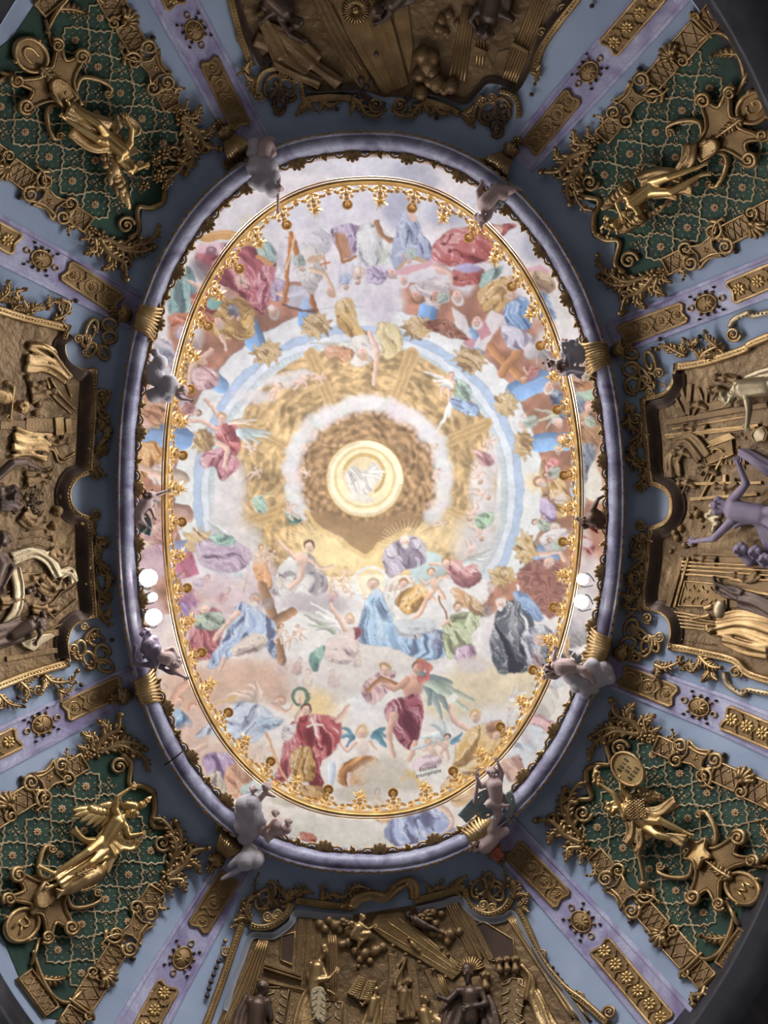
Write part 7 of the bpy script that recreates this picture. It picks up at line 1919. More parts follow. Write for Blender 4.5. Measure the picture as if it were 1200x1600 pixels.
hd(653, 464, 11, (150, 104, 76), (206, 158, 132), 165, (160, 120, 92)); hd(678, 460, 10, (206, 196, 190), (206, 158, 132), 190); hd(714, 464, 12, (226, 226, 222), SK, 180); D([(640, 448), (690, 436), (700, 470), (670, 478)], (226, 218, 214), 20, 9, .16, False); hd(653, 464, 11, (150, 104, 76), (206, 158, 132), 165); hd(680, 462, 9, (140, 100, 80), (206, 158, 132), 190)
wash([(704, 480), (726, 494), (740, 540), (768, 484), (790, 494), (756, 548), (730, 536), (716, 520)], (228, 224, 226), .95, 1, False); wash([(742, 512), (760, 502), (770, 520), (752, 532)], (206, 140, 150), .95, 1, False); wash([(728, 524), (744, 532), (736, 548), (722, 536)], (206, 148, 156), .95, 1, False)
hd(746, 504, 11, (226, 224, 226), SK, 180); D([(660, 505), (700, 500), (730, 530), (690, 522)], (150, 96, 76), 40, 10)
stroke([(766, 542), (818, 592)], 14, (196, 138, 92), 1, False, 1, -.2); stroke([(812, 545), (784, 582)], 13, (196, 138, 92), 1, False, 1, -.2)
hd(800, 530, 9, (190, 190, 204), SK, 200); D([(780, 510), (812, 512), (836, 535), (800, 545)], (206, 206, 222), 60, 10); feathers(846, 540, [(822, 560), (836, 574), (850, 578), (862, 572)], (150, 152, 160), 9); E(830, 548, 14, 16, (206, 206, 210), 0, .9, .3, .2)
# angel hanging in the middle top
E(592, 484, 32, 34, (216, 212, 222), 0, .95, .35, .08); D([(526, 472), (552, 470), (560, 505), (580, 525), (546, 528), (528, 506)], (216, 178, 108), 60, 11); D([(590, 505), (620, 510), (628, 545), (600, 560), (590, 530)], (224, 206, 150), 70, 10, .2)
feathers(545, 540, [(486, 536), (500, 548), (520, 556)], (204, 206, 196), 9); D([(548, 530), (582, 524), (596, 545), (570, 572), (545, 565)], (228, 222, 214), 50, 10, .16); limb([(578, 520), (588, 550), (584, 600)], 9); hd(567, 553, 10, (206, 170, 130), SK, 170)
D([(510, 540), (550, 545), (548, 562), (512, 560)], (206, 150, 112), 5, 8, .25)
# flying angels on the shell
for (x, y, s, a_) in ((470, 596, 9, 60), (500, 590, 8, 100), (430, 610, 8, 40), (700, 600, 12, 20)): tag_child(x, y, s, a_)
feathers(702, 604, [(664, 582), (676, 596), (684, 604)], (222, 224, 222), 10); feathers(708, 622, [(684, 674), (694, 660), (704, 650)], (226, 228, 228), 10); D([(712, 596), (734, 600), (736, 624), (714, 626)], (166, 196, 176), 60, 8); D([(704, 620), (748, 634), (740, 650), (712, 640)], (158, 188, 226), 20, 8)
D([(336, 664), (370, 664), (376, 690), (362, 722), (345, 706)], (208, 122, 122), 40, 10, .36); D([(318, 708), (346, 700), (374, 720), (364, 740), (346, 752), (336, 730), (314, 730)], (204, 134, 146), 110, 10, .36)
limb([(336, 668), (316, 658), (298, 656)], 8); limb([(346, 656), (334, 640), (322, 626)], 8); limb([(340, 692), (354, 704), (352, 728)], 9); hd(347, 652, 9, (200, 160, 110)); feathers(374, 676, [(422, 676), (416, 684), (404, 692), (392, 704)], (186, 204, 210), 11); feathers(360, 660, [(400, 656), (390, 664)], (226, 206, 190), 9)
for k in range(22):
    a = math.radians(165-k*6.2); tag_child(565+188*math.cos(a)+random.gauss(0, 5), 765+170*math.sin(a)*.95-40*(k < 4), random.uniform(6, 9), random.uniform(0, 360), (222, 196, 180)) if 40 < k*6.2 < 100 else None
for (x, y, s, a_) in ((406, 786, 9, 20), (400, 740, 8, 60), (392, 700, 8, 120), (756, 706, 8, 200), (746, 740, 9, 160), (752, 772, 9, 120), (740, 800, 9, 200), (748, 830, 9, 150), (735, 860, 9, 180), (764, 690, 8, 240), (690, 818, 7, 90), (474, 700, 5, 60), (680, 700, 5, 30), (684, 740, 5, 0), (478, 740, 5, 120)): tag_child(x, y, s, a_, (226, 198, 184))
feathers(410, 780, [(426, 766), (430, 776)], (206, 190, 140), 6); D([(396, 782), (412, 776), (416, 800), (400, 802)], (170, 204, 186), 60, 7, .25, False); D([(446, 796), (464, 806), (470, 816), (452, 818)], (120, 176, 160), 30, 7); tag_child(454, 798, 9, -20); stroke([(404, 864), (436, 790)], 4, (214, 176, 104), 1, False)
D([(740, 700), (764, 712), (772, 724), (750, 726)], (222, 166, 166), 40, 7); D([(744, 806), (770, 800), (766, 820), (746, 826)], (170, 206, 170), 20, 7)
# --- left margin inside and outside the crown
D([(216, 640), (258, 630), (262, 660), (222, 664)], (206, 150, 112), 20, 9); D([(214, 700), (246, 690), (256, 720), (238, 746), (214, 742)], (224, 164, 94), 60, 10, .36); D([(230, 740), (262, 718), (270, 740), (250, 760)], (230, 210, 204), 40, 10); hd(226, 668, 9, (230, 190, 190)); limb([(218, 730), (250, 744), (262, 740)], 10)
D([(222, 822), (262, 812), (266, 850), (226, 856)], (190, 134, 130), 50, 8); D([(216, 860), (256, 850), (256, 900), (220, 900)], (206, 168, 190), 70, 10, .2); hd(240, 828, 8, (222, 180, 180)); cloud([(238, 890, 24, 30), (240, 960, 24, 34)], (226, 196, 206), .7)
D([(272, 872), (300, 864), (310, 898), (282, 906)], (206, 120, 150), 60, 14, .12); wash([(300, 866), (330, 858), (334, 886), (310, 896)], (228, 220, 230), .9, 1, False); wash([(282, 906), (310, 898), (316, 922), (292, 930)], (228, 218, 228), .9, 1, False); D([(262, 930), (300, 920), (308, 950), (272, 956)], (186, 130, 176), 40, 10); D([(268, 950), (290, 944), (296, 980), (276, 984)], (160, 130, 196), 70, 9)
D([(306, 852), (346, 842), (388, 856), (386, 884), (350, 896), (316, 884)], (190, 166, 192), 30, 11, .34); feathers(360, 850, [(326, 812), (338, 822), (352, 834)], (206, 214, 214), 9); D([(330, 836), (360, 838), (366, 850), (340, 850)], (160, 206, 190), 10, 8)
cloud([(340, 920, 44, 30), (380, 940, 40, 26), (330, 960, 40, 22), (410, 900, 30, 30), (300, 990, 30, 24)], (222, 200, 208), .8)
# --- Christ
D([(446, 874), (480, 862), (502, 890), (512, 922), (494, 930), (470, 915), (450, 932), (424, 926), (430, 900)], (214, 212, 212), 60, 12, .28); limb([(472, 882), (468, 904), (452, 920)], 11); limb([(484, 874), (504, 888), (520, 884)], 7); limb([(462, 872), (446, 856), (434, 846)], 7); E(472, 874, 11, 14, SK, 10, 1, .3, .15); E(483, 852, 18, 18, (252, 236, 180), 0, .6, .8); hd(483, 853, 9, (110, 80, 60)); cloud([(500, 944, 46, 20), (470, 940, 34, 16)], (192, 180, 186), .85)
for (x, y, s, a_) in ((412, 866, 10, -30), (424, 872, 9, 30), (410, 896, 9, 160), (540, 895, 7, 0), (520, 905, 7, 20), (536, 915, 7, -20)): tag_child(x, y, s, a_, (226, 196, 172))
D([(396, 880), (416, 884), (424, 916), (410, 920)], (226, 160, 108), 70, 9); 
# --- saint with the diagonal cross
stroke([(410, 914), (428, 968), (440, 1032)], 15, (168, 126, 96), 1, False, 1.1, -.24); stroke([(424, 974), (456, 956)], 15, (166, 124, 94), 1, False, 1, -.24)
cloud([(370, 1060, 70, 34), (430, 1070, 40, 30), (320, 1080, 40, 26), (290, 1060, 40, 24)], (222, 184, 162), .9)
D([(298, 962), (340, 950), (350, 985), (320, 1010), (296, 1000)], (206, 140, 150), 60, 10); D([(306, 985), (340, 975), (346, 1020), (310, 1030), (298, 1010)], (196, 110, 116), 70, 10); hd(322, 952, 9, (206, 200, 190)); D([(306, 962), (344, 956), (350, 980), (310, 985)], (170, 190, 170), 20, 9)
D([(368, 948), (384, 942), (412, 962), (430, 976), (430, 1032), (408, 1000), (372, 1018), (340, 1040), (324, 1040), (344, 1004), (362, 972)], (160, 186, 224), 115, 12, .5); D([(364, 1010), (400, 990), (420, 1000), (400, 1020), (370, 1024)], (222, 206, 192), 150, 10, .2, False)
limb([(372, 958), (350, 980), (336, 998)], 9); hd(399, 936, 11, (176, 164, 154), (206, 166, 144), 20, (226, 222, 216)); limb([(350, 1030), (344, 1048)], 8)
for (x, y, s, a_) in ((438, 990, 9, 10), (454, 1000, 8, 30), (470, 988, 8, -20)): tag_child(x, y, s, a_, (224, 196, 176))
# --- Virgin in blue, angels beside her
annulus(24, 30, (226, 232, 240), .8, None, (580, 914)); E(580, 914, 26, 26, (250, 240, 206), 0, .75, .5)
cloud([(560, 1020, 60, 26), (620, 1030, 70, 24), (520, 1040, 50, 30), (500, 1060, 60, 40), (560, 1060, 50, 26)], (228, 220, 216), .9)
D([(562, 968), (578, 930), (596, 924), (610, 960), (634, 994), (690, 984), (702, 1018), (664, 1032), (620, 1014), (582, 1008), (558, 1002)], (160, 198, 234), 75, 14, .4); hd(582, 914, 9, (190, 170, 150), SK, 15); E(588, 926, 8, 8, (198, 216, 240), 0, .9)
feathers(536, 985, [(486, 942), (492, 956), (502, 968), (514, 978)], (228, 226, 226), 11); feathers(520, 986, [(474, 960), (484, 976), (496, 984)], (176, 184, 168), 9); D([(520, 994), (552, 982), (560, 1010), (540, 1040), (506, 1024)], (232, 212, 206), 40, 11, .2); D([(484, 1024), (508, 1008), (502, 1034), (490, 1050)], (140, 190, 174), 110, 9); hd(546, 968, 9, (214, 180, 140)); limb([(540, 984), (524, 960), (516, 944)], 8); D([(552, 980), (564, 985), (556, 1002)], (190, 110, 120), 80, 7)
# --- God the Father with the globe
for k in range(20):
    a = math.radians(-180+k*9.5); stroke([(636+26*math.cos(a), 850+22*math.sin(a)), (636+46*math.cos(a), 850+38*math.sin(a))], 2, (250, 226, 170), .7, False, .3)
E(668, 888, 32, 30, (190, 212, 216), 0, 1, .2, .18); D([(600, 858), (640, 838), (664, 852), (662, 880), (634, 892), (608, 902)], (190, 180, 200), 50, 12, .36); hd(632, 846, 9, (226, 222, 220), SK, -10, (230, 228, 226))
D([(696, 880), (736, 878), (752, 908), (724, 918), (704, 906)], (218, 152, 152), 30, 10, .36); hd(696, 880, 8, (190, 140, 100)); limb([(686, 884), (670, 880)], 7); feathers(728, 880, [(768, 862), (760, 872), (750, 880)], (206, 214, 214), 10); D([(704, 920), (732, 926), (744, 948), (724, 950)], (216, 166, 122), 50, 9)
D([(622, 930), (656, 914), (668, 930), (642, 958), (618, 946)], (236, 186, 108), 140, 11, .4); tag_child(678, 912, 15, -15, (228, 192, 170)); limb([(672, 930), (660, 952), (642, 970)], 9, (226, 178, 150)); hd(632, 912, 8, (180, 130, 90)); tag_child(650, 985, 8, 0); D([(620, 972), (672, 966), (676, 986), (630, 992)], (206, 214, 222), 10, 9, .16)
# --- saint in green, angel with staff
D([(690, 986), (706, 960), (746, 960), (758, 974), (738, 990), (736, 1016), (706, 1030), (694, 1010)], (194, 208, 160), 60, 11, .36); D([(712, 1014), (740, 1008), (742, 1036), (716, 1040)], (206, 170, 200), 70, 8); stroke([(686, 932), (702, 978)], 3, (150, 106, 74), 1, False); D([(724, 930), (748, 938), (760, 962), (736, 958)], (206, 166, 120), 60, 9); hd(716, 948, 9, (170, 130, 96)); stroke([(758, 972), (764, 1030)], 14, (230, 226, 232), .8, False); limb([(700, 968), (690, 978)], 7)
# --- cream clouds right, black-robed saint
cloud([(770, 1072, 70, 36), (720, 1080, 50, 34), (820, 1070, 40, 34), (745, 1050, 40, 26), (700, 1100, 50, 26)], (234, 218, 184), .95); cloud([(790, 985, 36, 40), (740, 1040, 30, 16)], (222, 212, 216), .7)
wash([(812, 892), (850, 872), (884, 886), (886, 922), (862, 966), (832, 934), (808, 912)], (158, 106, 96), .95); sl_, m_ = pmask(cr([(812, 892), (850, 872), (884, 886), (886, 922), (862, 966), (832, 934), (808, 912)], 6, True)); CAN[sl_] *= (1-(m_*.16*np.sin(N12[sl_]*22))[..., None])
D([(772, 976), (782, 946), (802, 938), (826, 954), (836, 985), (832, 1042), (800, 1052), (776, 1046), (766, 1010)], (92, 98, 110), 75, 13, .5); hd(783, 944, 10, (222, 220, 218), SK, 10, (236, 234, 232)); stroke([(808, 918), (824, 984)], 5, (236, 236, 238), 1, False); E(822, 946, 12, 22, (92, 100, 118), -20, .9, .3, .2); D([(800, 930), (822, 928), (850, 960), (836, 970)], (140, 172, 218), 45, 9)
D([(816, 990), (850, 976), (866, 1000), (856, 1040), (836, 1050), (820, 1020)], (186, 194, 208), 60, 9, .36); D([(846, 1000), (872, 990), (890, 1020), (870, 1044), (850, 1040)], (104, 112, 128), 60, 9, .5); hd(842, 1000, 9, (206, 190, 180)); D([(868, 985), (904, 960), (918, 1000), (884, 1012)], (150, 152, 160), 30, 10, .36); D([(872, 1002), (888, 990), (892, 1030)], (214, 170, 112), 80, 8)
stroke([(800, 892), (794, 904), (804, 908)], 4, (206, 166, 104))
# --- lower left: flying angel, heads, violet robe
D([(262, 1132), (276, 1106), (300, 1130), (282, 1142)], (128, 176, 220), 70, 9, .36); hd(280, 1096, 10, (206, 150, 120)); hd(302, 1110, 10, (200, 140, 116)); limb([(264, 1110), (276, 1080), (300, 1064)], 12, (224, 172, 150)); cloud([(330, 1120, 40, 30), (300, 1150, 30, 24)], (226, 190, 174), .8)
feathers(402, 1090, [(346, 1098), (358, 1088), (372, 1080), (388, 1070), (400, 1066)], (226, 202, 186), 13)
D([(306, 1152), (346, 1112), (376, 1096), (412, 1104), (428, 1130), (396, 1160), (362, 1164), (332, 1148)], (192, 208, 232), 150, 13, .36); D([(400, 1120), (440, 1124), (430, 1138), (404, 1136)], (176, 200, 226), 10, 8); hd(436, 1096, 9, (206, 150, 120), SK, 60); limb([(424, 1100), (446, 1112), (462, 1094)], 8); stroke([(336, 1102), (366, 1090)], 4, (226, 186, 120))
D([(318, 1190), (334, 1176), (358, 1176), (370, 1200), (352, 1226), (330, 1216)], (184, 156, 202), 70, 11, .4); D([(322, 1216), (346, 1206), (352, 1250), (338, 1262), (324, 1250)], (196, 188, 170), 95, 9, .36); D([(356, 1200), (388, 1196), (398, 1230), (370, 1248), (352, 1232)], (226, 168, 132), 60, 11, .24); hd(308, 1176, 9, (206, 200, 196)); limb([(320, 1165), (300, 1178), (290, 1196)], 9); D([(376, 1232), (420, 1210), (440, 1222), (400, 1246)], (188, 206, 202), 150, 9, .24)
# --- saint in red
E(492, 1100, 34, 34, (242, 212, 152), 0, .9, .6); annulus(9.5, 14, (104, 128, 108), .9, None, (470, 1088))
for k in range(18):
    a = 2*PI*k/18; E(470+12*math.cos(a), 1088+12*math.sin(a), 3.6, 2, (92, 120, 104), math.degrees(a)+40, .9)
D([(452, 1140), (462, 1176), (446, 1216), (428, 1222), (440, 1180)], (196, 98, 104), 100, 9, .4)
D([(450, 1134), (478, 1116), (510, 1116), (532, 1130), (526, 1170), (500, 1196), (506, 1226), (488, 1234), (474, 1190), (458, 1160)], (196, 86, 90), 70, 12, .46); D([(456, 1176), (486, 1170), (490, 1218), (458, 1216)], (204, 154, 84), 90, 6, .4, True, 0); stroke([(488, 1122), (496, 1152)], 4, (240, 226, 222), 1, False); stroke([(482, 1136), (504, 1132)], 4, (240, 226, 222), 1, False)
D([(440, 1140), (462, 1130), (456, 1154), (444, 1156)], (232, 226, 224), 40, 7, .2); stroke([(418, 1146), (434, 1196), (456, 1238)], 5, (222, 170, 130), 1, False, .5); limb([(528, 1124), (538, 1112), (546, 1104)], 9); limb([(462, 1122), (472, 1104), (472, 1092)], 8); hd(479, 1108, 10, (92, 66, 56), SK, 20)
D([(470, 1230), (500, 1228), (510, 1250), (480, 1256)], (216, 166, 104), 60, 8)
# child angel beside him
feathers(584, 1150, [(600, 1136), (604, 1150), (600, 1166)], (94, 146, 168), 12); feathers(552, 1150, [(534, 1138), (530, 1152), (540, 1166)], (96, 140, 164), 10); hd(566, 1144, 11, (216, 184, 130)); E(566, 1166, 13, 17, (232, 214, 204), 0, 1, .3, .15); limb([(556, 1162), (542, 1172), (532, 1160)], 7); limb([(578, 1160), (588, 1170)], 7)
D([(540, 1190), (578, 1180), (596, 1196), (576, 1222), (552, 1234), (528, 1216)], (232, 162, 92), 130, 11, .42); limb([(520, 1196), (518, 1226)], 13, (206, 218, 236)); limb([(548, 1212), (544, 1250)], 10)
cloud([(600, 1210, 50, 30), (640, 1220, 30, 20), (560, 1240, 40, 16), (450, 1250, 30, 12)], (206, 196, 180), .9)
# --- angel bearing the cross
feathers(660, 1058, [(704, 1068), (708, 1090), (704, 1112), (690, 1120), (672, 1100)], (132, 152, 158), 17); feathers(664, 1064, [(740, 1096), (730, 1110)], (180, 196, 180), 14)
D([(566, 1072), (590, 1052), (616, 1050), (606, 1082), (584, 1098), (568, 1092)], (230, 190, 190), 60, 10, .3); hd(602, 1046, 10, (190, 146, 100)); stroke([(574, 1080), (596, 1060), (640, 1078)], 7, (178, 124, 80), 1, False, 1, -.2); stroke([(656, 1032), (672, 1044)], 9, (190, 138, 86), 1, False)
E(646, 1074, 17, 22, (212, 160, 140), 15, 1, .3, .2); limb([(636, 1062), (618, 1076), (600, 1072)], 10, (214, 164, 142)); limb([(656, 1062), (668, 1056), (670, 1040)], 9, (200, 110, 110)); hd(654, 1044, 11, (118, 84, 62), (212, 164, 142), 20, None, False)
D([(608, 1098), (650, 1086), (662, 1110), (656, 1150), (642, 1172), (622, 1154), (604, 1122)], (172, 90, 106), 70, 12, .46); limb([(616, 1118), (608, 1146), (614, 1182)], 12, (222, 176, 156)); limb([(650, 1160), (640, 1188)], 10, (222, 176, 156)); E(660, 1040, 10, 8, (196, 110, 110), 40, .8)
# --- lower right: yellow-robed figure, cherubs, scroll
feathers(700, 1150, [(648, 1170), (660, 1150), (676, 1132), (694, 1124)], (206, 220, 224), 15); tag_child(674, 1172, 12, -10, (230, 196, 178), (214, 180, 130)); tag_child(696, 1166, 12, 10, (230, 196, 178), (110, 80, 62)); feathers(708, 1160, [(720, 1146), (718, 1160)], (96, 146, 176), 9)
D([(712, 1172), (740, 1136), (778, 1134), (788, 1166), (762, 1192), (736, 1212), (712, 1204)], (226, 182, 110), 125, 13, .42); hd(742, 1120, 11, (216, 176, 110)); limb([(728, 1140), (710, 1124), (704, 1098)], 9); wash([(696, 1092), (712, 1082), (718, 1092), (702, 1100)], (240, 238, 234), .95, 1, False); D([(760, 1132), (782, 1126), (790, 1150), (768, 1154)], (190, 140, 110), 60, 8); hd(776, 1150, 8, (206, 170, 130))
D([(716, 1200), (760, 1180), (790, 1190), (740, 1220), (690, 1232)], (222, 190, 140), 150, 10, .36); wash([(646, 1206), (686, 1194), (690, 1212), (668, 1220), (654, 1222)], (230, 230, 226), .95, 1, False); D([(650, 1186), (680, 1180), (688, 1194), (652, 1206)], (232, 206, 216), 160, 9, .2)
stroke([(636, 1204), (656, 1224), (668, 1232)], 5, (226, 190, 120), .9); stroke([(628, 1218), (648, 1208)], 4, (226, 190, 120), .9); feathers(800, 1090, [(806, 1072), (822, 1082), (826, 1096)], (232, 230, 232), 10)
# outside the crown, right
D([(838, 1060), (872, 1080), (860, 1120), (830, 1110)], (226, 224, 214), 70, 14, .14); D([(826, 1118), (866, 1126), (860, 1146), (830, 1140)], (226, 178, 182), 15, 9, .24); D([(806, 1130), (850, 1140), (830, 1180), (800, 1170)], (206, 218, 232), 60, 10, .24); cloud([(820, 1190, 30, 22), (796, 1206, 24, 20), (850, 1160, 20, 16)], (222, 226, 234)); D([(786, 1190), (812, 1180), (820, 1210), (796, 1220)], (222, 176, 160), 60, 9)
D([(896, 640), (936, 644), (938, 692), (900, 704)], (190, 144, 102), 30, 12, .34); D([(900, 612), (932, 610), (930, 624), (904, 624)], (172, 204, 180), 5, 8); D([(892, 618), (914, 626), (906, 646), (890, 640)], (112, 126, 148), 60, 8); hd(920, 638, 9, (226, 170, 170)); D([(896, 574), (930, 570), (934, 604), (900, 610)], (206, 146, 96), 40, 9, .3); wash([(908, 740), (928, 716), (944, 780), (912, 776)], (232, 230, 220), .95); D([(898, 700), (930, 694), (924, 730), (908, 760), (900, 740)], (112, 122, 140), 60, 10, .4); D([(892, 756), (910, 748), (912, 806), (896, 810)], (196, 214, 224), 80, 10, .24); D([(904, 836), (926, 846), (928, 866), (908, 860)], (196, 100, 96), 20, 8); cloud([(914, 850, 14, 10), (906, 884, 20, 26), (930, 900, 18, 40), (908, 960, 20, 30)], (226, 216, 222)); 
D([(846, 720), (872, 730), (880, 770), (858, 790), (842, 760)], (206, 168, 122), 70, 10, .36); D([(852, 724), (870, 716), (872, 740), (856, 752)], (222, 130, 130), 60, 8); E(838, 754, 24, 22, (246, 214, 150), 0, .8, .7); hd(842, 754, 10, (170, 130, 100), SK, -70, (206, 196, 190)); D([(858, 760), (882, 752), (890, 800), (864, 806)], (222, 176, 108), 60, 10, .36); D([(846, 780), (864, 786), (870, 810), (850, 812)], (190, 170, 214), 60, 8); hd(868, 826, 9, (226, 220, 216)); D([(846, 836), (884, 826), (890, 856), (856, 860)], (232, 228, 230), 10, 9, .16); hd(856, 606, 10, (230, 226, 226), SK, 190); D([(862, 610), (884, 620), (888, 650), (868, 644)], (120, 144, 172), 60, 8); feathers(870, 650, [(838, 640), (842, 660), (854, 672)], (196, 204, 180), 8); hd(872, 660, 8, (222, 222, 230)); hd(878, 686, 8, (190, 140, 110)); hd(872, 704, 7, (226, 210, 160))
hd(858, 880, 9, (222, 190, 180), SK, 40); limb([(846, 866), (870, 862), (882, 874)], 9); hd(884, 905, 8, (206, 170, 160)); D([(890, 860), (906, 866), (904, 890), (892, 886)], (206, 120, 116), 60, 8)
# bottom edge
cloud([(520, 1296, 70, 24), (470, 1290, 40, 20), (560, 1310, 60, 16)], (214, 212, 204), .95); D([(586, 1270), (620, 1264), (614, 1284), (590, 1284)], (222, 172, 122), 10, 8); D([(600, 1304), (618, 1270), (650, 1258), (682, 1260), (702, 1286), (716, 1304), (684, 1318), (630, 1324)], (168, 184, 230), 70, 13, .44); limb([(690, 1262), (706, 1280), (700, 1296)], 9); D([(700, 1236), (740, 1222), (746, 1250), (712, 1262)], (226, 182, 132), 150, 9); D([(470, 1300), (490, 1306), (492, 1318), (474, 1318)], (180, 90, 74), 20, 7); cloud([(420, 1280, 24, 20)], (224, 206, 196))
# crowds of small figures filling the ring outside the painted cornice, and child angels on the clouds
rr_ = random.Random(5)
CLO = [(206, 150, 150), (222, 184, 120), (160, 188, 220), (190, 176, 206), (226, 216, 208), (170, 198, 180), (196, 120, 112), (150, 160, 180), (228, 200, 170)]
def person_mark(x, y, s, ang):
    a = math.radians(ang); ux, uy = math.sin(a), -math.cos(a); sx, sy = -uy, ux
    q = lambda p, d: (x+sx*p*s+ux*d*s, y+sy*p*s+uy*d*s)
    D([q(-1, -1.3), q(-.9, .2), q(-.3, .8), (q(.4, .8)), q(1, .1), q(.9, -1.4), q(0, -1.7)], rr_.choice(CLO), ang+90+rr_.uniform(-30, 30), s*.7, .32, True, rr_.random()*9)
    limb([q(.7, .3), q(1.3, .2+rr_.uniform(-.6, .6)), q(1.7, rr_.uniform(-.3, 1))], s*.4); h = q(rr_.uniform(-.2, .2), 1.2)
    hd(h[0], h[1], s*.62, rr_.choice([(120, 84, 62), (176, 132, 90), (206, 196, 190), (150, 104, 76)]), SK, ang+rr_.uniform(-40, 40))
OLD = CAN.copy()
for (x, y, s, a_) in ((300, 540, 10, 140), (284, 625, 9, 100), (300, 640, 9, 120), (262, 560, 10, 120), (246, 610, 8, 100), (272, 830, 9, 80), (300, 925, 9, 40), (278, 900, 8, 60), (300, 1030, 9, 30), (316, 910, 8, 50), (826, 660, 8, 250), (864, 740, 9, 260), (872, 780, 8, 260), (846, 820, 9, 280), (866, 850, 8, 300), (826, 585, 9, 230), (866, 570, 8, 220), (800, 450, 9, 200), (780, 400, 9, 200), (690, 470, 8, 190), (640, 400, 8, 180), (560, 430, 8, 180), (540, 440, 8, 170), (470, 410, 8, 160), (380, 440, 8, 140), (366, 490, 8, 150), (236, 1060, 9, 30), (250, 1080, 8, 40), (300, 1200, 9, 10), (380, 1200, 9, 0), (400, 1180, 8, 20), (420, 1180, 8, 0), (840, 1030, 8, -20), (870, 1060, 8, -20), (800, 1120, 9, -10), (820, 1150, 8, -20), (770, 1200, 8, -10), (590, 1250, 9, 0), (660, 1250, 9, 0), (480, 1060, 8, 0), (466, 1040, 8, 20), (520, 1060, 8, -10), (560, 1030, 7, 0), (440, 1040, 8, 10), (770, 920, 8, -30), (760, 950, 8, -10), (680, 1000, 8, 0), (610, 960, 7, 0), (420, 940, 8, 20), (380, 910, 8, 20), (350, 930, 8, 30), (440, 910, 7, 0), (520, 930, 7, 0), (906, 720, 8, 270), (918, 660, 8, 260), (920, 590, 8, 240), (240, 780, 8, 90), (228, 850, 8, 80), (900, 910, 8, 290), (900, 1000, 8, 320)): person_mark(x, y, s, a_)
KEEP = (.85-.5*np.clip((GY-860)/60, 0, 1))[..., None]
CAN = OLD*(1-KEEP)+CAN*KEEP
# loose brushwork: edges wander a little
wx = 4.6*(vnoise(16, 21)-.5)+2.0*(vnoise(6, 22)-.5)+1.0*(vnoise(3, 25)-.5); wy = 4.6*(vnoise(16, 23)-.5)+2.0*(vnoise(6, 24)-.5)+1.0*(vnoise(3, 26)-.5)
lan = np.clip((np.hypot(GX-570, GY-748)-62)/20, .25, 1)
jx = np.clip((GX+wx*lan-FX0)/FST, 0, FW-1.001); jy = np.clip((GY+wy*lan-FY0)/FST, 0, FH-1.001); ix, iy = jx.astype(int), jy.astype(int); tx, ty = (jx-ix)[..., None], (jy-iy)[..., None]
CAN = (CAN[iy, ix]*(1-tx)+CAN[iy, ix+1]*tx)*(1-ty)+(CAN[iy+1, ix]*(1-tx)+CAN[iy+1, ix+1]*tx)*ty
lum = CAN.mean(-1, keepdims=True); CAN = (lum+(CAN-lum)*.86)*.90+.085
CAN *= np.array([1.012, 1.0, .958])
# mottled plaster
CAN *= (1+.05*(N5-.5)+.06*(N12-.5)+.05*(N30-.5))[..., None]
CAN = np.clip(CAN, 0, 1)

FZ = 17.5
V = np.stack([(GX-600)/F*FZ, (GY-800)/F*FZ, np.full(GX.shape, FZ+EYE)], -1).reshape(-1, 3)
idx = np.arange(FW*FH).reshape(FH, FW)
Q = np.stack([idx[:-1, :-1], idx[:-1, 1:], idx[1:, 1:], idx[1:, :-1]], -1).reshape(-1, 4)
# keep the oval of plaster
ctrq = V[Q].mean(1)
nn = oval_n(ctrq[:, 0]-XC)
Q = Q[np.abs((ctrq[:, 0]-XC)/(DRUM_A-.1))**nn+np.abs((ctrq[:, 1]-YC)/(DRUM_B-.1))**nn < 1]
me = bpy.data.meshes.new('ceiling_fresco')
me.vertices.add(len(V)); me.vertices.foreach_set('co', V.ravel())
me.loops.add(Q.size); me.loops.foreach_set('vertex_index', Q.ravel().astype(np.int32))
me.polygons.add(len(Q)); me.polygons.foreach_set('loop_start', (np.arange(len(Q))*4).astype(np.int32)); me.polygons.foreach_set('loop_total', np.full(len(Q), 4, np.int32))
me.update(calc_edges=True)
att = me.color_attributes.new('paint', 'FLOAT_COLOR', 'POINT')
att.data.foreach_set('color', np.concatenate([srgb(CAN).reshape(-1, 3), np.ones((FW*FH, 1))], 1).astype(np.float32).ravel())
fm = bpy.data.materials.new('fresco_paint'); nt, b = nodes_of(fm)
an = nt.nodes.new('ShaderNodeAttribute'); an.attribute_name = 'paint'
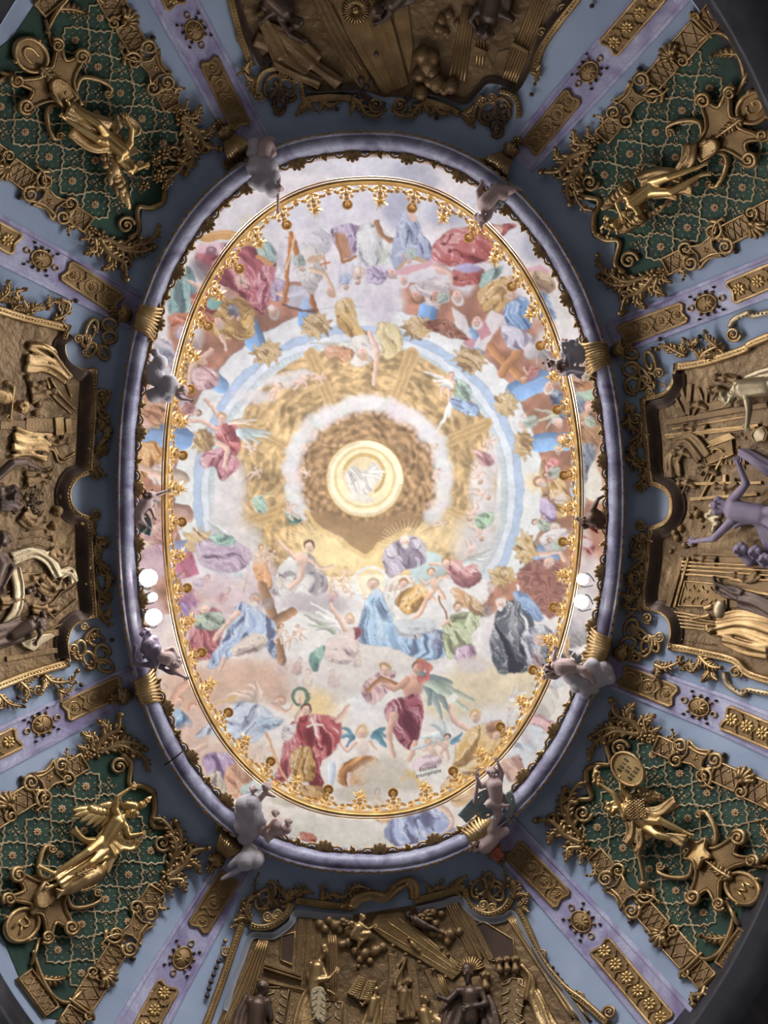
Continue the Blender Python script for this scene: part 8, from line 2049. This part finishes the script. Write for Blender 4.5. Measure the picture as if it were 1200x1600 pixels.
tc = nt.nodes.new('ShaderNodeTexCoord'); nz = nt.nodes.new('ShaderNodeTexNoise'); nz.inputs['Scale'].default_value = 9; nz.inputs['Detail'].default_value = 6
nt.links.new(tc.outputs['Object'], nz.inputs['Vector'])
rp = ramp(nt, [(0.3, (.92, .92, .92)), (0.7, (1.0, 1.0, 1.0))]); nt.links.new(nz.outputs['Fac'], rp.inputs['Fac'])
mx = nt.nodes.new('ShaderNodeMixRGB'); mx.blend_type = 'MULTIPLY'; mx.inputs['Fac'].default_value = 1
nt.links.new(an.outputs['Color'], mx.inputs['Color1']); nt.links.new(rp.outputs['Color'], mx.inputs['Color2']); nt.links.new(mx.outputs['Color'], b.inputs['Base Color'])
b.inputs['Roughness'].default_value = 0.9; b.inputs['Specular IOR Level'].default_value = 0.1
MATS['fresco_paint'] = fm; me.materials.append(fm)
fr = bpy.data.objects.new('ceiling_fresco', me); COL.objects.link(fr)
tag(fr, 'baroque ceiling fresco of saints and angels round a painted dome', 'fresco')
# inscription on the painted scroll
for row, (txt, x, y) in enumerate((('Ecclesia', 655, 1206), ('triumphans', 650, 1216))):
    cu = bpy.data.curves.new('inscription', 'FONT'); cu.body = txt; cu.size = 0.158; cu.shear = 0.25; cu.extrude = 0.001
    o = bpy.data.objects.new('inscription', cu); COL.objects.link(o)
    bpy.context.view_layer.update()
    tm = bpy.data.meshes.new_from_object(o.evaluated_get(bpy.context.evaluated_depsgraph_get()))
    bpy.data.objects.remove(o); bpy.data.curves.remove(cu)
    a = math.radians(-14); ca, sa = math.cos(a), math.sin(a)
    co = np.zeros(len(tm.vertices)*3); tm.vertices.foreach_get('co', co); co = co.reshape(-1, 3)
    # text seen from below: x to the right of the picture, y up in the picture
    W = np.stack([(x-600)/F*FZ+co[:, 0]*ca+co[:, 1]*sa, (y-800)/F*FZ+co[:, 0]*sa-co[:, 1]*ca, np.full(len(co), FZ+EYE-.004)+co[:, 2]], 1)
    make_obj('inscription', W, [tuple(p.vertices) for p in tm.polygons], 'letter_ink', fr, False)
    bpy.data.meshes.remove(tm)

finish_sculptures()
